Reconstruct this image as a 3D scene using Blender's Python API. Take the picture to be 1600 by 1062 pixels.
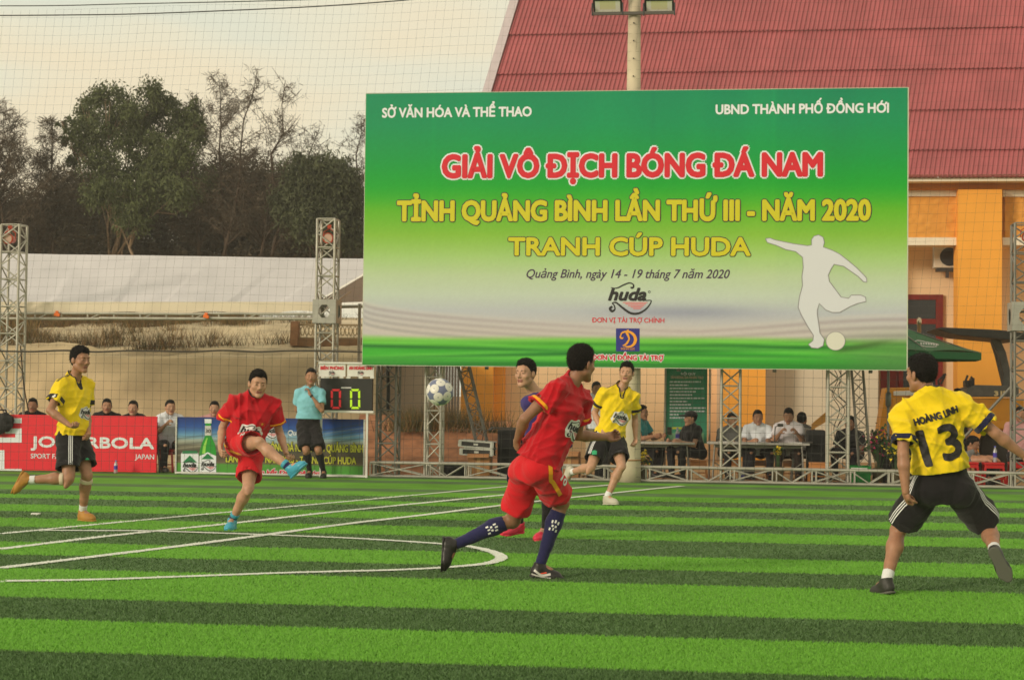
import bpy, bmesh, math, random
import numpy as np
from mathutils import Vector, Matrix
from mathutils.bvhtree import BVHTree
random.seed(7); rng = np.random.default_rng(7)
S = bpy.context.scene; COL = S.collection
for _o in list(bpy.data.objects): bpy.data.objects.remove(_o)

# ---------------------------------------------------------------- camera
CAM_Z, FPX, PITCH, ROLL = 1.3, 2700.0, 1.786, 0.66
cd = bpy.data.cameras.new('camera'); cam = bpy.data.objects.new('camera', cd); COL.objects.link(cam)
cd.sensor_width = 36; cd.lens = FPX / 1600 * 36; cd.clip_end = 3000; cd.clip_start = .1
RC = Matrix.Rotation(math.radians(90 + PITCH), 4, 'X') @ Matrix.Rotation(math.radians(ROLL), 4, 'Z')
cam.matrix_world = Matrix.Translation((0, 0, CAM_Z)) @ RC
S.camera = cam
cd.dof.use_dof = True; cd.dof.focus_distance = 14.0; cd.dof.aperture_fstop = 6.3

# ---------------------------------------------------------------- world, sun, exposure
SUN_EL, SUN_AZ = 16.0, -128.0     # azimuth from +Y, clockwise; the sun is low on the left, a little behind the camera
w = bpy.data.worlds.new('World'); S.world = w; w.use_nodes = True
nt = w.node_tree; nt.nodes.clear(); N = nt.nodes.new; Lk = nt.links.new
out = N('ShaderNodeOutputWorld'); mixs = N('ShaderNodeMixShader'); b1 = N('ShaderNodeBackground'); b2 = N('ShaderNodeBackground')
sky = N('ShaderNodeTexSky'); sky.sky_type = 'NISHITA'; sky.sun_disc = False
sky.sun_elevation = math.radians(SUN_EL); sky.sun_rotation = math.radians(SUN_AZ); sky.dust_density = 4
Lk(sky.outputs[0], b1.inputs[0]); b1.inputs[1].default_value = .1
tc = N('ShaderNodeTexCoord'); mp = N('ShaderNodeMapping'); mp.inputs['Scale'].default_value = (1.6, 1.6, 7)
mp.inputs['Rotation'].default_value = (0.12, 0.1, 0)
nz = N('ShaderNodeTexNoise'); nz.inputs['Scale'].default_value = 2.2; nz.inputs['Detail'].default_value = 3
cr = N('ShaderNodeValToRGB'); e = cr.color_ramp.elements
e[0].position = .36; e[0].color = (.70, .73, .60, 1); e[1].position = .62; e[1].color = (.86, .745, .52, 1)
m_ = e.new(.5); m_.color = (.81, .76, .57, 1)
Lk(tc.outputs['Generated'], mp.inputs[0]); Lk(mp.outputs[0], nz.inputs[0]); Lk(nz.outputs[0], cr.inputs[0]); Lk(cr.outputs[0], b2.inputs[0])
b2.inputs[1].default_value = 1.12; mixs.inputs[0].default_value = .9
Lk(b1.outputs[0], mixs.inputs[1]); Lk(b2.outputs[0], mixs.inputs[2]); Lk(mixs.outputs[0], out.inputs[0])
ld = bpy.data.lights.new('sun', 'SUN'); ld.energy = 2.2; ld.angle = math.radians(12); ld.color = (1, .86, .68)
sun = bpy.data.objects.new('sun', ld); COL.objects.link(sun)
_a = math.radians(SUN_AZ); _e = math.radians(SUN_EL)
sd = Vector((math.sin(_a) * math.cos(_e), math.cos(_a) * math.cos(_e), math.sin(_e)))
sun.rotation_euler = sd.to_track_quat('Z', 'Y').to_euler()
vs = S.view_settings; vs.view_transform = 'Standard'; vs.look = 'None'; vs.gamma = 1; vs.exposure = .02; vs.use_curve_mapping = False
S.cycles.use_denoising = True; S.cycles.max_bounces = 6; S.cycles.transparent_max_bounces = 6
S.cycles.volume_bounces = 0

# ---------------------------------------------------------------- helpers
R3 = RC.to_3x3()
def ray(x, y):
    v = R3 @ Vector(((x - 800) / FPX, (531 - y) / FPX, -1)); return v / v.y
def at(x, y, D): return Vector((0, 0, CAM_Z)) + ray(x, y) * D
def gnd(x, y, z=0.0):
    r = ray(x, y); t = (z - CAM_Z) / r.z; return Vector((0, 0, CAM_Z)) + r * t
KS = .13                                                   # the touchline and the building run at this slope
def Dl(x, off=0.0, base=26.1): return (base + off) / (1 + KS * (x - 800) / FPX)
def fl(x, y, off=0.0): return at(x, y, Dl(x, off))
def base(x, off=0.0):                                      # ground point on the line at picture column x
    p = fl(x, 620, off); return Vector((p.x, p.y, 0))
EU = Vector((1, -KS, 0)).normalized(); EN = Vector((KS, 1, 0)).normalized(); Z = Vector((0, 0, 1))

MATS = {}
def mat(name, col, rough=.7, metal=0, var=0, vscale=8, bump=0, bscale=60, spec=.4, emit=0, sheen=0, trans=0):
    if name in MATS: return MATS[name]
    m = bpy.data.materials.new(name); m.use_nodes = True; t = m.node_tree; b = t.nodes['Principled BSDF']
    c = (*col, 1); b.inputs['Base Color'].default_value = c; b.inputs['Roughness'].default_value = rough
    b.inputs['Metallic'].default_value = metal; b.inputs['Specular IOR Level'].default_value = spec
    if sheen: b.inputs['Sheen Weight'].default_value = sheen
    if emit: b.inputs['Emission Color'].default_value = c; b.inputs['Emission Strength'].default_value = emit
    if trans: b.inputs['Transmission Weight'].default_value = trans
    co = t.nodes.new('ShaderNodeNewGeometry')
    if var:
        n = t.nodes.new('ShaderNodeTexNoise'); n.inputs['Scale'].default_value = vscale; n.inputs['Detail'].default_value = 5
        r = t.nodes.new('ShaderNodeValToRGB'); r.color_ramp.elements[0].position = .3; r.color_ramp.elements[1].position = .7
        r.color_ramp.elements[0].color = tuple(x * (1 - var) for x in col) + (1,)
        r.color_ramp.elements[1].color = tuple(min(1, x * (1 + var)) for x in col) + (1,)
        t.links.new(co.outputs['Position'], n.inputs[0]); t.links.new(n.outputs[0], r.inputs[0]); t.links.new(r.outputs[0], b.inputs['Base Color'])
    if bump:
        n = t.nodes.new('ShaderNodeTexNoise'); n.inputs['Scale'].default_value = bscale; n.inputs['Detail'].default_value = 3
        bp = t.nodes.new('ShaderNodeBump'); bp.inputs['Strength'].default_value = bump; bp.inputs['Distance'].default_value = .01
        t.links.new(co.outputs['Position'], n.inputs[0]); t.links.new(n.outputs[0], bp.inputs['Height']); t.links.new(bp.outputs[0], b.inputs['Normal'])
    MATS[name] = m; return m
def srgb(r, g, b, k=1.0):
    f = lambda c: (c / 255 / 12.92 if c <= 10 else ((c / 255 + .055) / 1.055) ** 2.4) * k
    return (f(r), f(g), f(b))

def tag(o, label=None, cat=None, group=None, kind=None):
    if label: o['label'] = label
    if cat: o['category'] = cat
    if group: o['group'] = group
    if kind: o['kind'] = kind
    return o
def par(o, p):
    if p is not None:
        o.parent = p; o.matrix_parent_inverse = Matrix.Translation(p.location).inverted()
        # parts are only ever parented to things whose own matrix is a translation, or to parts with an identity matrix
        if p.parent is not None: o.matrix_parent_inverse = Matrix()
    return o
def thing(name, loc, label, cat, group=None):
    o = bpy.data.objects.new(name, None); o.empty_display_size = .1; COL.objects.link(o); o.location = loc
    return tag(o, label, cat, group)
def mk(name, V, F, m, parent=None, smooth=False, mi=None):
    me = bpy.data.meshes.new(name)
    V = np.asarray(V, dtype=np.float32).reshape(-1, 3)
    if isinstance(F, np.ndarray):
        n, k = F.shape; me.vertices.add(len(V)); me.vertices.foreach_set('co', V.ravel())
        me.loops.add(n * k); me.loops.foreach_set('vertex_index', F.astype(np.int32).ravel())
        me.polygons.add(n); me.polygons.foreach_set('loop_start', np.arange(0, n * k, k, dtype=np.int32))
        me.update(calc_edges=True)
    else:
        me.from_pydata([tuple(map(float, v)) for v in V], [], [tuple(int(i) for i in f) for f in F]); me.update()
    for x in (m if isinstance(m, (list, tuple)) else [m]): me.materials.append(x)
    if mi is not None: me.polygons.foreach_set('material_index', np.asarray(mi, dtype=np.int32))
    if smooth: me.polygons.foreach_set('use_smooth', np.ones(len(me.polygons), dtype=bool))
    o = bpy.data.objects.new(name, me); COL.objects.link(o); par(o, parent); return o

UNIT = {}
def unit_mesh(kind, m, sides=8):
    key = (kind, m.name, sides)
    if key in UNIT: return UNIT[key]
    me = bpy.data.meshes.new(kind); bm = bmesh.new()
    if kind == 'cyl':
        bmesh.ops.create_cone(bm, cap_ends=True, segments=sides, radius1=1, radius2=1, depth=1, matrix=Matrix.Translation((0, 0, .5)))
        for f in bm.faces: f.smooth = len(f.verts) == 4
    elif kind == 'box':
        bmesh.ops.create_cube(bm, size=1)
    bm.to_mesh(me); bm.free(); me.materials.append(m); UNIT[key] = me; return me
def bar(name, p0, p1, r, m, parent=None, sides=8, square=False):
    p0, p1 = Vector(p0), Vector(p1); d = p1 - p0
    q = d.to_track_quat('Z', 'Y')
    if square: me = unit_mesh('box', m); o = bpy.data.objects.new(name, me); M = Matrix.LocRotScale((p0 + p1) / 2, q, (2 * r, 2 * r, d.length))
    else: me = unit_mesh('cyl', m, sides); o = bpy.data.objects.new(name, me); M = Matrix.LocRotScale(p0, q, (r, r, d.length))
    COL.objects.link(o)
    o.matrix_world = M; l, rq, s = M.decompose(); o.location = l; o.rotation_euler = rq.to_euler(); o.scale = s
    par(o, parent); return o
class MB:
    def __init__(s): s.V = []; s.F = []; s.mi = []
    def add(s, V, F, i=0):
        n = len(s.V); s.V += [tuple(v) for v in V]; s.F += [tuple(n + j for j in f) for f in F]; s.mi += [i] * len(F)
    def box(s, c, size, ax=(EU, EN, Z), i=0, bev=0.0):
        c = Vector(c); a = [Vector(x) for x in ax]; h = [x / 2 for x in size]
        if bev:
            b = min(bev, min(h) * .45); V = []; 
            bm = bmesh.new(); bmesh.ops.create_cube(bm, size=1)
            for v in bm.verts: v.co = Vector((v.co.x * size[0], v.co.y * size[1], v.co.z * size[2]))
            bmesh.ops.bevel(bm, geom=list(bm.edges), offset=b, segments=2, affect='EDGES', profile=.5)
            bm.verts.index_update()
            V = [c + a[0] * v.co.x + a[1] * v.co.y + a[2] * v.co.z for v in bm.verts]
            F = [[v.index for v in f.verts] for f in bm.faces]; bm.free(); s.add(V, F, i); return s
        V = [c + a[0] * h[0] * x + a[1] * h[1] * y + a[2] * h[2] * z for x in (-1, 1) for y in (-1, 1) for z in (-1, 1)]
        s.add(V, [(0, 1, 3, 2), (4, 6, 7, 5), (0, 4, 5, 1), (2, 3, 7, 6), (0, 2, 6, 4), (1, 5, 7, 3)], i); return s
    def tube(s, pts, r, sides=8, i=0, cap=True):
        P = [Vector(p) for p in pts]; n = len(P); V = []; F = []
        rs = r if isinstance(r, (list, tuple)) else [r] * n
        prev = None
        for k in range(n):
            d = (P[min(k + 1, n - 1)] - P[max(k - 1, 0)])
            d = d.normalized() if d.length > 1e-9 else Vector((0, 0, 1))
            u = (d.orthogonal().normalized() if prev is None else (prev - d * prev.dot(d)).normalized()); prev = u; v = d.cross(u)
            for j in range(sides):
                a = 2 * math.pi * j / sides; V.append(P[k] + (u * math.cos(a) + v * math.sin(a)) * rs[k])
        for k in range(n - 1):
            for j in range(sides):
                F.append((k * sides + j, k * sides + (j + 1) % sides, (k + 1) * sides + (j + 1) % sides, (k + 1) * sides + j))
        if cap: F += [tuple(reversed(range(sides))), tuple((n - 1) * sides + j for j in range(sides))]
        s.add(V, F, i); return s
    def lathe(s, c, prof, sides=16, ax=(EU, EN, Z), i=0):
        c = Vector(c); V = []; F = []; n = len(prof)
        for (r, z) in prof:
            for j in range(sides):
                a = 2 * math.pi * j / sides; V.append(c + (ax[0] * math.cos(a) + ax[1] * math.sin(a)) * r + ax[2] * z)
        for k in range(n - 1):
            for j in range(sides):
                F.append((k * sides + j, k * sides + (j + 1) % sides, (k + 1) * sides + (j + 1) % sides, (k + 1) * sides + j))
        F += [tuple(reversed(range(sides))), tuple((n - 1) * sides + j for j in range(sides))]
        s.add(V, F, i); return s
    def prism(s, pts, nvec, depth, i=0):
        P = [Vector(p) for p in pts]; n = len(P); d = Vector(nvec) * depth
        s.add(P + [p + d for p in P], [tuple(range(n)), tuple(reversed(range(n, 2 * n)))] + [(k, k + n, (k + 1) % n + n, (k + 1) % n) for k in range(n)], i); return s
    def build(s, name, m, parent=None, smooth=False):
        o = mk(name, s.V, s.F, m, parent, smooth, s.mi)
        bm = bmesh.new(); bm.from_mesh(o.data); bmesh.ops.recalc_face_normals(bm, faces=bm.faces); bm.to_mesh(o.data); bm.free(); return o
def copy_tree(o, parent=None, delta=None):
    c = o.copy(); COL.objects.link(c)
    if parent is not None: c.parent = parent
    for ch in list(o.children): copy_tree(ch, c)
    if delta is not None: c.location = o.location + Vector(delta)
    return c

# ---- text as flat meshes
TXT = {}
def text2d(s, offset=0.0, shear=0.0, res=3):
    key = (s, offset, shear)
    if key in TXT: return TXT[key]
    cu = bpy.data.curves.new('t', 'FONT'); cu.body = s; cu.size = 1; cu.offset = offset; cu.shear = shear; cu.resolution_u = res; cu.fill_mode = 'FRONT'
    o = bpy.data.objects.new('t', cu); COL.objects.link(o)
    dg = bpy.context.evaluated_depsgraph_get(); me = bpy.data.meshes.new_from_object(o.evaluated_get(dg))
    V = np.array([v.co[:2] for v in me.vertices]).reshape(-1, 2); F = [tuple(p.vertices) for p in me.polygons]
    bpy.data.objects.remove(o); bpy.data.curves.remove(cu); bpy.data.meshes.remove(me)
    TXT[key] = (V, F); return V, F
SPEC = {'\u01a0': 'O', '\u1ede': '\u1ece', '\u1edc': '\u00d2', '\u1ee2': '\u1ecc', '\u1eda': '\u00d3', '\u0110': 'D'}
def text_fit(s, x0, x1, y0, y1, bold=0.0, shear=0.0, lift=0.0, step=.00025, extra=0.0):
    """text spans x0..x1, baseline y0, cap height y1; bold = stroke growth in cap heights, laid as thin layers"""
    plain = ''.join(SPEC.get(c, c) for c in s)
    V0, F0 = text2d(plain, 0, 0); H, _ = text2d('H'); V0 = V0.copy(); F0 = list(F0); hh = H[:, 1].max() - H[:, 1].min(); b0 = H[:, 1].min()
    for k, c in enumerate(s):
        if c in SPEC:
            a, _ = text2d(plain[:k] + SPEC[c]) ; g, _ = text2d(SPEC[c]); xr = a[:, 0].max(); xl = xr - (g[:, 0].max() - g[:, 0].min()); n = len(V0)
            if c == '\u0110': q = [(xl - .07, b0 + hh * .44), (xl + .22, b0 + hh * .44), (xl + .22, b0 + hh * .55), (xl - .07, b0 + hh * .55)]
            else: q = [(xr - .13, b0 + hh * .84), (xr + .03, b0 + hh * .93), (xr + .07, b0 + hh * 1.12), (xr - .01, b0 + hh * 1.12), (xr - .03, b0 + hh * 1.0)]
            V0 = np.vstack([V0, q]); F0.append(tuple(range(n, n + len(q))))
    cap = y1 - y0; rb = bold * cap; ro = rb + extra * cap
    xa, xb = V0[:, 0].min(), V0[:, 0].max(); sx = (x1 - x0 - 2 * rb) / (xb - xa); sy = (cap - 2 * rb) / hh
    P = np.stack([(V0[:, 0] - xa) * sx + x0 + rb, (V0[:, 1] - b0) * sy + y0 + rb], 1)
    if shear: P[:, 0] += (P[:, 1] - y0) * shear
    sh = [(0, 0)]
    if ro > 0:
        for q, n in ((1, 10), (.5, 5)) if ro > .05 * cap else ((1, 8),): sh += [(ro * q * math.cos(t), ro * q * math.sin(t)) for t in np.arange(n) * 2 * math.pi / n]
    VV = []; FF = []
    for k, (dx, dy) in enumerate(sh):
        n = sum(len(v) for v in VV); VV.append(np.column_stack([P[:, 0] + dx, P[:, 1] + dy, np.full(len(P), lift + k * step)])); FF += [tuple(n + i for i in f) for f in F0]
    # the manual pieces lie a hair above their letter
    VV = np.vstack(VV); m = len(P); base_n = len(text2d(plain)[0])
    idx = np.arange(len(VV)) % m >= base_n; VV[idx, 2] += step * .5
    return VV, FF
class Panel:
    """a flat printed thing: (u, v) metres on its face -> world"""
    def __init__(s, o, u, v, n): s.o, s.u, s.v, s.n = Vector(o), Vector(u).normalized(), Vector(v).normalized(), Vector(n).normalized()
    def w(s, u, v, d=0): return s.o + s.u * u + s.v * v + s.n * d
    def uv(s, x, y):
        r = ray(x, y); c = Vector((0, 0, CAM_Z)); t = (s.o - c).dot(s.n) / r.dot(s.n); p = c + r * t - s.o; return p.dot(s.u), p.dot(s.v)
    def flat(s, name, V, F, m, parent, lift=0): return mk(name, [s.w(p[0], p[1], (p[2] if len(p) > 2 else 0) + lift) for p in V], F, m, parent)
    def text(s, name, txt, px, m, parent, lift=.004, bold=.03, outline=0, om=None, shear=0.0):
        x0, x1, yb, yc = px; a = s.uv(x0, yb); b = s.uv(x1, yb); c = s.uv(x0, yc); v0 = (a[1] + b[1]) / 2; v1 = v0 + c[1] - a[1]
        if outline:
            V, F = text_fit(txt, a[0], b[0], v0, v1, bold, shear, lift, extra=outline); s.flat(name + '_outline', V, F, om, parent); lift += .006
        V, F = text_fit(txt, a[0], b[0], v0, v1, bold, shear, lift); return s.flat(name, V, F, m, parent)
    def poly(s, name, pxs, m, parent, lift=.004):
        P = [s.uv(*p) for p in pxs]; return s.flat(name, P, [tuple(range(len(P)))], m, parent, lift)
    def strip(s, name, pxs, wpx, m, parent, lift=.004):
        """a brush stroke: picture points with half widths"""
        P = [Vector(s.uv(*p)) for p in pxs]; k = (Vector(s.uv(pxs[0][0] + 1, pxs[0][1])) - P[0]).length; V = []
        for i in range(len(P)):
            d = (P[min(i + 1, len(P) - 1)] - P[max(i - 1, 0)]).normalized(); n = Vector((-d.y, d.x)) * wpx[i] * k; V += [P[i] + n, P[i] - n]
        return s.flat(name, V, [(2 * i, 2 * i + 1, 2 * i + 3, 2 * i + 2) for i in range(len(P) - 1)], m, parent, lift)
def spline(P, n=8):
    """Catmull-Rom through P (tuples of any length)"""
    P = [np.array(p, float) for p in P]; Q = [P[0] * 2 - P[1]] + P + [P[-1] * 2 - P[-2]]; out = []
    for i in range(1, len(Q) - 2):
        for k in range(n):
            t = k / n; a, b, c, d = Q[i - 1:i + 3]; out.append(.5 * (2 * b + (c - a) * t + (2 * a - 5 * b + 4 * c - d) * t * t + (3 * b - a - 3 * c + d) * t ** 3))
    return [tuple(x) for x in out + [Q[-2]]]

# ================================================================ bodies: distance fields turned into one surface
def V3(a): return np.array(a, dtype=np.float32)
def nrm(a): a = np.asarray(a, dtype=np.float64); return a / max(np.linalg.norm(a), 1e-9)
def p_cone(a, b, r1, r2):
    a, b = V3(a), V3(b); ba = b - a; L2 = float(ba @ ba) + 1e-9; r = max(r1, r2)
    def f(P):
        q = P - a; t = np.clip((q @ ba) / L2, 0, 1); d = q - t[..., None] * ba
        return np.sqrt((d * d).sum(-1)) - (r1 + (r2 - r1) * t)
    return f, np.minimum(a, b) - r, np.maximum(a, b) + r
def p_ell(c, ax, r):
    c = V3(c); A = np.array(ax, dtype=np.float32); r = V3(r); e = np.abs(A.T) @ r
    def f(P):
        q = (P - c) @ A.T; k0 = np.sqrt(((q / r) ** 2).sum(-1)); k1 = np.sqrt(((q / (r * r)) ** 2).sum(-1)) + 1e-6
        return k0 * (k0 - 1) / k1
    return f, c - e, c + e
def p_loft(c0, c1, x0, x1, prof):
    """elliptic tube from c0 to c1; prof rows: t, half width, half depth, forward shift"""
    c0, c1, x0, x1 = (np.array(v, dtype=np.float64) for v in (c0, c1, x0, x1)); u = c1 - c0; L = np.linalg.norm(u); u /= L
    T, A, B, C = (np.array(v) for v in zip(*prof)); r = max(A.max(), B.max()) + np.abs(C).max() + .02
    ends = [c0 + u * L * T.min(), c0 + u * L * T.max()]
    def f(P):
        q = P - c0.astype(np.float32); t = (q @ u.astype(np.float32)) / L; tc = np.clip(t, T.min(), T.max()); s = np.clip(t, 0, 1)[..., None]
        x = x0 * (1 - s) + x1 * s; x = x - (x @ u)[..., None] * u; x /= np.sqrt((x * x).sum(-1))[..., None]
        y = np.cross(np.broadcast_to(u, x.shape), x)
        a = np.interp(tc, T, A); b = np.interp(tc, T, B); c = np.interp(tc, T, C)
        qx = (q * x).sum(-1); qy = (q * y).sum(-1) - c
        k = np.sqrt((qx / a) ** 2 + (qy / b) ** 2); k1 = np.sqrt((qx / a ** 2) ** 2 + (qy / b ** 2) ** 2) + 1e-6
        d = k * (k - 1) / k1; e = np.abs(t - tc) * L
        return np.where(e > 0, np.sqrt(np.maximum(d, 0) ** 2 + e ** 2) + np.minimum(d, 0) * 0, d).astype(np.float32)
    return f, np.minimum(*ends) - r, np.maximum(*ends) + r
def smin(a, b, k):
    h = np.clip(.5 + .5 * (b - a) / k, 0, 1); return b + (a - b) * h - k * h * (1 - h)
def evalf(prims, lo, hi, h, posts=(), margin=.05):
    """prims: (prim, k) ; k<0 carves"""
    n = np.maximum(np.ceil((hi - lo) / h).astype(int) + 1, 3)
    ax = [np.arange(m) * h + l for m, l in zip(n, lo)]
    D = np.full(n, .2, dtype=np.float32)
    for (f, a, b), k in prims:
        m = margin + abs(k); i0 = np.clip(np.floor((a - m - lo) / h).astype(int), 0, n); i1 = np.clip(np.ceil((b + m - lo) / h).astype(int) + 1, 0, n)
        if (i1 <= i0).any(): continue
        P = np.stack(np.meshgrid(*[ax[j][i0[j]:i1[j]] for j in range(3)], indexing='ij'), -1).astype(np.float32)
        d = f(P); sl = tuple(slice(i0[j], i1[j]) for j in range(3))
        if k >= 0: D[sl] = smin(D[sl], d, max(k, 1e-4))
        else: D[sl] = -smin(-D[sl], d, -k)
    if posts:
        P = np.stack(np.meshgrid(*ax, indexing='ij'), -1).astype(np.float32)
        for p in posts: D = p(P, D)
    return D
def surf(D, lo, h):
    s = D < 0; c = [s[i:s.shape[0] - 1 + i, j:s.shape[1] - 1 + j, k:s.shape[2] - 1 + k] for i in (0, 1) for j in (0, 1) for k in (0, 1)]
    cnt = sum(x.astype(np.int8) for x in c); act = (cnt > 0) & (cnt < 8)
    I = np.argwhere(act); n = len(I)
    if n == 0: return np.zeros((0, 3)), np.zeros((0, 4), int)
    idx = np.full(act.shape, -1, dtype=np.int64); idx[act] = np.arange(n)
    acc = np.zeros((n, 3)); ct = np.zeros(n)
    cor = [(i, j, k) for i in (0, 1) for j in (0, 1) for k in (0, 1)]
    val = {q: D[I[:, 0] + q[0], I[:, 1] + q[1], I[:, 2] + q[2]] for q in cor}
    for a in cor:
        for ax in range(3):
            if a[ax] == 0:
                b = list(a); b[ax] = 1; b = tuple(b); va, vb = val[a], val[b]; x = (va < 0) != (vb < 0)
                t = np.where(x, va / np.where(x, va - vb, 1), 0)
                p = np.tile(np.array(a, float), (n, 1)); p[:, ax] = t; acc[x] += p[x]; ct[x] += 1
    Vt = lo + h * (I + acc / ct[:, None]); Q = []
    for ax in range(3):
        o = [q for q in range(3) if q != ax]; sl0 = [slice(1, -1)] * 3; sl1 = [slice(1, -1)] * 3; sl0[ax] = slice(0, -1); sl1[ax] = slice(1, None)
        a, b = s[tuple(sl0)], s[tuple(sl1)]; E = np.argwhere(a != b)
        if len(E) == 0: continue
        fl_ = a[tuple(E.T)]; base_ = E.copy(); base_[:, o[0]] += 1; base_[:, o[1]] += 1
        def cell(d0, d1): q = base_.copy(); q[:, o[0]] -= d0; q[:, o[1]] -= d1; return idx[tuple(q.T)]
        q = np.stack([cell(1, 1), cell(0, 1), cell(0, 0), cell(1, 0)], 1)
        if ax == 1: fl_ = ~fl_
        q[~fl_] = q[~fl_][:, ::-1]; Q.append(q)
    Q = np.vstack(Q); return Vt, Q[(Q >= 0).all(1)]
def bounds(prims, pad=.03):
    return np.min([p[0][1] for p in prims if p[1] >= 0], 0) - pad, np.max([p[0][2] for p in prims if p[1] >= 0], 0) + pad
def shape(name, prims, m, parent, h, posts=(), lo=None, hi=None, pad=.03, under=None):
    if lo is None: lo, hi = bounds(prims, pad)
    D = evalf(prims, lo, hi, h, () if under else posts)
    if under:
        D = np.minimum(D, evalf(under, lo, hi, h) - .009); P = np.stack(np.meshgrid(*[np.arange(n) * h + l for n, l in zip(D.shape, lo)], indexing='ij'), -1).astype(np.float32)
        for p in posts: D = p(P, D)
    Vt, Q = surf(D, lo, h)
    if len(Q) == 0: return None
    return mk(name, Vt, Q, m, parent, True)
def wrinkle(amp, seed=0, f=1.0, ax=None):
    r = np.random.default_rng(seed); W = []
    for k in range(4):
        d = r.normal(size=3) * [1, 1, .55]; d /= np.linalg.norm(d); W.append((d * (16 + 20 * r.random()) * f, r.random() * 6, r.normal(size=3) * 7, 1.0))
    for k in range(4):
        d = r.normal(size=3); d /= np.linalg.norm(d); W.append((d * (42 + 30 * r.random()) * f, r.random() * 6, r.normal(size=3) * 10, .45))
    def g(P, D):
        m = np.abs(D) < .05; q = P[m]; s = 0
        for d, ph, e, a in W: s = s + a * (1 - np.abs(np.sin(.5 * (q @ d.astype(np.float32)) + ph + 1.7 * np.sin(q @ e.astype(np.float32) + ph)))) ** 1.5
        D = D.copy(); D[m] -= amp * (s - .9) * .9; return D
    return g
def rough(amp, f=220, seed=1):
    r = np.random.default_rng(seed); W = [(r.normal(size=3) * f, r.random() * 6) for _ in range(6)]
    def g(P, D):
        m = np.abs(D) < .03; q = P[m]; s = sum(np.sin(q @ d.astype(np.float32) + ph) for d, ph in W); D = D.copy(); D[m] += amp * s / 2; return D
    return g
def cut(n, c):
    n, c = V3(n), float(np.dot(n, c)); return lambda P, D: np.maximum(D, P @ n - c)
def carve(prim):
    f = prim[0]; return lambda P, D: np.maximum(D, -f(P))
def near_(a, b, r):
    f = p_cone(a, b, r, r)[0]; return lambda P, D: np.maximum(D, f(P))
def clipped(prim, n, c):
    f, a, b = prim; n = V3(n); c = float(np.dot(n, c)); return (lambda P: np.maximum(f(P), P @ n - c)), a, b

SKIN = {}
def skin(k=0):
    cols = [(.40, .21, .125), (.36, .18, .105), (.47, .26, .165), (.30, .145, .085)]
    if k not in SKIN:
        SKIN[k] = mat('skin_tone%d' % k, cols[k], .48, var=.12, vscale=22, bump=.06, bscale=140, spec=.4); b = SKIN[k].node_tree.nodes['Principled BSDF']
        b.inputs['Subsurface Weight'].default_value = .08; b.inputs['Subsurface Radius'].default_value = (.012, .004, .002)
    return SKIN[k]
HAIR = mat('black_hair', (.009, .007, .006), .62, var=.5, vscale=70, bump=.9, bscale=260, spec=.18)
LIP = mat('lips', (.27, .095, .07), .45); EYEW = mat('eye_white', (.30, .26, .23), .4); EYED = mat('eye_iris', (.012, .008, .006), .15)
def cloth(name, col, var=.08, rough_=.85): return mat(name, col, rough_, var=var, vscale=5, bump=.25, bscale=420, sheen=.15, spec=.2)

def solve(par_, x, y, L, sign, near=None):
    """point on the picture ray at distance L from par_; sign +1 the farther solution, -1 the nearer one"""
    c = np.array((0, 0, CAM_Z)); r = np.array(ray(x, y)); q = c - np.array(par_)
    A = r @ r; B = 2 * r @ q; C_ = q @ q - L * L; dsc = B * B - 4 * A * C_
    t = (-B + sign * math.sqrt(max(dsc, 0))) / (2 * A); return c + r * t

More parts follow.
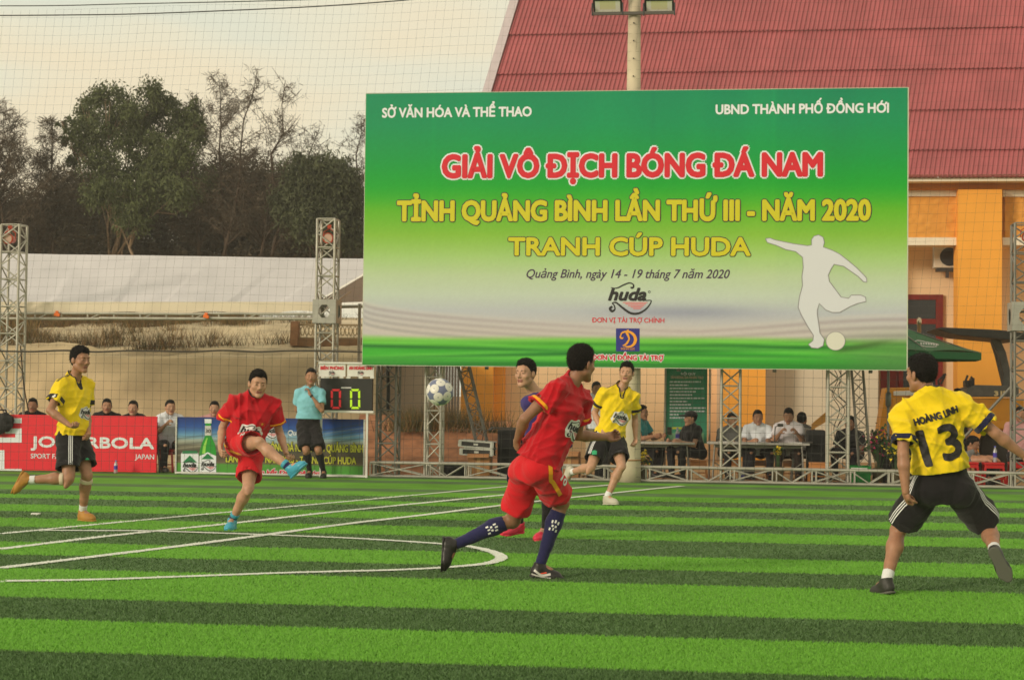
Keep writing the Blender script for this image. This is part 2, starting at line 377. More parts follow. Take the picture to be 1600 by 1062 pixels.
BL = dict(thigh=.425, shin=.40, arm=.285, fore=.245, hand=.17, foot=.205)
def person(label, J, sc=1.0, h=.008, sk=0, outfit=None, group=None, curl=(.5, .5), palm=(None, None), hairlen=1.0, D=None, cap=None, lower=True, expr=0):
    """J: joints in world metres. one continuous skin surface; clothes, hair and shoes are its children"""
    O = outfit; J = {k: np.array(v, dtype=np.float64) for k, v in J.items()}
    pel = (J['hiL'] + J['hiR']) / 2; che = (J['shL'] + J['shR']) / 2
    base_ = Vector((pel[0], pel[1], 0)); T = thing('person', base_, label, 'person', group)
    up = nrm(che - pel); xs = nrm(J['shR'] - J['shL']); xh = nrm(J['hiR'] - J['hiL']); fw = nrm(np.cross(up, (xs + xh) / 2))
    fs = nrm(np.cross(up, xs)); fh = nrm(np.cross(up, xh)); TL = np.linalg.norm(che - pel); s = sc
    TFs = [nrm(np.cross(fs, up)), fs, up]; TFh = [nrm(np.cross(fh, up)), fh, up]
    HU = nrm(J['hu']); HF = J['hf'] - HU * (J['hf'] @ HU); HF = nrm(HF); HR = np.cross(HF, HU); HC = J['head']; hs = s * 1.07
    Hd = lambda x, y, z: HC + hs * (HR * x + HF * y + HU * z); HA = [HR, HF, HU]
    # ---- torso
    prof = lambda g, gb=0: [(-.16, .115 * s + g + gb, .085 * s + g + gb, -.01), (0, .158 * s + g + gb, .105 * s + g + gb, -.008), (.18, .155 * s + g + gb, .105 * s + g, .0), (.42, .135 * s + g + gb, .095 * s + g, .006), (.7, .155 * s + g, .105 * s + g, .008), (.9, .165 * s + g, .098 * s + g, .0), (1.0, .14 * s + g, .075 * s + g, -.008), (1.06, .085 * s + g, .055 * s + g, -.012)]
    neck_t = Hd(0, -.022, -.055); neck_b = che + up * .02 * s - fs * .012
    torso = [(p_loft(pel, che, xh, xs, prof(0)), .02)]
    for a in 'LR':
        sh = J['sh' + a]; torso.append((p_cone(che + (sh - che) * .5 + up * .01, sh - up * .012 * s, .062 * s, .056 * s), .035))
        torso.append((p_cone(neck_b + up * .07 * s, sh + up * .015 * s, .042 * s, .032 * s), .03))
        torso.append((p_ell(J['hi' + a] - fh * .045 * s - up * .02, TFh, (.085 * s, .075 * s, .09 * s)), .03))
        torso.append((p_ell(che - up * .12 * s + (sh - che) * .45 + fs * .05 * s, TFs, (.075 * s, .045 * s, .06 * s)), .03))
    neck = [(p_cone(neck_b, neck_t, .056 * s, .050 * s), .02)]
    arms = []; legs = []; info = {}
    for a in 'LR':
        sh, el, wr = J['sh' + a], J['el' + a], J['wr' + a]; d1 = el - sh
        arms += [(p_cone(sh, el, .047 * s, .036 * s), .02), (p_ell(sh + d1 * .45, [nrm(d1), nrm(np.cross(d1, fs + .01)), nrm(np.cross(d1, np.cross(d1, fs + .01)))], (.11 * s, .045 * s, .045 * s)), .015)]
        d2 = wr - el; arms += [(p_cone(el, el + d2 * .3, .037 * s, .041 * s), .01), (p_cone(el + d2 * .3, wr, .040 * s, .0245 * s), .012)]
    if lower:
        for a in 'LR':
            hi, kn, an = J['hi' + a], J['kn' + a], J['an' + a]; mid = (hi + an) / 2; f = kn - mid
            f = f - nrm(an - hi) * (f @ nrm(an - hi)); f = nrm(f) if np.linalg.norm(f) > .03 else fh; info['f' + a] = f
            d1 = kn - hi; d2 = an - kn
            legs += [(p_cone(hi, hi + d1 * .5, .086 * s, .079 * s), .03), (p_cone(hi + d1 * .45, kn, .079 * s, .052 * s), .02), (p_ell(kn + f * .012 * s, [nrm(np.cross(d2, f)), f, nrm(d2)], (.042 * s, .045 * s, .05 * s)), .015),
                     (p_cone(kn, kn + d2 * .32 - f * .014 * s, .048 * s, .056 * s), .02), (p_cone(kn + d2 * .3 - f * .012 * s, kn + d2 * .68 - f * .004 * s, .056 * s, .039 * s), .02), (p_cone(kn + d2 * .65, an, .040 * s, .033 * s), .015),
                     (p_cone(an, an + nrm(J['to' + a] - an) * .08 * s, .033 * s, .032 * s), .01)]
    # ---- head
    fine = h <= .009
    head = [(p_ell(Hd(0, -.010, .030), HA, (.074 * hs, .094 * hs, .084 * hs)), .01), (p_ell(Hd(0, .018, -.028), HA, (.062 * hs, .073 * hs, .082 * hs)), .02),
            (p_cone(Hd(-.046, .0, -.052), Hd(-.012, .068, -.094), .022 * hs, .018 * hs), .02), (p_cone(Hd(.046, .0, -.052), Hd(.012, .068, -.094), .022 * hs, .018 * hs), .02),
            (p_ell(Hd(0, .074, -.092), HA, (.022 * hs, .017 * hs, .018 * hs)), .012),
            (p_cone(Hd(-.036, .076, .030), Hd(.036, .076, .030), .011 * hs, .011 * hs), .012),
            (p_ell(Hd(-.031, .096, .012), HA, (.015 * hs, .012 * hs, .009 * hs)), -.012), (p_ell(Hd(.031, .096, .012), HA, (.015 * hs, .012 * hs, .009 * hs)), -.012),
            (p_cone(Hd(0, .083, .018), Hd(0, .104, -.022), .0065 * hs, .0105 * hs), .008), (p_cone(Hd(-.010, .094, -.027), Hd(.010, .094, -.027), .0085 * hs, .0085 * hs), .006),
            (p_ell(Hd(-.040, .058, -.020), HA, (.024 * hs, .022 * hs, .022 * hs)), .015), (p_ell(Hd(.040, .058, -.020), HA, (.024 * hs, .022 * hs, .022 * hs)), .015),
            (p_cone(Hd(-.019, .082, -.0535), Hd(.019, .082, -.0535), .0062 * hs, .0062 * hs), .005), (p_cone(Hd(-.016, .081, -.064), Hd(.016, .081, -.064), .0068 * hs, .0068 * hs), .005),
            (p_cone(Hd(-.020, .093, -.0588), Hd(.020, .093, -.0588), .0022 * hs, .0022 * hs), -.003)]
    for q in (-1, 1):
        head += [(p_ell(Hd(.031 * q, .0785, .008), HA, (.0135 * hs, .0105 * hs, .0085 * hs)), .006), (p_ell(Hd(.076 * q, -.006, -.004), [nrm(HR * q + HF * .35), nrm(np.cross(HU, HR * q + HF * .35)), HU], (.008 * hs, .019 * hs, .030 * hs)), .006)]
    lipf = [p_cone(Hd(-.019, .084, -.0535), Hd(.019, .084, -.0535), .0075 * hs, .0075 * hs)[0], p_cone(Hd(-.016, .083, -.064), Hd(.016, .083, -.064), .008 * hs, .008 * hs)[0]]
    # ---- hands
    hands = {}
    for n_, a in enumerate('LR'):
        wr, ha, el = J['wr' + a], J['ha' + a], J['el' + a]; f = nrm(ha - wr); pn = palm[n_]
        sd_ = 1 if a == 'R' else -1
        if pn is None: pn = -nrm(J['sh' + a] - che) * .8 + fs * .1
        pn = np.array(pn, float); pn = nrm(pn - f * (pn @ f)); x = np.cross(f, pn) * sd_        # towards the little finger ... thumb on -x
        c = curl[n_]; H = [(p_ell(wr + f * .045 * s, [x, f, pn], (.038 * s, .052 * s, .017 * s)), .01), (p_cone(wr - nrm(wr - el) * .03, wr + f * .02, .0245 * s, .022 * s), .015),
                           (p_ell(wr + f * .032 * s - x * .024 * s + pn * .008 * s, [x, f, pn], (.018 * s, .03 * s, .015 * s)), .01)]
        for k, (ox, ln) in enumerate(((-.029, .068), (-.010, .076), (.009, .070), (.027, .056))):
            p = wr + f * (.085 - abs(k - 1.3) * .004) * s + x * ox * s; ang = 0
            for q, (fr, bend) in enumerate(((.45, .55), (.30, .9), (.25, .6))):
                ang += c * bend * 1.75 + .08; dirn = f * math.cos(ang) + pn * math.sin(ang); sp = x * (ox * .9) * (1 - c); e_ = p + nrm(dirn + sp) * ln * fr * s * 1.12
                H.append((p_cone(p, e_, (.0092 - .0007 * q) * s, (.0086 - .0008 * q) * s), .0035)); p = e_
        tb = wr + f * .03 * s - x * .034 * s + pn * .006 * s; td = nrm(f * .72 - x * (.75 - .5 * c) + pn * (.25 + .5 * c)); t1 = tb + td * .038 * s; t2 = t1 + nrm(td + f * .3 + x * .5 * c + pn * .3 * c) * .032 * s
        H += [(p_cone(tb, t1, .0125 * s, .0102 * s), .008), (p_cone(t1, t2, .0100 * s, .0082 * s), .004)]
        hands[a] = H
    # ---- one skin mesh: trunk and limbs, with head and hands meshed finer and closed over the same field
    parts = []
    core = torso + neck + arms + (legs if lower else [])
    hh = h * (.62 if fine else .8); hd2 = .0045 if fine else .008
    def mesh(pr, hstep, lo=None, hi=None):
        if lo is None: lo, hi = bounds(pr)
        return surf(evalf(pr, lo, hi, hstep), lo, hstep)
    parts.append(mesh(core, h)); parts.append(mesh(neck + head, hh))
    for a in 'LR': parts.append(mesh(hands[a], hd2))
    VV = []; QQ = []; n = 0
    for a, b in parts: VV.append(a); QQ.append(b + n); n += len(a)
    VV = np.vstack(VV); QQ = np.vstack(QQ); cen = VV[QQ].mean(1)
    mi = (np.minimum(lipf[0](cen), lipf[1](cen)) < 0).astype(np.int32)
    body = mk('body', VV, QQ, [skin(sk), LIP], T, True, mi)
    # ---- face parts
    for q in (-1, 1):
        c = Hd(.031 * q, .0815, .0075)
        shape('eye', [(p_ell(c, HA, (.0112 * hs, .0078 * hs, .0030 * hs)), 0)], EYED if not fine else EYEW, body, .0022 if fine else .005, pad=.008)
        if fine: shape('iris', [(p_ell(Hd(.031 * q, .0862, .0076), HA, (.0050 * hs, .0050 * hs, .0036 * hs)), 0)], EYED, body, .002, pad=.006)
        shape('eyebrow', [(p_cone(Hd(.016 * q, .0885, .026), Hd(.045 * q, .080, .029), .0030 * hs, .0020 * hs), 0)], HAIR, body, .0022 if fine else .004, pad=.008)
    # ---- hair
    g = .012 * hairlen
    hp = [(p_ell(Hd(0, -.012, .036), HA, (.0775 * hs, .098 * hs, (.086 + g) * hs)), .02), (p_ell(Hd(0, .022, .092), HA, ((.048 + g * .4) * hs, (.052 + g * .4) * hs, (.016 + g) * hs)), .02), (p_ell(Hd(0, -.05, .06), HA, (.058 * hs, .05 * hs, .055 * hs)), .02)]
    def hairline(P, D):
        q = P - V3(HC); yy = (q @ V3(HF)) / hs; zz = (q @ V3(HU)) / hs; xx = np.abs(q @ V3(HR)) / hs
        jit = .004 * np.sin(90 * (q @ V3(HR)) / hs + 3 * HC[0] * 9) * (yy > .04) + .003 * np.sin(210 * (q @ V3(HR))); zl = np.interp(yy, [-.11, -.06, -.035, -.020, -.008, .004, .016, .026, .040, .055, .075, .1], [-.062, -.066, -.055, -.012, .012, -.024, -.026, .020, .052, .068, .074, .078]); return np.maximum(D, (zl + jit - zz) * hs * .8)
    posts = [rough(.0016, 260, int(abs(HC[0]) * 99)), rough(.0014, 110, 5 + int(abs(HC[0]) * 77)), hairline]
    if cap is None:
        ho = shape('hair', hp, HAIR, body, .0055 if fine else .009, posts)
        if fine and ho:
            r_ = np.random.default_rng(7); n0 = len(ho.data.vertices); vc = np.empty(n0 * 3, dtype=np.float32); ho.data.vertices.foreach_get('co', vc); vc = vc.reshape(-1, 3); vn = np.array([tuple(q.normal) for q in ho.data.vertices]); i_ = r_.integers(0, n0, 5200); Pn = vc[i_] + r_.normal(0, .003, (5200, 3)); Nn = vn[i_]
            d_ = Nn * .55 + HU * .25 + HF * .35 * (((vc[i_] - HC) @ HU) > .05 * hs)[:, None] - HU * .7 * (((vc[i_] - HC) @ HU) < .05 * hs)[:, None] + r_.normal(0, .28, (5200, 3)); d_ /= np.linalg.norm(d_, axis=1)[:, None]; s_ = np.cross(d_, r_.normal(size=(5200, 3))); s_ /= np.linalg.norm(s_, axis=1)[:, None]; l_ = r_.uniform(.008, .018, 5200)[:, None] * (.5 + .5 * hairlen); b_ = Pn - Nn * .003
            tag(mk('hair_strands', np.stack([b_ + s_ * .0011, b_ - s_ * .0011, b_ + d_ * l_], 1).reshape(-1, 3), np.arange(15600).reshape(-1, 3), HAIR, ho), kind='stuff')
    else:
        shape('hair', hp, HAIR, body, .009, posts + [cut(HU, Hd(0, 0, .045))])
        cp = [(p_ell(Hd(0, -.008, .045), HA, (.088 * hs, .108 * hs, .082 * hs)), 0), (clipped(p_ell(Hd(0, .115, .048), HA, (.068 * hs, .085 * hs, .016 * hs)), -HF, Hd(0, .06, 0)), .008)]
        shape('cap', cp, cap, body, .008, [lambda P, D: np.maximum(D, -((P - V3(Hd(0, 0, .035))) @ V3(HU)))])
    # ---- shirt
    fin = h <= .009; G = dict(T=T, body=body, pel=pel, che=che, up=up, fs=fs, fh=fh, xs=xs, xh=xh, Hd=Hd)
    loose = O.get('loose', .018); hem = O.get('hem', -.10)
    fl_ = O.get('flare', .012); pr = [(p_loft(pel, che, xh, xs, [(hem - .04, .165 * s + loose + fl_, .118 * s + loose + fl_, -.006), (hem + .12, .163 * s + loose, .118 * s + loose, 0), (max(.42, hem + .2), .152 * s + loose, .108 * s + loose, .006), (.75, .160 * s + loose, .110 * s + loose, .008), (.92, .165 * s + loose * .8, .100 * s + loose * .8, 0), (1.0, .14 * s + loose * .6, .078 * s + loose * .6, -.008), (1.07, .075 * s, .058 * s, -.012)]), .02)]
    posts = []; cuffs = []; caves = []; el_f = O.get('sleeve', .68)
    for a in 'LR':
        sh, el, wr = J['sh' + a], J['el' + a], J['wr' + a]
        pr += [(p_cone(che + (sh - che) * .5 + up * .01, sh - up * .008 * s, .070 * s, .066 * s), .03), (p_cone(neck_b + up * .078 * s, sh + up * .018 * s, .046 * s, .042 * s), .03)]
        if el_f <= 1:
            e = sh + (el - sh) * el_f; n = nrm(el - sh); rs = (.066 * s, .074 * s) if O.get('sl_loose', 1) else (.058 * s, .056 * s)
            pr.append((clipped(p_cone(sh, e + n * .06, rs[0], rs[1]), n, e), .02)); cuffs.append((e, n, rs[1], sh))
            caves.append(p_cone(e - n * .018, e + n * .05, rs[1] - .010, rs[1] - .008))
        else:
            e = el + (wr - el) * (el_f - 1); n = nrm(wr - el)
            pr += [(p_cone(sh, el, .064 * s, .054 * s), .02), (clipped(p_cone(el, e + n * .05, .055 * s, .042 * s), n, e), .015)]; cuffs.append((e, n, .042 * s, el))
    if O.get('tuck'): posts.append(lambda P, D: np.maximum(D, -((P - V3(pel + up * .06)) @ V3(up))))
    else: hc = pel + up * TL * hem; posts.append(lambda P, D: np.maximum(D, -((P - V3(hc)) @ V3(up))))
    pr.append((p_cone(neck_b, neck_b + up * .065 * s, .070 * s, .064 * s), .02)); posts.insert(0, wrinkle(O.get('wr', .006), int(abs(pel[0]) * 1000)))
    ncut = p_ell(neck_b + up * .120 * s + fs * .034, TFs, (.068 * s, .078 * s, .066 * s)); posts.append(carve(ncut))
    if O.get('vneck'): posts.append(carve(p_cone(neck_b + up * .05 * s + fs * .08 * s, neck_b - up * .03 * s + fs * .115 * s, .034 * s, .012 * s)))
    if fin: posts += [carve(c) for c in caves]
    lo, hi = bounds(pr)
    shirt = shape('shirt', pr, O['shirt'], T, h * .9, posts, lo, hi, under=torso); G['shirt'] = shirt
    grow = lambda P, D: D - .0032
    if O.get('cuff') is not None:
        for e, n, r, b0 in cuffs:
            cw = O.get('cuffw', .028); R_ = r + .05; lo_, hi_ = e - R_, e + R_
            shape('cuff', pr, O['cuff'], shirt, .006 if fin else .009, [posts[0], grow, cut(n, e + n * .002), cut(-n, e - n * cw), near_(e - n * .1, e + n * .1, r + .018)] + ([carve(p_cone(e - n * .1, e + n * .1, r - .014, r - .012))] if fin else []), lo_, hi_)
    if O.get('collar') is not None:
        c = neck_b + up * .07 * s; lo_, hi_ = c - .14, c + .14
        out_ = p_ell(neck_b + up * .120 * s + fs * .034, TFs, (.082 * s, .092 * s, .080 * s))[0]
        pc = [posts[0], grow, lambda P, D: np.maximum(D, out_(P)), carve(ncut)]
        if O.get('vneck'):
            vo = p_cone(neck_b + up * .05 * s + fs * .08 * s, neck_b - up * .035 * s + fs * .115 * s, .048 * s, .026 * s)[0]
            pc[2] = lambda P, D: np.maximum(D, np.minimum(out_(P), vo(P))); pc.append(posts[-3] if False else carve(p_cone(neck_b + up * .05 * s + fs * .08 * s, neck_b - up * .03 * s + fs * .115 * s, .034 * s, .012 * s)))
        if O.get('polo'):
            shape('collar', [(p_cone(neck_b + up * .045 * s, neck_b + up * .075 * s + fs * .01, .083 * s, .070 * s), 0)], O['collar'], shirt, .006 if fin else .009, [carve(p_cone(neck_b, neck_b + up * .14, .066 * s, .062 * s)), carve(p_cone(neck_b + up * .10 * s + fs * .09 * s, neck_b - up * .03 * s + fs * .12 * s, .030 * s, .02 * s)), cut(up, neck_b + up * .088 * s), cut(-up, neck_b + up * .035 * s)])
        else: shape('collar', pr, O['collar'], shirt, .006 if fin else .009, pc, lo_, hi_)
    # ---- shorts or trousers
    if lower:
        lg = O.get('legs', .8); rr = O.get('leg_r', (.098, .106)); pr = [(p_loft(pel, che, xh, xs, [(-.14, .125 * s, .10 * s, -.01), (0, .168 * s, .118 * s, -.008), (.2, .158 * s, .110 * s, 0), (max(.27, hem + .12), .148 * s, .103 * s, 0)]), .02)]
        posts = [wrinkle(.007 if lg <= 1 else .005, 5 + int(abs(pel[0]) * 1000)), lambda P, D: np.maximum(D, ((P - V3(pel)) @ V3(up)) - TL * max(.24, hem + .10) - 1.5 * np.maximum(0, ((P - V3(pel)) @ V3(fh)) - .09))]; caves = []
        for a in 'LR':
            hi, kn, an = J['hi' + a], J['kn' + a], J['an' + a]; n = nrm(kn - hi)
            pr.append((p_ell(hi - fh * .035 * s - up * .02, TFh, (.092 * s, .076 * s, .09 * s)), .03))
            if lg <= 1:
                e = hi + (kn - hi) * lg; pr.append((clipped(p_cone(hi, e + n * .1, rr[0] * s, rr[1] * s), n, e), .035)); caves.append(p_cone(e - n * .03, e + n * .06, rr[1] * s - .012, rr[1] * s - .009))
            else: pr += [(p_cone(hi, kn, .094 * s, .070 * s), .03), (p_cone(kn, kn + (an - kn) * .92, .070 * s, .052 * s), .015)]
        if fin and lg <= 1: posts += [carve(c) for c in caves]
        sh_ = shape('shorts' if lg <= 1 else 'trousers', pr, O['shorts'], T, h * .9, posts, under=torso); G['shorts'] = sh_
        # ---- socks and shoes
        for a in 'LR':
            kn, an, to = J['kn' + a], J['an' + a], J['to' + a]; d = an - kn; sf = O.get('sock', .8); f = info['f' + a]
            if sf < 1 and O.get('sockm') is not None:
                n = nrm(d); b = kn + d * sf
                pr = [(p_cone(kn + d * .3 - f * .012 * s, kn + d * .68 - f * .004 * s, .060 * s, .043 * s), .02), (p_cone(kn + d * .65, an, .0435 * s, .037 * s), .015), (p_cone(kn, kn + d * .32 - f * .014 * s, .052 * s, .060 * s), .02)]
                so = shape('sock', pr, O['sockm'], T, .007 if fin else .010, [cut(-n, b), rough(.0008, 120, 3)]); G['sock' + a] = so
                if O.get('sock_top') is not None: shape('sock_band', pr, O['sock_top'], so, .007 if fin else .01, [grow, cut(-n, b - n * .002), cut(n, b + n * .035)])
            w_ = to - an; wl = nrm(w_); U0 = Vector(kn - an).normalized(); U0 = np.array(U0)
            if to[2] < .12 and an[2] < .14: U0 = np.array((0, 0, 1.))
            Up = nrm(U0 - wl * (U0 @ wl)); th = math.radians(17.5); F_ = math.cos(th) * wl + math.sin(th) * Up; U_ = math.cos(th) * Up - math.sin(th) * wl; X_ = np.cross(F_, U_)
            B = lambda x, y, z: an + s * (X_ * x + F_ * y + U_ * z); FA = [X_, F_, U_]
            up_ = [(p_ell(B(0, -.012, -.040), FA, (.037 * s, .047 * s, .045 * s)), .01), (p_cone(B(0, .0, -.008), B(0, -.004, .022), .043 * s, .042 * s), .015), (p_cone(B(0, .02, -.015), B(0, .12, -.048), .040 * s, .032 * s), .02), (p_ell(B(.004 * (1 if a == 'L' else -1), .115, -.056), FA, (.048 * s, .075 * s, .032 * s)), .02), (p_cone(B(0, 0, -.05), B(0, .12, -.056), .036 * s, .044 * s), .02)]
            c1 = B(0, 0, -.076); c2 = B(0, 0, .022)
            shoe = shape('shoe', up_, O['shoe'], T, .006 if fin else .009, [cut(-U_, c1), cut(U_, c2), rough(.0006, 90, 4)]); G['shoe' + a] = shoe; G['B' + a] = B; G['FA' + a] = FA
            pr = [(p_cone(B(0, -.02, -.078), B(0, .05, -.078), .039 * s, .036 * s), .01), (p_cone(B(0, .05, -.078), B(.004 * (1 if a == 'L' else -1), .13, -.078), .036 * s, .048 * s), .01), (p_cone(B(0, .13, -.078), B(0, .165, -.074), .046 * s, .032 * s), .01)]
            shape('sole', pr, O.get('sole', O['shoe']), shoe, .005 if fin else .008, [cut(U_, B(0, 0, -.068)), cut(-U_, B(0, 0, -.084))])
            if O.get('lace') is not None and fin:
                m = MB()
                for k in range(4): m.tube([B(-.016, .045 + .016 * k, -.012 - .006 * k + .016), B(0, .05 + .016 * k, -.007 - .006 * k + .021), B(.016, .045 + .016 * k, -.012 - .006 * k + .016)], .0028, 5)
                m.build('laces', O['lace'], shoe, True)
    G['J'] = J; G['s'] = s; G['HA'] = HA; return G

def drape(name, V, F, frame, m, target, parent, lift=.003, sub=.02, reach=.4):
    """flat print (metres in the frame's plane) pressed onto a garment. frame: origin, x axis, y axis, towards-viewer normal"""
    o, x, y, n = (Vector(v) for v in frame); x.normalize(); y.normalize(); n.normalize()
    bm = bmesh.new(); vs_ = [bm.verts.new((p[0], p[1], p[2] if len(p) > 2 else 0)) for p in V]
    for f in F:
        try: bm.faces.new([vs_[i] for i in f])
        except ValueError: pass
    bmesh.ops.triangulate(bm, faces=bm.faces)
    for _ in range(4):
        es = [e for e in bm.edges if e.calc_length() > sub]
        if not es: break
        bmesh.ops.subdivide_edges(bm, edges=es, cuts=1); bmesh.ops.triangulate(bm, faces=bm.faces)
    bm.verts.index_update(); key = target.name
    if key not in BVH: BVH[key] = BVHTree.FromPolygons([v.co.copy() for v in target.data.vertices], [tuple(p.vertices) for p in target.data.polygons])
    T_ = BVH[key]; W = []; ok = []
    for v in bm.verts:
        p = o + x * v.co.x + y * v.co.y; hit, nn, _, _ = T_.ray_cast(p + n * reach, -n)
        if hit is None: W.append(p); ok.append(False)
        else: W.append(hit + n * (lift + v.co.z)); ok.append(True)
    Fo = [[v.index for v in f.verts] for f in bm.faces if all(ok[v.index] for v in f.verts)]; bm.free()
    if not Fo: return None
    return mk(name, W, Fo, m, parent)
BVH = {}
def ribbon(name, pts, width, nrmls, m, target, parent, lift=.003, n=24):
    """a tape laid along a garment from point to point; nrmls = outward direction to press from"""
    P = spline([tuple(p) for p in pts], max(2, n // (len(pts) - 1))); nn = Vector(nrmls).normalized()
    key = target.name
    if key not in BVH: BVH[key] = BVHTree.FromPolygons([v.co.copy() for v in target.data.vertices], [tuple(p.vertices) for p in target.data.polygons])
    V = []; F = []; ok = []
    for i, p in enumerate(P):
        d = (Vector(P[min(i + 1, len(P) - 1)]) - Vector(P[max(0, i - 1)])).normalized(); sd_ = d.cross(nn).normalized()
        for q in (-.5, 0, .5):
            a = Vector(p) + sd_ * q * width; hit, _, _, _ = BVH[key].ray_cast(a + nn * .35, -nn); ok.append(hit is not None); V.append(hit + nn * lift if hit else a)
    for i in range(len(P) - 1):
        for q in (0, 1):
            f = (3 * i + q, 3 * i + q + 1, 3 * i + q + 4, 3 * i + q + 3)
            if all(ok[j] for j in f): F.append(f)
    return mk(name, V, F, m, parent) if F else None

# ================================================================ players
YEL = cloth('yellow_jersey', (.80, .58, .010), .06); NAVY = cloth('navy_trim', (.012, .013, .045)); RED = cloth('red_jersey', (.50, .005, .014), .06); REDS = cloth('red_shorts', (.60, .010, .018), .05)
BLK = cloth('black_shorts', (.012, .0105, .012)); AMB = cloth('amber_trim', (.85, .36, .012)); WHT = cloth('white_cloth', (.74, .74, .74)); SOCKW = cloth('white_socks', (.72, .72, .72)); SOCKN = cloth('navy_socks', (.018, .018, .075)); SOCKB = cloth('black_socks', (.010, .010, .012))
SH_BLK = mat('black_shoe', (.016, .014, .013), .4); SH_DK = mat('dark_green_shoe', (.030, .030, .024), .55); SOLE_G = mat('shoe_sole_grey', (.10, .10, .08), .7); SH_TAN = mat('ochre_shoe', (.42, .20, .035), .6, var=.2); SH_BLU = mat('sky_blue_shoe', (.055, .33, .46), .4); SH_PNK = mat('pink_shoe', (.62, .03, .07), .4); SH_CRM = mat('cream_shoe', (.50, .47, .38), .5); SH_RED = mat('orange_red_patch', (.75, .08, .03), .5); PATCH_W = mat('white_print', (.72, .72, .70), .6); PATCH_K = mat('black_print', (.02, .018, .02), .6); PATCH_P = mat('pink_print', (.70, .20, .22), .6); LIME = mat('lime_lace', (.35, .65, .05), .5); SILV = mat('silver_shoe_panel', (.55, .54, .50), .35); STRAP = mat('cream_knee_tape', (.62, .52, .38), .7)
TRIMK = cloth('dark_collar', (.022, .02, .02)); LOGO_G = mat('badge_green', (.03, .36, .16), .6); GOLD = mat('gold_print', (.80, .50, .05), .6)

def joints(sp, D):
    J = {k: np.array(at(v[0], v[1], D + v[2])) for k, v in sp['base'].items()}; s = sp.get('sc', 1)
    for n, p, x, y, L, sg in sp['chain']: J[n] = solve(J[p], x, y, BL[L] * s, sg)
    J['hf'] = np.array(sp['hf'], float); J['hu'] = np.array(sp.get('hu', (0, 0, 1)), float); return J
def fit(sp):
    D = sp['D']; k, tgt = sp.get('plant', ('an', .085))
    for _ in range(8):
        J = joints(sp, D); z = min(J['anL'][2], J['anR'][2]) - .084 * sp.get('sc', 1)
        if sp.get('foot'): z = J['an' + sp['foot']][2] - .084 * sp.get('sc', 1)
        # the ray is falling: a point further away is lower
        slope = (J['an' + (sp.get('foot') or 'L')][2] - CAM_Z) / D
        if abs(slope) > 1e-3: D -= z / slope * .9
    J = joints(sp, D); print('player', sp['name'], 'D', round(D, 2), {k: np.round(J[k], 2).tolist() for k in ('anL', 'anR', 'head')})
    for a in 'LR': print('   ', a, 'sh-el', round(float(np.linalg.norm(J['sh'+a]-J['el'+a])),2), 'fore', round(float(np.linalg.norm(J['wr'+a]-J['el'+a])),2), 'thigh', round(float(np.linalg.norm(J['kn'+a]-J['hi'+a])),2), 'shin', round(float(np.linalg.norm(J['an'+a]-J['kn'+a])),2), 'foot', round(float(np.linalg.norm(J['an'+a]-J['to'+a])),2))
    print('    torso', round(float(np.linalg.norm((J['shL']+J['shR']-J['hiL']-J['hiR'])/2)),2), 'shw', round(float(np.linalg.norm(J['shL']-J['shR'])),2), 'hipw', round(float(np.linalg.norm(J['hiL']-J['hiR'])),2))
    return J, D

# ---- the brewer's word mark as flat pieces in a unit box (x 0..1, y 0..~.6)
def mark_pieces():
    P = []
    V, F = text_fit('huda', .06, .86, .28, .56, .055, .32, 0, .0004); P.append(('k', V, F))
    def sw(pts, ws):
        Q = spline([(*p, w) for p, w in zip(pts, ws)], 6); V = []; F = []
        for i, q in enumerate(Q):
            a = Q[max(i - 1, 0)]; b = Q[min(i + 1, len(Q) - 1)]; d = np.array([b[0] - a[0], b[1] - a[1]]); d /= np.linalg.norm(d) + 1e-9; n_ = np.array([-d[1], d[0]]) * q[2]
            V += [(q[0] + n_[0], q[1] + n_[1], .0026), (q[0] - n_[0], q[1] - n_[1], .0026)]
            if i: F.append((2 * i - 2, 2 * i - 1, 2 * i + 1, 2 * i))
        return V, F
    for pts, ws in (([(.12, .56), (.25, .55), (.40, .62), (.52, .66), (.60, .62), (.59, .56), (.54, .56)], (.006, .012, .014, .014, .014, .02, .02)),
                    ([(.16, .16), (.11, .12), (.15, .06), (.21, .10), (.20, .18), (.16, .23), (.24, .24), (.38, .13), (.55, .02), (.72, .02), (.88, .12), (.98, .28), (.86, .29)], (.02, .025, .025, .015, .012, .012, .016, .022, .024, .022, .016, .010, .012))):
        V, F = sw(pts, ws); P.append(('k', V, F))
    V = []; F = []
    for k in range(5):
        y = .235 - k * .032; x0 = .38 + k * .055; x1 = .90 - k * .035; n = len(V); V += [(x0, y, .001), (x1, y, .001), (x1, y + .02, .001), (x0, y + .02, .001)]; F.append((n, n + 1, n + 2, n + 3))
    P.append(('p', V, F)); return P
def blob():
    pts = [(-.05, .22), (.0, .30), (.06, .52), (.10, .62), (.28, .63), (.45, .72), (.60, .71), (.66, .62), (.78, .66), (.90, .60), (.98, .45), (1.06, .34), (1.0, .18), (.86, .02), (.66, -.06), (.48, -.04), (.32, .04), (.12, .0), (.03, .08)]
    Q = spline(pts + pts[:1], 3)[:-1]; return [(a, b, 0) for a, b in Q], [tuple(range(len(Q)))]
MARK = mark_pieces(); BLOB = blob()
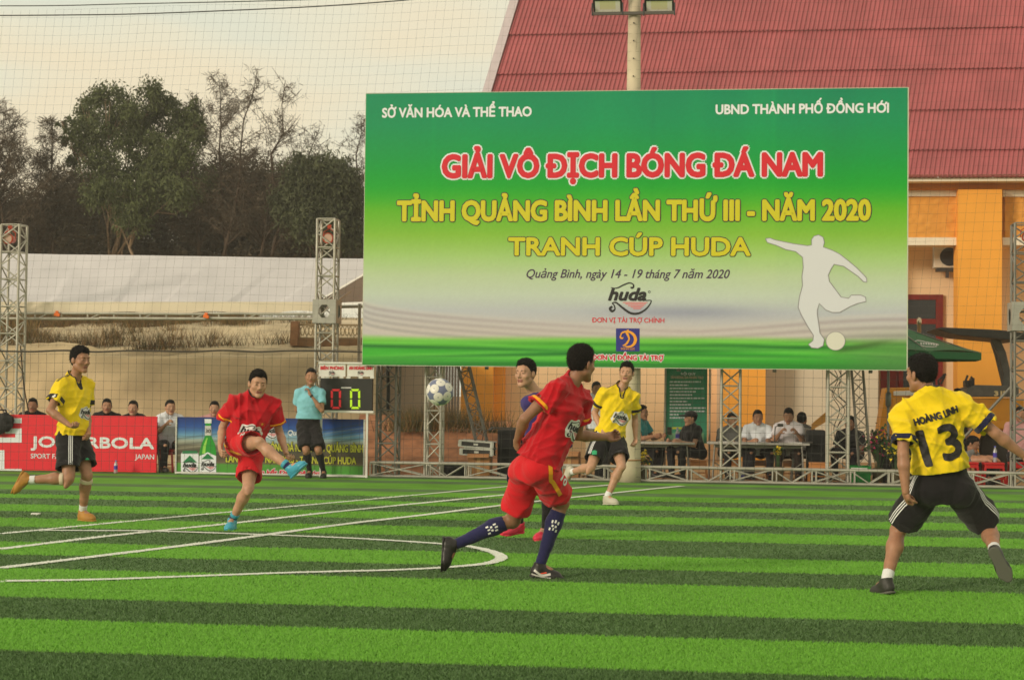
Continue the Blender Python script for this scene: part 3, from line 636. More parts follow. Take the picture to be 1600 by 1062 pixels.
def mark_on(frame, w_, target, parent, white=True, sub=.02):
    o, x, y, n = frame
    sc_ = lambda V: [((p[0] - .5) * w_, (p[1] - .32) * w_, (p[2] if len(p) > 2 else 0) * .6) for p in V]
    if white: drape('emblem', sc_(BLOB[0]), BLOB[1], frame, PATCH_W, target, parent, .003, sub)
    for c, V, F in MARK: drape('emblem_lettering' if c == 'k' else 'emblem_lines', sc_(V), F, frame, PATCH_K if c == 'k' else PATCH_P, target, parent, .0055, sub * 1.5)
def chest_frame(G, right=0, down=.16, out=.3, back=False, tilt=0):
    n = G['fs'] * (-1 if back else 1); x = np.cross(G['up'], n); x = nrm(x); y = nrm(np.cross(n, x))
    if tilt: c_, s_ = math.cos(tilt), math.sin(tilt); x, y = x * c_ + y * s_, y * c_ - x * s_
    return (G['che'] - G['up'] * down + x * right, x, y, n)
def tex(s_, w_, h_, bold=.03): V, F = text_fit(s_, -w_ / 2, w_ / 2, -h_ / 2, h_ / 2, bold, 0, 0, .0003); return V, F
def leg_stripes(G, a, m, out_n, offs, w_, t0=-.05, t1=.98, of=.8, name='side_stripe', fwd=0.0):
    J = G['J']; hi, kn = J['hi' + a], J['kn' + a]; e = hi + (kn - hi) * of * t1; n = nrm(out_n); d = nrm(kn - hi); sdv = nrm(np.cross(d, n)); st = hi + G['up'] * .10 
    for o_ in offs: ribbon(name, [st + sdv * (o_ + fwd), hi + (kn - hi) * .25 + sdv * (o_ + fwd), hi + (kn - hi) * .5 * of + sdv * (o_ + fwd), e + sdv * (o_ + fwd)], w_, n, m, G['shorts'], G['shorts'])
def band(G, name, seg, f0, f1, r, m, h_=.007):
    a, b = G['J'][seg[0]], G['J'][seg[1]]; p0 = a + (b - a) * f0; p1 = a + (b - a) * f1; n = nrm(b - a)
    return shape(name, [(p_cone(p0, p1, r, r), 0)], m, G['T'], h_, [cut(n, p1), cut(-n, p0)])
def show(names): return (not ONLY) or any(n in ONLY for n in names)
try: ONLY
except NameError: ONLY = None

# 1 ---- the number 13 seen from behind on the right
if show(['p13']):
    sp = dict(name='13', D=11.2, foot='L', hf=(-.55, .83, -.02), hu=(-.05, -.1, 1), base=dict(head=(1440, 585, .03), shL=(1413, 646, .02), shR=(1501, 632, .0), hiL=(1449, 762, .05), hiR=(1498, 762, .05), elR=(1556, 677, -.05)),
      chain=[('elL', 'shL', 1411, 709, 'arm', -1), ('wrL', 'elL', 1415, 768, 'fore', 1), ('haL', 'wrL', 1418, 796, 'hand', 1), ('wrR', 'elR', 1600, 712, 'fore', 1), ('haR', 'wrR', 1625, 735, 'hand', 1),
             ('knL', 'hiL', 1403, 828, 'thigh', 1), ('anL', 'knL', 1385, 908, 'shin', -1), ('toL', 'anL', 1360, 928, 'foot', 1), ('knR', 'hiR', 1545, 826, 'thigh', 1), ('anR', 'knR', 1555, 862, 'shin', -1), ('toR', 'anR', 1582, 915, 'foot', 1)])
    J, D = fit(sp)
    G = person('player seen from behind in a yellow jersey numbered 13 and black shorts', J, h=.007, sk=1, group='players on the pitch', curl=(.85, .6),
      outfit=dict(shirt=YEL, cuff=NAVY, cuffw=.04, collar=TRIMK, shorts=BLK, sockm=SOCKW, sock=.80, shoe=SH_DK, sole=SOLE_G, sleeve=.72, loose=.016, hem=.22, flare=-.004, wr=.016, legs=.78, leg_r=(.104, .114)))
    f = chest_frame(G, 0, .22, back=True, tilt=.12); V, F = tex('13', .27, .24, .035); drape('number', V, F, f, PATCH_K, G['shirt'], G['shirt'], .004, .02)
    f = chest_frame(G, 0, .035, back=True, tilt=.17); V, F = tex('HOÀNG LINH', .30, .048, .07); drape('lettering', V, F, f, PATCH_K, G['shirt'], G['shirt'], .004, .02)
    leg_stripes(G, 'L', WHT, -G['xh'] - G['fh'] * .5, (-.017, 0, .017), .008, of=.78); leg_stripes(G, 'R', WHT, G['xh'] - G['fh'] * .5, (-.017, 0, .017), .008, of=.78)
# 2 ---- red player sprinting in the middle
if show(['red']):
    sp = dict(name='red', D=11.74, foot='R', hf=(.72, .68, -.06), hu=(.08, 0, 1), base=dict(head=(908, 569, .03), shR=(866, 610, -.15), shL=(908, 623, .16), hiR=(847, 732, -.09), hiL=(824, 735, .09)),
      chain=[('elR', 'shR', 820, 654, 'arm', -1), ('wrR', 'elR', 808, 688, 'fore', 1), ('haR', 'wrR', 806, 714, 'hand', 1), ('elL', 'shL', 902, 680, 'arm', 1), ('wrL', 'elL', 946, 683, 'fore', 1), ('haL', 'wrL', 972, 678, 'hand', 1),
             ('knR', 'hiR', 878, 785, 'thigh', 1), ('anR', 'knR', 843, 884, 'shin', -1), ('toR', 'anR', 890, 910, 'foot', 1), ('knL', 'hiL', 802, 812, 'thigh', 1), ('anL', 'knL', 709, 851, 'shin', -1), ('toL', 'anL', 692, 896, 'foot', 1)])
    J, D = fit(sp)
    G = person('player in red sprinting with head turned away, long navy socks with white marks', J, h=.007, sk=3, group='players on the pitch', curl=(.75, .6), hairlen=1.2,
      outfit=dict(shirt=RED, cuff=AMB, cuffw=.022, shorts=REDS, sockm=SOCKN, sock=.14, shoe=SH_BLK, sole=SH_BLK, lace=SH_BLK, sleeve=.50, loose=.02, hem=.10, wr=.017, legs=.76, leg_r=(.100, .110)))
    leg_stripes(G, 'R', AMB, (.15, -1, 0), (0,), .03, of=.76, fwd=.0)
    hi, kn = G['J']['hiR'], G['J']['knR']; fr = (hi + (kn - hi) * .48 + np.array((.055, 0, .03)), (.72, 0, -.69), (.69, 0, .72), (.35, -1, .1)); V, F = tex('10', .075, .06, .06); drape('number', V, F, fr, PATCH_W, G['shorts'], G['shorts'], .004, .02)
    cf = G['fs']; n = nrm(cf + np.array((0, -.35, 0))); x = nrm(np.cross(G['up'], n)); mark_on((G['che'] - G['up'] * .21 + x * .05 + n * .05, x, nrm(np.cross(n, x)), n), .20, G['shirt'], G['shirt'])
    for a, nv in (('R', (0, -1, 0)), ('L', (0, -1, .1))):
        k_, n_ = G['J']['kn' + a], G['J']['an' + a]; c = k_ + (n_ - k_) * .36; d = nrm(n_ - k_); x = nrm(np.cross(d, nv)); y = -d
        V = []; F = []
        for (u_, v_, w2, h2) in ((-.022, .028, .012, .022), (0, .035, .012, .022), (.022, .028, .012, .022), (-.012, 0, .014, .016), (.012, 0, .014, .016), (-.024, -.028, .012, .020), (0, -.022, .010, .020), (.024, -.028, .012, .020)):
            q = len(V); V += [(u_ - w2 / 2, v_ - h2 / 2), (u_ + w2 / 2, v_ - h2 / 2), (u_ + w2 / 2, v_ + h2 / 2), (u_ - w2 / 2, v_ + h2 / 2)]; F.append((q, q + 1, q + 2, q + 3))
        drape('sock_print', V, F, (c, x, y, nv), PATCH_W, G['sock' + a], G['sock' + a], .003, .03)
    for a in 'LR':
        B = G['B' + a]; sgn = 1 if a == 'R' else -1; sd_ = -1 if np.dot(G['FA' + a][0], (0, -1, 0)) < 0 else 1; X_ = G['FA' + a][0] * sd_
        ribbon('shoe_stripe', [B(.03 * sd_, -.03, -.03), B(.03 * sd_, .03, -.055), B(.03 * sd_, .09, -.035)], .016, X_, SILV, G['shoe' + a], G['shoe' + a]); ribbon('shoe_stripe', [B(.03 * sd_, -.045, -.062), B(.03 * sd_, .05, -.068), B(.03 * sd_, .10, -.062)], .012, X_, SILV, G['shoe' + a], G['shoe' + a])
        ribbon('shoe_stripe', [B(.03 * sd_, .02, -.045), B(.03 * sd_, .06, -.03)], .008, X_, SH_RED, G['shoe' + a], G['shoe' + a], n=6)
# 3 ---- yellow player jogging at the left
if show(['left']):
    sp = dict(name='left', D=17.1, foot='L', hf=(.80, -.58, -.05), hu=(.05, 0, 1), base=dict(head=(125, 563, -.02), shR=(97, 604, -.10), shL=(136, 602, .14), hiR=(107, 684, -.09), hiL=(121, 684, .08)),
      chain=[('elR', 'shR', 78, 641, 'arm', -1), ('wrR', 'elR', 107, 663, 'fore', -1), ('haR', 'wrR', 123, 672, 'hand', -1), ('elL', 'shL', 136, 650, 'arm', 1), ('wrL', 'elL', 138, 674, 'fore', -1), ('haL', 'wrL', 141, 689, 'hand', -1),
             ('knL', 'hiL', 136, 742, 'thigh', -1), ('anL', 'knL', 129, 800, 'shin', 1), ('toL', 'anL', 149, 811, 'foot', -1), ('knR', 'hiR', 107, 748, 'thigh', -1), ('anR', 'knR', 43, 749, 'shin', 1), ('toR', 'anR', 20, 772, 'foot', 1)])
    J, D = fit(sp)
    G = person('player in yellow jersey jogging at the left with taped knees and ochre shoes', J, h=.008, sk=1, group='players on the pitch', curl=(.5, .7), hairlen=1.5, palm=(None, (0, .2, 1)),
      outfit=dict(shirt=YEL, cuff=TRIMK, cuffw=.045, collar=TRIMK, vneck=1, shorts=BLK, sockm=SOCKW, sock=.80, shoe=SH_TAN, sole=SH_TAN, sleeve=.62, loose=.018, hem=.04, wr=.014, legs=.74, leg_r=(.105, .12)))
    leg_stripes(G, 'R', WHT, (.25, -1, 0), (-.016, 0, .016), .008, of=.74, fwd=-.02)
    mark_on(chest_frame(G, .05, .27), .17, G['shirt'], G['shirt'])
    for o_ in (-.014, 0, .014):
        a = G['che'] + G['up'] * .05 + (G['J']['shR'] - G['che']) * .35 + G['fs'] * o_; b = G['J']['shR'] + (G['J']['elR'] - G['J']['shR']) * .15 + G['fs'] * o_
        ribbon('shoulder_stripe', [a + G['up'] * .03, (a + b) / 2 + G['up'] * .05, b + G['up'] * .02], .007, G['up'] * .8 + G['xs'] * .5, TRIMK, G['shirt'], G['shirt'], n=8)
    for a in 'LR': band(G, 'knee_tape', ('kn' + a, 'an' + a), .10, .20, .062, STRAP)
    d_ = G['J']['knL']; drape('badge', [(-.02, -.025), (.02, -.025), (.02, .02), (0, .03), (-.02, .02)], [(0, 1, 2, 3, 4)], (G['J']['hiL'] + (d_ - G['J']['hiL']) * .6, (1, 0, 0), (0, 0, 1), (.6, -1, 0)), LOGO_G, G['shorts'], G['shorts'], .004)
    drape('badge', [(-.022, -.012), (.022, -.012), (.022, .012), (-.022, .012)], [(0, 1, 2, 3)], (G['J']['shR'] + (G['J']['elR'] - G['J']['shR']) * .4, (1, 0, .6), (-.6, 0, 1), (-.1, -1, 0)), PATCH_W, G['shirt'], G['shirt'], .004)
# 4 ---- the red player kicking
if show(['kick']):
    sp = dict(name='kick', D=15.9, foot='L', hf=(.34, -.93, -.12), hu=(.10, -.12, 1), base=dict(head=(403, 600, -.10), shR=(366, 628, -.10), shL=(426, 634, .02), hiR=(371, 695, -.02), hiL=(392, 707, .06)),
      chain=[('elR', 'shR', 348, 667, 'arm', 1), ('wrR', 'elR', 344, 697, 'fore', -1), ('haR', 'wrR', 345, 715, 'hand', -1), ('elL', 'shL', 437, 676, 'arm', 1), ('wrL', 'elL', 447, 707, 'fore', -1), ('haL', 'wrL', 455, 727, 'hand', -1),
             ('knR', 'hiR', 404, 691, 'thigh', -1), ('anR', 'knR', 453, 731, 'shin', -1), ('toR', 'anR', 477, 722, 'foot', -1), ('knL', 'hiL', 388, 762, 'thigh', -1), ('anL', 'knL', 363, 812, 'shin', 1), ('toL', 'anL', 356, 827, 'foot', -1)])
    J, D = fit(sp)
    G = person('player in red striking the ball with his right leg raised, blue shoes', J, h=.008, sk=2, group='players on the pitch', curl=(.6, .45), hairlen=.9, palm=((.3, .2, .8), None),
      outfit=dict(shirt=RED, cuff=AMB, cuffw=.018, collar=TRIMK, shorts=REDS, sockm=SOCKN, sock=.80, sock_top=SH_BLU, shoe=SH_BLU, sole=SH_BLU, lace=LIME, sleeve=.62, loose=.02, hem=-.04, wr=.016, legs=.70, leg_r=(.108, .118)))
    mark_on(chest_frame(G, .00, .25), .22, G['shirt'], G['shirt'])
    drape('flag', [(-.03, -.02), (.03, -.02), (.03, .02), (-.03, .02)], [(0, 1, 2, 3)], chest_frame(G, .09, .15), mat('flag_red', (.55, .03, .02), .6), G['shirt'], G['shirt'], .004)
    st = []; 
    for k in range(10): rr_ = .015 if k % 2 == 0 else .006; st.append((rr_ * math.sin(k * math.pi / 5), rr_ * math.cos(k * math.pi / 5)))
    drape('flag_star', st, [tuple(range(10))], chest_frame(G, .09, .15), GOLD, G['shirt'], G['shirt'], .008)
    hi, kn = G['J']['hiR'], G['J']['knR']; ribbon('side_stripe', [hi + np.array((-.12, 0, .02)), hi + np.array((-.04, -.1, -.05)), hi + np.array((.07, -.2, -.085))], .032, (-.15, -1, -.35), AMB, G['shorts'], G['shorts'])
    V, F = tex('10', .05, .045, .06); drape('number', V, F, (hi + (kn - hi) * .35 + np.array((-.0, 0, .05)), (1, 0, -.2), (.2, 0, 1), (0, -1, .35)), PATCH_W, G['shorts'], G['shorts'], .004)
# 5 ---- the hidden player
if show(['hid']):
    sp = dict(name='hidden', D=15.8, foot='L', hf=(-.55, -.83, -.12), hu=(0, 0, 1), base=dict(head=(821, 584, -.10), shR=(826, 629, -.12), shL=(868, 632, .08), hiR=(834, 716, .0), hiL=(860, 716, .06)),
      chain=[('elR', 'shR', 836, 676, 'arm', 1), ('wrR', 'elR', 846, 704, 'fore', -1), ('haR', 'wrR', 848, 722, 'hand', -1), ('elL', 'shL', 888, 674, 'arm', 1), ('wrL', 'elL', 885, 704, 'fore', -1), ('haL', 'wrL', 881, 726, 'hand', -1),
             ('knR', 'hiR', 803, 758, 'thigh', -1), ('anR', 'knR', 812, 818, 'shin', 1), ('toR', 'anR', 782, 832, 'foot', -1), ('knL', 'hiL', 860, 770, 'thigh', -1), ('anL', 'knL', 852, 828, 'shin', 1), ('toL', 'anL', 836, 842, 'foot', -1)])
    J, D = fit(sp)
    G = person('player half hidden behind the sprinting red player, with pink shoes and a navy sleeve', J, h=.009, sk=2, group='players on the pitch', curl=(.5, .6),
      outfit=dict(shirt=cloth('purple_sleeve', (.045, .032, .16)), shorts=NAVY, sockm=SOCKB, sock=.14, shoe=SH_PNK, sole=SH_PNK, sleeve=1.7, loose=.018, hem=-.05, legs=.8))
    leg_stripes(G, 'L', WHT, (.4, -1, 0), (-.017, 0, .017), .008)
    ribbon('sleeve_panel', [G['J']['elL'] + np.array((.02, 0, .12)), G['J']['elL'] + np.array((.03, 0, -.02)), G['J']['wrL'] + np.array((.025, 0, .05))], .03, (.4, -1, 0), YEL, G['shirt'], G['shirt'])
# 6 ---- yellow player further right
if show(['right']):
    sp = dict(name='right', D=20.6, foot='L', hf=(-.22, -.97, -.06), hu=(.05, 0, 1), base=dict(head=(979, 583, -.04), shR=(945, 614, -.06), shL=(990, 620, .06), hiR=(940, 684, -.03), hiL=(962, 686, .03)),
      chain=[('elR', 'shR', 929, 645, 'arm', 1), ('wrR', 'elR', 939, 671, 'fore', -1), ('haR', 'wrR', 945, 684, 'hand', -1), ('elL', 'shL', 992, 654, 'arm', 1), ('wrL', 'elL', 993, 684, 'fore', -1), ('haL', 'wrL', 995, 702, 'hand', -1),
             ('knR', 'hiR', 923, 730, 'thigh', -1), ('anR', 'knR', 893, 737, 'shin', 1), ('toR', 'anR', 882, 756, 'foot', 1), ('knL', 'hiL', 971, 728, 'thigh', -1), ('anL', 'knL', 948, 777, 'shin', 1), ('toL', 'anL', 966, 785, 'foot', -1)])
    J, D = fit(sp)
    G = person('player in yellow jersey running in front of the concrete pole, pale shoes', J, h=.009, sk=2, group='players on the pitch', curl=(.5, .4), hairlen=1.3,
      outfit=dict(shirt=YEL, cuff=TRIMK, cuffw=.035, collar=TRIMK, vneck=1, shorts=BLK, sockm=SOCKW, sock=.82, shoe=SH_CRM, sole=SH_CRM, sleeve=.62, loose=.018, hem=.08, wr=.014, legs=.72, leg_r=(.105, .118)))
    mark_on(chest_frame(G, .03, .27), .22, G['shirt'], G['shirt'], sub=.03)
    leg_stripes(G, 'R', WHT, (-.7, -1, 0), (-.017, 0, .017), .009, of=.72)
    for a in 'LR':
        for o_ in (-.013, .013):
            q = G['che'] + G['up'] * .07 + (G['J']['sh' + a] - G['che']) * .45 + G['fs'] * o_; b = G['J']['sh' + a] + G['fs'] * o_ + G['up'] * .06; ribbon('shoulder_stripe', [q, b], .009, G['up'], TRIMK, G['shirt'], G['shirt'], n=6)
    drape('badge', [(-.03, -.035), (.03, -.035), (.03, .025), (0, .035), (-.03, .025)], [(0, 1, 2, 3, 4)], (G['J']['hiR'] + (G['J']['knR'] - G['J']['hiR']) * .5, (1, 0, 0), (0, 0, 1), (-.2, -1, 0)), LOGO_G, G['shorts'], G['shorts'], .004)
    B = G['BL']; ribbon('shoe_patch', [B(0, -.055, -.065), B(0, -.02, -.05)], .03, (-1, -.5, 0), SH_RED, G['shoeL'], G['shoeL'], n=4)
# 7 ---- the coach in pale blue
if show(['coach']):
    CY = cloth('pale_blue_polo', (.22, .52, .62))
    sp = dict(name='coach', D=26.5, foot='L', hf=(.12, -.99, -.05), base=dict(head=(486, 589, -.03), shR=(467, 614, 0), shL=(501, 614, .05), hiR=(474, 666, 0), hiL=(490, 666, .03)),
      chain=[('elR', 'shR', 464, 640, 'arm', 1), ('wrR', 'elR', 486, 637, 'fore', -1), ('haR', 'wrR', 499, 636, 'hand', -1), ('elL', 'shL', 503, 641, 'arm', -1), ('wrL', 'elL', 484, 616, 'fore', -1), ('haL', 'wrL', 480, 604, 'hand', 1),
             ('knR', 'hiR', 478, 702, 'thigh', -1), ('anR', 'knR', 484, 737, 'shin', 1), ('toR', 'anR', 480, 745, 'foot', -1), ('knL', 'hiL', 497, 702, 'thigh', -1), ('anL', 'knL', 506, 737.6, 'shin', 1), ('toL', 'anL', 505, 745.5, 'foot', -1)])
    J, D = fit(sp)
    G = person('man in a pale blue polo shirt standing with a hand to his chin', J, h=.010, sk=1, curl=(.7, .5),
      outfit=dict(shirt=CY, collar=CY, polo=1, shorts=BLK, sockm=SOCKB, sock=.16, shoe=SH_BLK, sleeve=.62, loose=.02, hem=.22, legs=.92, leg_r=(.105, .11)))
    band(G, 'wristwatch', ('elL', 'wrL'), .84, .94, .033, SH_BLK, .007)

# ================================================================ setting: ground, pitch, bank
def struct(name, o=None, **k): o['kind'] = 'structure'; return o
G_LT = mat('turf_light', srgb(96, 148, 48, 1.04), .85, var=.2, vscale=1.4, bump=.6, bscale=90, spec=.15); G_DK = mat('turf_dark', srgb(82, 108, 68, 1.12), .85, var=.2, vscale=1.4, bump=.6, bscale=90, spec=.15)
LINE = mat('pitch_line_white', (.66, .68, .62), .8, var=.18, vscale=30)
SAND_G = mat('sandy_soil', srgb(176, 140, 98, .9), .95, var=.25, vscale=1.3, bump=.6, bscale=14)
def sheet(name, pts, m, z, parent=None): return mk(name, [(p[0], p[1], z) for p in pts], [tuple(range(len(pts)))], m, parent)
struct('ground', sheet('ground', [(-400, -60), (400, -60), (400, 700), (-400, 700)], SAND_G, -.02))
KT = .125                                                            # slope of the turf stripes
SB = [26.9, 26.35, 25.9, 25.4, 24.67, 23.23, 22.57, 21.53, 20.56, 19.83, 18.73, 17.71, 16.78, 15.71, 14.15, 13.07, 12.07, 10.41, 9.42, 8.29, 7.25, 6.2, 5.2, 4.2, 3.2, 2.2, 1.2, .2]
V = []; F = []; mi = []
for i in range(len(SB) - 1):
    far, nr = SB[i], SB[i + 1]; n = len(V)
    for s_ in (nr, far):
        for x in (-16, 16): V.append((x, s_ - KT * x, 0))
    F.append((n, n + 1, n + 3, n + 2)); mi.append(i % 2)                  # first band light, then dark ...
# bands: make sure [24.67,23.23] is light
off = 1 if SB.index(24.67) % 2 == 1 else 0
mi = [(m + off) % 2 for m in mi]
PITCH_O = struct('pitch', mk('pitch', V, F, [G_LT, G_DK], None, False, mi))
# turf edge drop and kerb of the carpet
LINES = [([(0, 834), (270, 808), (540, 783.5), (790, 760), (870, 753)], .085), ([(0, 858), (189, 835.5), (360, 818), (540, 798), (790, 773), (886, 763.5), (960, 757)], .11), ([(0, 888), (270, 855), (400, 838), (540, 819), (660, 805), (790, 789), (898, 777), (1000, 766), (1066, 759.5)], .11),
         ([(70, 829), (145, 829.6), (230, 830), (327, 833), (430, 836.5), (540, 841), (620, 845.5), (685, 850), (730, 854), (760, 860), (779, 867), (783, 873), (770, 879), (746, 883), (685, 888), (610, 891.5), (530, 893.5), (440, 896), (358, 899), (250, 903), (165, 906), (60, 908), (10, 908.5)], .10)]
lp = []
for k, (pts, w_) in enumerate(LINES):
    P = [gnd(*p) for p in pts]; P = [Vector(p) for p in spline([tuple(p) for p in P], 10)]; V = []; F = []
    for i, p in enumerate(P):
        d = (P[min(i + 1, len(P) - 1)] - P[max(i - 1, 0)]); d.z = 0; d.normalize(); n = Vector((-d.y, d.x, 0)) * w_ / 2 * (1 + .12 * math.sin(i * 1.7) * math.sin(i * .61)); V += [p + n, p - n]; lp.append((p.x, p.y, w_))
    V = [(v[0], v[1], .004 + .0015 * k) for v in V]
    o = mk('pitch_line', V, [(2 * i, 2 * i + 1, 2 * i + 3, 2 * i + 2) for i in range(len(P) - 1)], LINE, None); struct('pitch_line', o)
lp = np.array(lp)
# fibres of the carpet: every one a little blade, where the camera is close enough to see them
def fibres(n, d0, d1, hgt, wid):
    D = 1 / rng.uniform(1 / d1, 1 / d0, n); D = D * 1.0; X = rng.uniform(-.42, .42, n) * D
    s_ = D + KT * X; b = np.searchsorted(-np.array(SB), -s_) - 1; m = np.where((b >= 0) & (b < len(SB) - 1), np.array(mi)[np.clip(b, 0, len(SB) - 2)], 0)
    cell = {}
    for i in range(len(lp)): cell.setdefault((int(lp[i, 0] / .5), int(lp[i, 1] / .5)), []).append(i)
    ln = np.zeros(n, bool); key = np.stack([(X / .5).astype(int), (D / .5).astype(int)], 1)
    for i in range(0, len(lp) - 1):
        if lp[i, 2] != lp[i + 1, 2] and False: continue
        a = lp[i, :2]; b2 = lp[i + 1, :2]; L2 = ((b2 - a) ** 2).sum()
        if L2 > 4 or L2 < 1e-9: continue
        lo_ = np.minimum(a, b2) - .1; hi_ = np.maximum(a, b2) + .1; c = np.where((X > lo_[0]) & (X < hi_[0]) & (D > lo_[1]) & (D < hi_[1]))[0]
        if len(c) == 0: continue
        q = np.stack([X[c], D[c]], 1) - a; t = np.clip((q @ (b2 - a)) / L2, 0, 1); dd = np.sqrt(((q - t[:, None] * (b2 - a)) ** 2).sum(1)); ln[c[dd < lp[i, 2] / 2]] = True
    m = np.where(ln, 2, m); tilt = rng.normal(0, .6, (n, 2)) + np.where(m[:, None] == 0, [0.0, .35], [0.0, -.35]); h_ = hgt * rng.uniform(.6, 1.1, n); ang = rng.uniform(0, math.pi, n)
    w2 = wid * (.6 + D / 14)
    dx, dy = np.cos(ang) * w2 / 2, np.sin(ang) * w2 / 2 * .4; P = np.zeros((n, 3, 3)); P[:, 0] = np.stack([X - dx, D - dy, 0 * X], 1); P[:, 1] = np.stack([X + dx, D + dy, 0 * X], 1); P[:, 2] = np.stack([X + tilt[:, 0] * h_, D + tilt[:, 1] * h_, h_], 1)
    return P.reshape(-1, 3), np.arange(3 * n).reshape(-1, 3), m
FB_L = mat('fibre_light', srgb(98, 152, 48, 1.12), .6, var=.3, vscale=60, spec=.25); FB_D = mat('fibre_dark', srgb(80, 108, 62, 1.15), .6, var=.3, vscale=60, spec=.25); FB_W = mat('fibre_white', (.78, .8, .74), .7, var=.15, vscale=60)
P, F, m = fibres(540000, 7.0, 22, .017, .0055)
tag(mk('turf_fibres', P, F, [FB_L, FB_D, FB_W], None, False, m), 'short artificial turf fibres', kind='stuff')

def vnoise(seed):
    r = np.random.default_rng(seed); W = [(r.normal(size=2) * f, r.random() * 6, a) for f, a in ((.35, 1), (.7, .6), (1.5, .35), (3.2, .18), (6, .1), (11, .06)) for _ in range(3)]
    return lambda x, y: sum(a * np.sin(x * w_[0] + y * w_[1] + p) for w_, p, a in W) / 2.2
def terrain(name, x0, x1, rows, m, nx=120, amp=.1, seed=1, ny=6):
    """rows: (off, px y or z) -> surface across columns x0..x1 px; z from picture height at x=300 at that offset"""
    nf = vnoise(seed); V = []; R_ = []
    for i in range(len(rows) - 1):
        for k in range(ny): t = k / ny; R_.append((rows[i][0] * (1 - t) + rows[i + 1][0] * t, rows[i][1] * (1 - t) + rows[i + 1][1] * t, rows[i][2] * (1 - t) + rows[i + 1][2] * t))
    R_.append(rows[-1])
    for (o_, z, a) in R_:
        for j in range(nx + 1):
            x = x0 + (x1 - x0) * j / nx; p = base(x, o_); n = float(nf(p.x, p.y + z * 2)); V.append((p.x + a * .5 * n, p.y + a * n * .8, z + a * n))
    F = [(r * (nx + 1) + j, r * (nx + 1) + j + 1, (r + 1) * (nx + 1) + j + 1, (r + 1) * (nx + 1) + j) for r in range(len(R_) - 1) for j in range(nx)]
    return mk(name, V, F, m, None, True)
SANDF = mat('sand_face', srgb(196, 176, 140, .95), .95, var=.22, vscale=1.3, bump=1, bscale=7)
DUNE = mat('dune_soil', srgb(190, 172, 140, .95), .95, var=.3, vscale=1.6, bump=1, bscale=7)
struct('sand_bank', terrain('sand_bank', -260, 592, [(3.0, -.05, .02), (4.2, .5, .10), (5.0, 1.5, .10), (5.5, 1.95, .06), (5.9, 2.09, .13)], SANDF, 260, seed=3, ny=14))
struct('dune', terrain('dune', -300, 640, [(5.75, 1.80, .10), (6.05, 2.10, .12), (7.2, 2.28, .10), (9.5, 2.5, .16), (13, 2.9, .14), (22, 3.1, .1), (60, 3.1, 0)], DUNE, 150, seed=4))
RUB = mat('reddish_rubble_soil', srgb(172, 118, 84, .95), .95, var=.35, vscale=4, bump=1, bscale=18)
struct('soil_heap', terrain('soil_heap', 560, 800, [(1.2, -.05, .02), (2.0, .35, .10), (3.0, .75, .13), (4.2, .85, .10), (6.0, .6, .05), (7.5, -.1, 0)], RUB, 70, seed=8))
# loose stones and soil lumps at the foot of the barrier
m_ = MB()
for _ in range(260):
    x = rng.uniform(585, 1500); o_ = rng.uniform(.55, 2.2); r_ = rng.uniform(.012, .05); p = base(x, o_); p.z = r_ * .3
    V = [p + Vector((rng.normal(), rng.normal(), rng.normal() * .6)).normalized() * r_ * rng.uniform(.7, 1.2) for _ in range(7)]
    bm = bmesh.new(); [bm.verts.new(v) for v in V]; bmesh.ops.convex_hull(bm, input=bm.verts); bm.verts.index_update(); m_.add([v.co for v in bm.verts], [[v.index for v in f.verts] for f in bm.faces]); bm.free()
tag(m_.build('loose_rubble', RUB), 'loose reddish soil lumps behind the low barrier', kind='stuff')

# ---- grass tufts and scrub on the dune
def blades(P0, hgt, wid, lean, seed, mcount=1):
    r = np.random.default_rng(seed); n = len(P0); a = r.uniform(0, 2 * math.pi, n); h_ = hgt * r.uniform(.5, 1.2, n); L = r.normal(0, lean, (n, 2)) * h_[:, None]
    P = np.zeros((n, 3, 3)); P[:, 0] = P0 + np.stack([np.cos(a), np.sin(a), 0 * a], 1) * wid / 2; P[:, 1] = P0 - np.stack([np.cos(a), np.sin(a), 0 * a], 1) * wid / 2; P[:, 2] = P0 + np.stack([L[:, 0], L[:, 1], h_], 1)
    return P.reshape(-1, 3), np.arange(3 * n).reshape(-1, 3), r.integers(0, mcount, n)
DRY1 = mat('dry_grass', srgb(150, 118, 74, .9), .9, var=.35, vscale=3); DRY2 = mat('dull_green_grass', srgb(84, 84, 48, .9), .9, var=.35, vscale=3); DRY3 = mat('dead_brown_scrub', srgb(88, 66, 48, .9), .9, var=.3, vscale=3)
def duneZ(o_): return float(np.interp(o_, [5.9, 7.2, 9.5, 13, 22], [2.08, 2.3, 2.52, 2.92, 3.1]))
P0 = []; 
for _ in range(420):
    x = rng.uniform(-120, 600); o_ = rng.uniform(10.2, 15); 
    if rng.random() < .10: o_ = rng.uniform(7.0, 9.3)
    if x > 400 and rng.random() < .8: continue
    n = rng.integers(40, 120); c = base(x, o_); sp_ = rng.uniform(.08, .3); z = duneZ(o_)
    q = np.column_stack([rng.normal(c.x, sp_, n), rng.normal(c.y, sp_, n), np.full(n, z - .05)]); P0.append(q)
for (cx, o_, n, sp_) in ((255, 6.2, 500, .35), (345, 6.6, 260, .3), (60, 6.4, 700, .5), (150, 6.6, 500, .4), (20, 7, 900, .6), (445, 7, 200, .3), (590, 7, 400, .2)):
    c = base(cx, o_); P0.append(np.column_stack([rng.normal(c.x, sp_, n), rng.normal(c.y, .2, n), np.full(n, duneZ(o_) - .08)]))
P0 = np.vstack(P0); P, F, m = blades(P0, .34, .012, .45, 5, 3)
tag(mk('dune_grass', P, F, [DRY1, DRY2, DRY3], None, False, m), 'dry tufts of grass and scrub on the dune', kind='stuff')
P0 = []
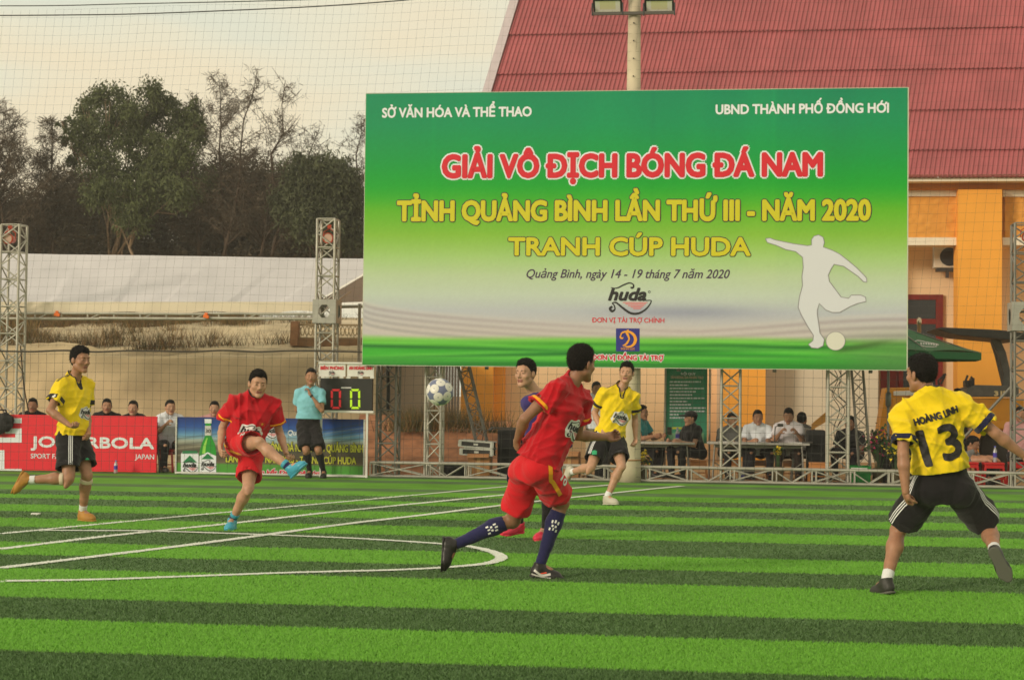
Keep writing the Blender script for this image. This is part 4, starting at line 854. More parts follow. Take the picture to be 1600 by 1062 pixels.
for (cx, o_, n) in ((655, 3.1, 900), (690, 3.4, 900), (640, 2.6, 300), (770, 2.5, 260), (720, 3.2, 500)):
    c = base(cx, o_); P0.append(np.column_stack([rng.normal(c.x, .22, n), rng.normal(c.y, .3, n), np.full(n, .65)]))
P, F, m = blades(np.vstack(P0), .42, .010, .35, 6, 3)
tag(mk('weeds', P, F, [DRY1, DRY2, DRY2], None, False, m), 'weeds growing on the reddish soil heap', kind='stuff')

# ================================================================ trees
BARK = mat('pale_bark', srgb(150, 128, 105, .8), .9, var=.3, vscale=6); BARKD = mat('dark_bark', srgb(80, 66, 54, .8), .95, var=.3, vscale=6)
LF_E = mat('eucalyptus_leaves', (.078, .098, .036), .65, var=.4, vscale=2.5, spec=.25); LF_C = mat('brown_needles', (.095, .074, .052), .8, var=.35, vscale=2, spec=.15); LF_D = mat('dark_green_leaves', (.066, .078, .038), .7, var=.4, vscale=2, spec=.2); LF_B = mat('brownish_foliage', (.095, .078, .052), .8, var=.35, vscale=1.6, spec=.15)
def leaves(cl, n, lw, ll, droop, seed, D, gather=.35):
    """cl: clumps (px, py, rx px, ry px, weight); leaves gathered in sprays"""
    r = np.random.default_rng(seed); W = np.array([c[4] if len(c) > 4 else c[2] * c[3] for c in cl], float); W /= W.sum(); P = []
    k = FPX / D
    for c, w_ in zip(cl, W):
        m = max(int(n * w_), 6); o_ = np.array(at(c[0], c[1], D + r.normal() * .8)); rx, rz = c[2] / k, c[3] / k
        ns = max(m // 60, 3); v = r.normal(size=(ns, 3)); v /= np.linalg.norm(v, axis=1)[:, None]; v *= (r.random(ns) ** .45)[:, None]; cs = v * [rx, max(rx, rz) * .9, rz] + o_
        sprd = gather * (rx * rz) ** .5 / 1.8
        q = cs[r.integers(0, ns, m)] + r.normal(size=(m, 3)) * [sprd, sprd, sprd * 1.2]; P.append(q)
    P = np.vstack(P); n = len(P); d = r.normal(size=(n, 3)); d[:, 2] = d[:, 2] * .6 - droop * 1.5; d /= np.linalg.norm(d, axis=1)[:, None]; s_ = np.cross(d, r.normal(size=(n, 3))); s_ /= np.linalg.norm(s_, axis=1)[:, None] + 1e-9
    l = ll * r.uniform(.6, 1.3, n)[:, None]; w_ = lw * r.uniform(.7, 1.3, n)[:, None]
    V = np.stack([P, P + d * l * .5 + s_ * w_ * .5, P + d * l, P + d * l * .5 - s_ * w_ * .5], 1).reshape(-1, 3); return V, np.arange(4 * n).reshape(-1, 4)
def wig(a, b, amp, r, n=5):
    a, b = np.array(a), np.array(b); P = [a + (b - a) * t + r.normal(size=3) * amp * math.sin(math.pi * t) for t in np.linspace(0, 1, n)]; return [Vector(p) for p in P]
def tree(label, D, root, cl, mL, mB, nl, lw, ll, droop, seed, trunk=.10, forks=None, group='trees beyond the dune', needles=False, gather=.35):
    r = np.random.default_rng(seed); b = at(root, 400, D); b.z = 3.0; T = thing('tree', b, label, 'tree', group); m = MB()
    top = at(*(forks or (cl[0][0], cl[0][1] + cl[0][3])), D); p = wig(b, top, .12, r, 7); m.tube(p, [trunk * (1 - .6 * i / 6) for i in range(7)], 7)
    for c in cl:
        e_ = at(c[0], c[1], D + r.normal() * .3); s_ = p[int(r.integers(2, 7))]
        if e_.z < s_.z: s_ = p[int(np.clip((e_.z - b.z) / max(top.z - b.z, .1) * 4, 0, 6))]
        q = wig(s_, e_, .15, r, 5); m.tube(q, [trunk * .38, trunk * .3, trunk * .22, trunk * .14, trunk * .07], 5)
        for _ in range(4):
            e2 = e_ + Vector((r.normal() * c[2], r.normal() * c[2] * .6, abs(r.normal()) * c[3] * .7)) * (D / FPX) * .6; m.tube(wig(q[3], e2, .05, r, 3), [trunk * .12, trunk * .08, trunk * .03], 4)
    m.build('trunk', mB, T, True)
    V, F = leaves(cl, nl, lw, ll, droop, seed, D, gather); mk('crown', V, F, mL, T)
    return T
def casuarina(label, D, root, y1, tip, half, nbr, seed, mL=LF_C, dense=1.0):
    """a spindly tree: leader plus rising side branches, each carrying drooping needle tufts"""
    r = np.random.default_rng(seed); b = at(root, y1, D); T = thing('tree', b, label, 'tree', 'trees beyond the dune'); m = MB(); k = D / FPX
    top = at(tip[0], tip[1], D); P = wig(b, top, .12, r, 8); m.tube(P, [.065 * (1 - .88 * i / 7) for i in range(8)], 6); tufts = []
    for i in range(nbr):
        t = r.uniform(.05, .97) ** 1.15; f = t * 7; i0 = min(int(f), 6); s_ = P[i0].lerp(P[i0 + 1], f - i0); L = half * k * (1.28 - t) * r.uniform(.5, 1.15); a = r.uniform(0, 2 * math.pi)
        e_ = s_ + Vector((math.cos(a) * L, math.sin(a) * L * .6, L * r.uniform(.5, 1.2))); q = wig(s_, e_, .06, r, 4); m.tube(q, [.022 * (1.2 - t), .016 * (1.2 - t), .010, .005], 4)
        for j in range(int(17 * dense * (1.25 - t))): tt = r.uniform(.25, 1); g_ = q[min(int(tt * 3), 2)].lerp(q[min(int(tt * 3), 2) + 1], tt * 3 % 1); tufts.append(tuple(g_ + Vector(r.normal(size=3)) * .06))
    for j in range(int(6)): tufts.append(tuple(P[-2].lerp(P[-1], r.random())))
    m.build('trunk', BARKD, T, True)
    C = np.repeat(np.array(tufts), 5, 0); n = len(C); d = r.normal(size=(n, 3)) * [.6, .6, .5] + [0, 0, -.1]; d /= np.linalg.norm(d, axis=1)[:, None]; sx = np.cross(d, r.normal(size=(n, 3))); sx /= np.linalg.norm(sx, axis=1)[:, None]
    l = r.uniform(.12, .30, n)[:, None]; V = np.stack([C, C + d * l * .5 + sx * .010, C + d * l, C + d * l * .5 - sx * .010], 1).reshape(-1, 3); mk('crown', V, np.arange(4 * n).reshape(-1, 4), mL, T); return T
# low undergrowth that closes the foot of the wood above the tent
V, F = leaves([(x, 392 + 6 * math.sin(x), 34, 16) for x in range(-60, 600, 22)], 30000, .05, .2, .1, 99, 60, .5)
tag(mk('undergrowth', V, F, LF_B), 'brown undergrowth along the foot of the wood', kind='stuff')
TD = 58
tree('tall eucalyptus with pale forked trunks in the middle of the wood', TD, 178, [(172, 158, 34, 28), (135, 175, 24, 26), (112, 205, 14, 20), (150, 215, 34, 30), (205, 175, 18, 24), (238, 142, 20, 26), (232, 190, 32, 34), (262, 165, 20, 26), (285, 195, 26, 30), (305, 175, 14, 22), (305, 205, 18, 24), (255, 235, 34, 30), (205, 215, 26, 26), (180, 195, 26, 24), (125, 240, 20, 20), (96, 190, 6, 10), (100, 215, 8, 10), (285, 235, 30, 26), (215, 262, 34, 26), (165, 262, 34, 26)], LF_E, BARK, 36000, .045, .135, .8, 11, .12, forks=(185, 300), gather=.32)
tree('second pale eucalyptus trunk standing beside the tallest tree', TD - 1.5, 205, [(232, 300, 34, 28), (190, 305, 30, 24), (255, 275, 24, 22), (150, 300, 24, 22), (280, 300, 24, 22), (320, 290, 22, 24), (210, 335, 34, 22)], LF_E, BARK, 11000, .05, .16, .8, 12, .09, forks=(216, 310), gather=.5)
for i, (lab, D, rt, cl, nl) in enumerate([
    ('dense dark brown tree filling the middle of the wood', TD + 3, 300, [(300, 300, 60, 44), (250, 330, 60, 44), (340, 330, 60, 44), (300, 360, 70, 40), (200, 340, 60, 40), (350, 280, 40, 40), (270, 270, 46, 36)], 26000),
    ('dense brown tree at the left end of the wood', TD + 3, 90, [(60, 350, 60, 40), (120, 330, 50, 44), (170, 350, 60, 40), (120, 370, 70, 30), (20, 340, 50, 44), (-40, 350, 50, 50), (110, 300, 30, 40), (160, 300, 40, 40)], 24000),
    ('broad brown tree right of the wood with rusty foliage', TD + 2, 400, [(400, 300, 50, 44), (380, 350, 60, 44), (440, 340, 50, 44), (430, 295, 40, 36), (400, 375, 70, 26), (470, 370, 50, 30)], 24000)]):
    tree(lab, D, rt, cl, LF_B, BARKD, nl, .045, .22, .2, 20 + i, .13, forks=(cl[0][0], 330), gather=.5)
tree('round dark green tree beside the banner', TD - 3, 500, [(470, 275, 26, 26), (500, 265, 30, 26), (528, 262, 22, 22), (545, 285, 18, 28), (480, 305, 34, 26), (520, 310, 34, 30), (555, 320, 14, 34), (500, 345, 44, 28), (545, 360, 30, 30), (455, 320, 26, 30), (470, 250, 12, 12)], LF_D, BARKD, 24000, .045, .18, .8, 31, .1, forks=(505, 300), gather=.5)
for a in [('thin casuarina at the far left edge with feathery top', TD - 2, 5, 400, (6, 168), 75, 110, 41, LF_C, 1.3), ('leaning feathery casuarina cut by the left edge', TD - 1, -30, 400, (-10, 200), 80, 90, 42, LF_C, 1.2), ('small pale feathery casuarina left of the eucalyptus', TD, 84, 400, (82, 186), 62, 90, 43, LF_C, 1.1), ('lower feathery casuarina beside the left tree', TD, 62, 400, (63, 236), 48, 60, 49, LF_C, 1.1),
          ('slender casuarina just right of the eucalyptus', TD - 1, 352, 400, (342, 122), 70, 80, 44, LF_C, .8), ('sparse casuarina with the highest bending tip', TD - 2, 350, 400, (402, 108), 70, 70, 45, LF_C, .7), ('sparse casuarina with a forked top at mid wood', TD - 2, 408, 400, (446, 125), 80, 75, 46, LF_C, .7),
          ('leaning casuarina with a long branch towards the banner', TD - 2, 425, 400, (498, 203), 70, 60, 47, LF_C, .7), ('short casuarina between the eucalyptus and the sparse ones', TD, 310, 400, (300, 150), 60, 80, 48, LF_C, .9), ('wispy casuarina just left of the banner edge', TD + 1, 556, 400, (566, 180), 44, 70, 50, LF_C, .8)]: casuarina(*a)


# ================================================================ the hall
M_OR = mat('orange_plaster', srgb(240, 168, 66, .97), .85, var=.05, vscale=1.5, bump=.1, bscale=30); M_CR = mat('cream_wall', srgb(240, 208, 164, .97), .9, var=.05, vscale=1.2, bump=.1, bscale=30); M_GR = mat('pale_grey_wall', srgb(204, 194, 172, .97), .9, var=.06, vscale=1.0)
M_WB = mat('white_band', srgb(232, 222, 200), .8, var=.05); M_ROOF = mat('red_roof_sheet', srgb(168, 90, 94, .92), .6, var=.12, vscale=1.4, spec=.4); M_FAS = mat('pinkish_fascia', srgb(178, 168, 172), .7, var=.05); M_STUC = mat('orange_stucco', srgb(226, 160, 74, .95), .95, var=.06, vscale=2)
M_BROWN = mat('red_brown_wood', srgb(118, 32, 24), .6, var=.15); M_GLASS = mat('dark_glass', (.012, .012, .014), .12, spec=.6)
BO = 10.0                                                            # facade sits this far behind the touchline
def wall_y(x, y, off_): return at(x, y, Dl(x, off_))
hall = thing('hall', base(1150, BO), 'orange and cream hall with a steep red ribbed roof behind the banner', 'building')
def wbox(name, x0, x1, y0, y1, off_, depth, m, parent=hall, ground=False, ext=0.0):
    """box on the facade: picture columns x0..x1, rows y0 (top)..y1 (bottom), front face at off_, going back by depth"""
    a, b = base(x0, off_), base(x1, off_); xm = (x0 + x1) / 2; zt = wall_y(xm, y0, off_).z; zb = -.02 if ground else wall_y(xm, y1, off_).z
    mid = (a + b) / 2 + EN * depth / 2; mid.z = (zt + zb) / 2; o = MB().box(mid, ((b - a).length + ext, depth, zt - zb)).build(name, m, parent); return o
EAVE = wall_y(1500, 283, BO).z
wbox('wall', 722, 1120, 320, 0, BO + .35, .25, M_CR, ground=True); wbox('wall', 1120, 1372, 380, 0, BO + .35, .25, M_GR, ground=True); wbox('wall', 1372, 1800, 380, 0, BO + 1.1, .25, M_CR, ground=True)
wbox('side_wall', 1368, 1373, 380, 0, BO + .61, .5, M_GR, ground=True)
for x0, x1 in ((720, 770), (1128, 1196), (1496, 1565), (1800, 1860)): wbox('pillar', x0, x1, 296, 0, BO - .35, .7, M_OR, ground=True)
wbox('pillar_side', 770.3, 785, 296, 0, BO - .1, .45, M_OR, ground=True)
# upper band: stucco panel with relief, white bands
nf = vnoise(77)
def stucco(x0, x1):
    a, b = base(x0, BO + .0), base(x1, BO + .0); xm = (x0 + x1) / 2; z0 = wall_y(xm, 371, BO).z; z1 = wall_y(xm, 307, BO).z; nx = int((b - a).length / .045); nz_ = int((z1 - z0) / .045); r = np.random.default_rng(int(x0)); V = []
    for j in range(nz_ + 1):
        for i in range(nx + 1): p = a.lerp(b, i / nx); e = r.random() ** 2 * .045; V.append((p.x - KS * e, p.y - e, z0 + (z1 - z0) * j / nz_))
    F = [(j * (nx + 1) + i, j * (nx + 1) + i + 1, (j + 1) * (nx + 1) + i + 1, (j + 1) * (nx + 1) + i) for j in range(nz_) for i in range(nx)]
    mk('stucco_panel', V, F, M_STUC, hall, True)
for x0, x1 in ((1200, 1493), (1569, 1796)):
    stucco(x0, x1); wbox('white_band', x0 - 3, x1 + 3, 371, 383, BO - .08, .5, M_WB); wbox('white_band', x0 - 3, x1 + 3, 296, 307, BO - .06, .5, M_WB); wbox('panel_back', x0 - 3, x1 + 3, 306, 372, BO + .06, .3, M_STUC)
wbox('eave_shade_strip', 760, 1900, 284, 296.5, BO - .2, .6, mat('eave_painted_shade', srgb(196, 128, 62), .85), ext=0)  # strip under the eave; its darker orange is painted shade
wbox('fascia', 720, 1900, 278.5, 284, BO - .62, .06, M_WB)
wbox('soffit', 720, 1900, 282.5, 284, BO - .55, .9, M_WB)
# roof: courses of ribbed sheet; the ribs lean to the right as seen
rd = Vector((.56, 1.0, 2.19)); Pe = wall_y(1500, 279, BO - .65); 
def rp(x, t):                                                        # eave point under column x, moved t metres of height up the slope
    p = base(x, BO - .65); p.z = Pe.z; return p + rd * (t / 2.19)
TZ = [0, .62, 1.50, 2.42, 3.36, 4.35, 5.35]
def rib(p0, p1, q0, q1, name):
    nx = int((p1 - p0).length / .093 * 5); V = []; nrm_ = Vector((0, -.9, .42)); 
    for (a, b, h_) in ((p0, p1, .045), (q0, q1, .0)):
        for i in range(nx + 1):
            t = i / nx; ph = (i % 5); zoff = (0, .0, .024, .024, .0)[ph]; V.append(a.lerp(b, t) + nrm_ * (zoff + h_))
    return mk(name, V, [(i, i + 1, nx + 2 + i, nx + 1 + i) for i in range(nx)], M_ROOF, hall)
xl, xr = 722, 1900
for i in range(6):
    L0, R0 = rp(xl, TZ[i] - .03 * (i > 0)), rp(xr, TZ[i] - .03 * (i > 0)); L1, R1 = rp(xl, TZ[i + 1] + .06), rp(xr, TZ[i + 1] + .06)
    seg = 4
    for k in range(seg): rib(L0.lerp(R0, k / seg), L0.lerp(R0, (k + 1) / seg), L1.lerp(R1, k / seg), L1.lerp(R1, (k + 1) / seg), 'roof_sheet')
# rippled lower edge of the lowest course
V = []; nx = 700; a, b = rp(xl, .02), rp(xr, .02)
m_ = MB()
for s_ in range(14): p0, p1 = a.lerp(b, s_ / 14), a.lerp(b, (s_ + 1) / 14 - .001); pts = [p0.lerp(p1, q / 24) + Vector((0, -.03, .02 + .012 * (q % 2))) for q in range(25)]; m_.tube(pts, .035, 6)
m_.build('roof_edge', mat('weathered_eave_tile', srgb(128, 70, 60), .8, var=.3, vscale=8), hall)
# verge board on the left gable and the gable face behind it
v0, v1 = rp(xl, 0), rp(xl, 5.6); m_ = MB(); wv = Vector((-.20, .05, 0)); m_.add([v0 + wv, v0 + Vector((0, -.09, .02)), v1 + Vector((0, -.09, .02)), v1 + wv, v0 + wv + Vector((0, .3, -.25)), v1 + wv + Vector((0, .3, -.25)), v0 + Vector((0, .3, -.25)), v1 + Vector((0, .3, -.25))], [(0, 1, 2, 3), (0, 3, 5, 4), (1, 6, 7, 2), (4, 5, 7, 6)]); m_.build('verge_board', M_FAS, hall)
# door on the right part, recessed
dO = BO + 1.02
for x0, x1, y0, y1 in ((1376, 1385, 460, 0), (1404, 1411, 460, 0), (1462, 1473, 460, 0)): wbox('door_frame', x0, x1, y0, y1, dO, .1, M_BROWN, ground=True)
wbox('door_frame', 1385.2, 1461.8, 460, 468, dO, .1, M_BROWN); wbox('door_rail', 1411.2, 1461.8, 498, 506, dO + .01, .08, M_BROWN)
wbox('transom_pane', 1385.4, 1461.8, 468.2, 497.8, dO + .05, .03, M_GLASS); wbox('door_pane', 1411.2, 1434, 506.2, 640, dO + .05, .03, M_GLASS); wbox('door_pane', 1437.5, 1461.8, 506.2, 640, dO + .05, .03, M_GLASS); wbox('door_stile', 1434.2, 1437.3, 506.2, 640, dO + .03, .06, M_BROWN); wbox('door_pane', 1385.2, 1403.8, 506, 640, dO + .05, .03, M_BROWN)
# air conditioner under the band
acp = wall_y(1482, 402, BO + .75); ac = thing('air_conditioner', acp, 'white outdoor air conditioning unit hung under the white band beside the orange pillar', 'air conditioner')
MB().box(acp, (.62, .28, .46), bev=.02).build('casing', mat('ac_white', srgb(205, 196, 176), .6), ac); MB().lathe(acp + EN * -.145, [(.19, 0), (.19, .012), (.05, .014)], 20, (EU, Z, -EN)).build('fan_grille', mat('ac_grille', (.03, .03, .03), .6), ac); MB().box(acp + Vector((0, 0, -.27)), (.5, .3, .05)).box(acp + Vector((-.05, -.1, -.36)), (.06, .1, .14)).build('bracket', mat('dark_iron', (.05, .045, .04), .6), ac)
# low boundary wall, shutter gate and balustrade left of the hall
bw = thing('boundary_wall', base(620, BO - .5), 'plain beige boundary wall left of the orange pillar', 'wall'); wbox('wall', 520, 676, 500, 0, BO - .5, .2, M_GR, bw, ground=True); wbox('wall', 676.3, 719.5, 655, 0, BO - .49, .2, M_GR, bw, ground=True)
g_ = thing('shutter_gate', base(700, BO - .4), 'grey ribbed metal gate between the beige wall and the orange pillar', 'gate'); MG = mat('grey_gate', srgb(150, 142, 134), .6, var=.08)
for k in range(9): wbox('slat', 677 + k * 4.6, 677 + k * 4.6 + 3.4, 500, 652, BO - .38 - .03 * (k % 2), .05, MG, g_)
bl = thing('balustrade', base(500, 6.6), 'pale concrete balustrade with looped openings standing on the dune', 'balustrade'); MC = mat('pale_concrete', srgb(170, 150, 118, .9), .9, var=.12, vscale=6)
for y_, h_ in ((506, 3), (527, 4)): wbox('rail', 462, 566, y_, y_ + h_, 6.6, .09, MC, bl)
wbox('kerb', 462, 566, 529, 541, 6.58, .14, mat('brown_kerb', srgb(140, 108, 78), .9, var=.2), bl); wbox('post', 452, 463, 502, 540, 6.5, .2, mat('brown_post', srgb(150, 112, 82), .9, var=.2), bl)
for k in range(8):
    c = wall_y(470 + k * 12.5, 517, 6.62); m_ = MB()
    for q in (-1, 1): m_.tube([c + EU * (.035 * q) + EU * .035 * math.cos(t) + Z * .085 * math.sin(t) for t in np.linspace(0, 2 * math.pi, 13)], .009, 5)
    m_.build('loop', MC, bl, True)

# ================================================================ tent behind the touchline on the left
TENT = mat('white_tarpaulin', srgb(198, 194, 196), .6, var=.06, vscale=1.5, bump=.15, bscale=6); VAL = mat('beige_valance', srgb(208, 196, 172), .75, var=.06, vscale=2); GALV = mat('galvanised_steel', (.42, .40, .34), .42, metal=.35, var=.18, vscale=4); GALVD = mat('weathered_steel', (.20, .19, .165), .5, metal=.3, var=.2, vscale=4)
tent = thing('tent', base(240, 2.5), 'long white tarpaulin tent roof with a beige valance in front of the trees', 'tent'); nf = vnoise(12)
def tp(x, y, o_): return wall_y(x, y, o_)
def cloth_grid(name, fn, nx, ny, m, amp, seed):
    f = vnoise(seed); V = []
    for j in range(ny + 1):
        for i in range(nx + 1): p = fn(i / nx, j / ny); n = float(f(p.x * 1.4, p.z * 3)) + .6 * abs(math.sin(p.x * 1.3 + 2 * p.z)); V.append((p.x, p.y - amp * n, p.z + amp * .4 * n * (0 < j < ny)))
    return mk(name, V, [(j * (nx + 1) + i, j * (nx + 1) + i + 1, (j + 1) * (nx + 1) + i + 1, (j + 1) * (nx + 1) + i) for j in range(ny) for i in range(nx)], m, tent, True)
xe = lambda v: 492 + v * 118
def roofp(u, v):
    x = -180 + (xe(v) + 180) * u; y = (472 + 4 * (math.sin(u * 24) > .2)) * (1 - v) + (393 + 12 * u) * v; return tp(x, y, .9 + 3.2 * v)
cloth_grid('canopy', roofp, 140, 24, TENT, .06, 12)
cloth_grid('valance', lambda u, v: tp(-180 + 672 * u, 471.5 * v + (489 + 4 * math.sin(u * 31) * u) * (1 - v), .86 - .04 * (1 - v)), 90, 3, VAL, .02, 14)
cloth_grid('hip_canopy', lambda u, v: (tp(492, 474, .9).lerp(tp(606, 470, 5.0), u)).lerp(tp(610, 405, 4.1), v), 10, 8, TENT, .03, 15)
def pipe(x0, y0, o0, x1, y1, o1, r, m, p, name='pole'): return bar(name, tp(x0, y0, o0), tp(x1, y1, o1), r, m, p)
for x0 in (-180, 155, 322): x1 = {-180: 155, 155: 322, 322: 489}[x0]; pipe(x0, 489.5, .75, x1 - .3, 489.5 + (x1 > 300) * 1.2, .75, .02, GALV, tent, 'frame_pipe'); pipe(x0, 497, .75, x1 - .3, 498, .75, .024, GALV, tent, 'frame_pipe')
for k, x in enumerate(range(-150, 480, 41)): pipe(x, 490, .75, x, 497.5, .75, .013, GALV, tent, 'frame_strut'); pipe(x + 4, 497, .75, x + 20, 490, .75, .010, GALV, tent, 'frame_strut') if k % 2 else None
pipe(488, 497, .8, 566, 440, 3.2, .03, GALV, tent, 'frame_pipe'); pipe(-160, 489, 3.8, 606, 478, 5.0, .03, GALV, tent, 'frame_pipe')
for x, o_ in ((-100, 4.4), (560, 4.8)): p = base(x, o_); bar('tent_leg', p, p + Vector((0, 0, 2.9)), .03, GALV, tent)
for x, y in ((87, 491), (320, 494)): m_ = MB(); [m_.box(tp(x + dx, y + dy, .70), (.05, .03, .05), bev=.01) for dx, dy in ((0, 0), (4, 1), (2, -3))]; tag(m_.build('ribbon_knot', mat('orange_ribbon', (.80, .16, .02), .6)), 'orange ribbon tied to the tent frame pipe ' + ('above the jogging yellow player' if x < 200 else 'above the kicking player'), 'ribbon')

# ================================================================ truss towers
def truss(T, p0, p1, w_, bays, m, side=EU, nrm_=EN, r=.021, rb=.011, x_=False, faces=(0, 1, 2, 3), ring=2):
    p0, p1 = Vector(p0), Vector(p1); c = [(-1, -1), (1, -1), (1, 1), (-1, 1)]; P = lambda k, t: p0.lerp(p1, t) + side * c[k][0] * w_ / 2 + nrm_ * c[k][1] * w_ / 2
    for k in range(4): bar('chord', P(k, 0), P(k, 1), r, m, T)
    for f in faces:
        a, b = f, (f + 1) % 4
        for i in range(bays):
            t0, t1 = i / bays, (i + 1) / bays
            if x_: bar('brace', P(a, t0), P(b, t1), rb, m, T, 6); bar('brace', P(b, t0), P(a, t1), rb, m, T, 6)
            elif (i + f) % 2: bar('brace', P(a, t0), P(b, t1), rb, m, T, 6)
            else: bar('brace', P(b, t0), P(a, t1), rb, m, T, 6)
            if i % ring == 0: bar('rung', P(a, t0), P(b, t0), rb, m, T, 6)
        bar('rung', P(a, 1), P(b, 1), rb, m, T, 6)
def tower(x, off_, ztop, w_, bays, label, m=GALV, block=None, lamp=None, zbase=0):
    b = base(x, off_); T = thing('truss_tower', b, label, 'truss tower', 'truss towers along the touchline'); t_ = b.copy(); t_.z = ztop; b2 = b.copy(); b2.z = zbase
    truss(T, b2, t_, w_, bays, m)
    if block is not None:                                              # sleeve block: four plates with an eight sided hole
        zc = block; hw = w_ * .66
        for s_, n_ in ((EU, -EN), (EN, -EU), (EU, EN), (EN, EU)):
            V = []; c = b + Vector((0, 0, zc)) + n_ * hw; sq = []
            for q in range(8):
                a = math.pi / 8 + q * math.pi / 4; V.append(c + s_ * math.cos(a) * .105 * (hw / .2) + Z * math.sin(a) * .12 * (hw / .2))
            cor = [(1, 0.41), (.41, 1), (-.41, 1), (-1, .41), (-1, -.41), (-.41, -1), (.41, -1), (1, -.41)]
            for a_, b_ in cor: V.append(c + s_ * (hw * (a_ if abs(a_) < 1 else a_)) + Z * hw * b_)
            F = [(q, (q + 1) % 8, 8 + (q + 1) % 8, 8 + q) for q in range(8)]
            n0 = len(V); V += [c + s_ * hw + Z * hw, c - s_ * hw + Z * hw, c - s_ * hw - Z * hw, c + s_ * hw - Z * hw]; F += [(8, 9, n0), (10, 11, n0 + 1), (12, 13, n0 + 2), (14, 15, n0 + 3)]
            o = mk('sleeve_plate', V, F, mat('sleeve_grey', (.36, .35, .31), .5, metal=.3, var=.15, vscale=6), T); md = o.modifiers.new('s', 'SOLIDIFY'); md.thickness = .006
    if lamp is not None:
        lz = lamp[0]; c = b + Vector((lamp[1], -.02, lz)); L = thing('stage_lamp', c, lamp[2], 'stage lamp', 'red stage lamps on the towers'); R_ = mat('copper_red_can', srgb(190, 72, 44), .35, metal=.3, var=.1)
        MB().lathe(c, [(.045, -.11), (.06, -.10), (.06, .02), (.085, .05), (.085, .10), (.078, .10), (.05, .03)], 16, (EU, Z, -EN)).build('can', R_, L, True); MB().lathe(c + EN * -.085, [(.07, 0), (.07, .006)], 14, (EU, Z, -EN)).build('lens', mat('lamp_lens', (.5, .33, .25), .2), L); MB().tube([c + EU * -.09, c + EU * -.09 + Z * .1, c + Z * .16, c + EU * .09 + Z * .1, c + EU * .09], .008, 6).build('yoke', R_, L); MB().box(c + Z * .19, (.06, .04, .05)).build('clamp', R_, L)
    return T
tower(17, .42, wall_y(17, 352, .42).z, .30, 18, 'tall square truss tower at the left edge beside the black bag', lamp=(wall_y(10, 374, .42).z, -.06, 'red stage lamp on the truss tower at the left edge'), block=None)
tower(509, .42, wall_y(509, 343, .42).z, .28, 18, 'tall square truss tower behind the scoreboard', block=wall_y(510, 487, .42).z, lamp=(wall_y(513, 373, .42).z, .02, 'copper red stage lamp on top of the tower behind the scoreboard'))
tower(607, .5, 3.6, .30, 14, 'truss tower under the left end of the banner', GALVD)
tower(679, .42, 3.6, .24, 14, 'truss tower behind the flying football')
tower(1142, .42, 3.4, .28, 14, 'truss tower between the man in the black cap and the first white shirt')
tower(1309, .42, 3.4, .30, 14, 'truss tower beside the green crate')
tower(1600, .42, wall_y(1600, 350, .42).z, .32, 18, 'tall grey truss tower at the right edge', GALVD, block=wall_y(1598, 495, .42).z, lamp=(wall_y(1596, 371, .42).z, .03, 'red stage lamp on the truss tower at the right edge'))
def leaning(x0, y0, x1, y1, off_, w_, label, m):
    a, b = wall_y(x0, y0, off_), wall_y(x1, y1, off_); d = (b - a).normalized(); T = thing('leaning_truss', Vector((a.x, a.y, 0)), label, 'truss', 'slanting truss beams'); s_ = (EU - d * EU.dot(d)).normalized(); truss(T, a, b, w_, 12, m, s_, d.cross(s_), .014, .007)
leaning(755, 700, 712, 520, 1.1, .17, 'thin dark truss leaning to the left in front of the orange pillar', GALVD)
leaning(1352, 742, 1335, 520, .9, .17, 'thin dark truss leaning beside the tower next to the green crate', GALVD)
bc = thing('black_cable', base(597, .5), 'thick black cable hanging down inside the truss tower under the left end of the banner', 'cable')
pts = [wall_y(x, y, .5) for x, y in ((607, 540), (606, 580), (607, 610), (606, 635), (608, 642))]; MB().tube(spline([tuple(p) for p in pts], 5), .028, 7).build('cable', mat('black_rubber', (.02, .02, .02), .7, bump=.6, bscale=80), bc)
pts = [wall_y(x, y, .45) for x, y in ((1296, 566), (1309, 590), (1300, 616), (1312, 640), (1303, 668), (1306, 700), (1301, 735))]
for k in range(3): tag(MB().tube(spline([tuple(p + Vector((.03 * k * math.sin(i * 2.1 + k), 0, .0)) + Vector((.05 * k, 0, 0))) for i, p in enumerate(pts)], 6), .006, 5).build('cable', mat('black_rubber', (.02, .02, .02), .7)), ('leftmost', 'middle', 'rightmost')[k] + ' of the thin black cables dangling in the tower beside the green crate', 'cable', 'cables dangling in the tower')
# low barrier truss along the touchline
bt = thing('low_truss_barrier', base(1000, .28), 'low lattice truss lying along the touchline from the scoreboard to the right edge', 'barrier')
XS = [580, 668, 728, 800, 872, 945, 1010, 1075, 1142, 1208, 1270, 1330, 1390, 1452, 1515, 1580, 1650, 1720, 1790]
for i in range(len(XS) - 1):
    a, b = base(XS[i], .20), base(XS[i + 1], .20); hz = .225
    for o_ in (0, .20):
        q = EN * o_; bar('rail', a + q + Z * hz, b + q + Z * hz, .019, GALV, bt); bar('rail', a + q + Z * .02, b + q + Z * .02, .017, GALV, bt)
        if i % 2 == 0: bar('brace', a + q + Z * .03, b + q + Z * (hz - .01), .010, GALV, bt, 6); bar('brace', a + q + Z * (hz - .01), b + q + Z * .03, .010, GALV, bt, 6)
        else: mid = (a + b) / 2; bar('brace', a + q + Z * (hz - .01), mid + q + Z * .03, .010, GALV, bt, 6); bar('brace', b + q + Z * (hz - .01), mid + q + Z * .03, .010, GALV, bt, 6)
        for dx in (0, .06): bar('strut', a + q + EU * dx + Z * .02, a + q + EU * dx + Z * hz, .012, GALV, bt, 6)
    bar('cross_tie', a + Z * hz, a + EN * .2 + Z * hz, .010, GALV, bt, 6)

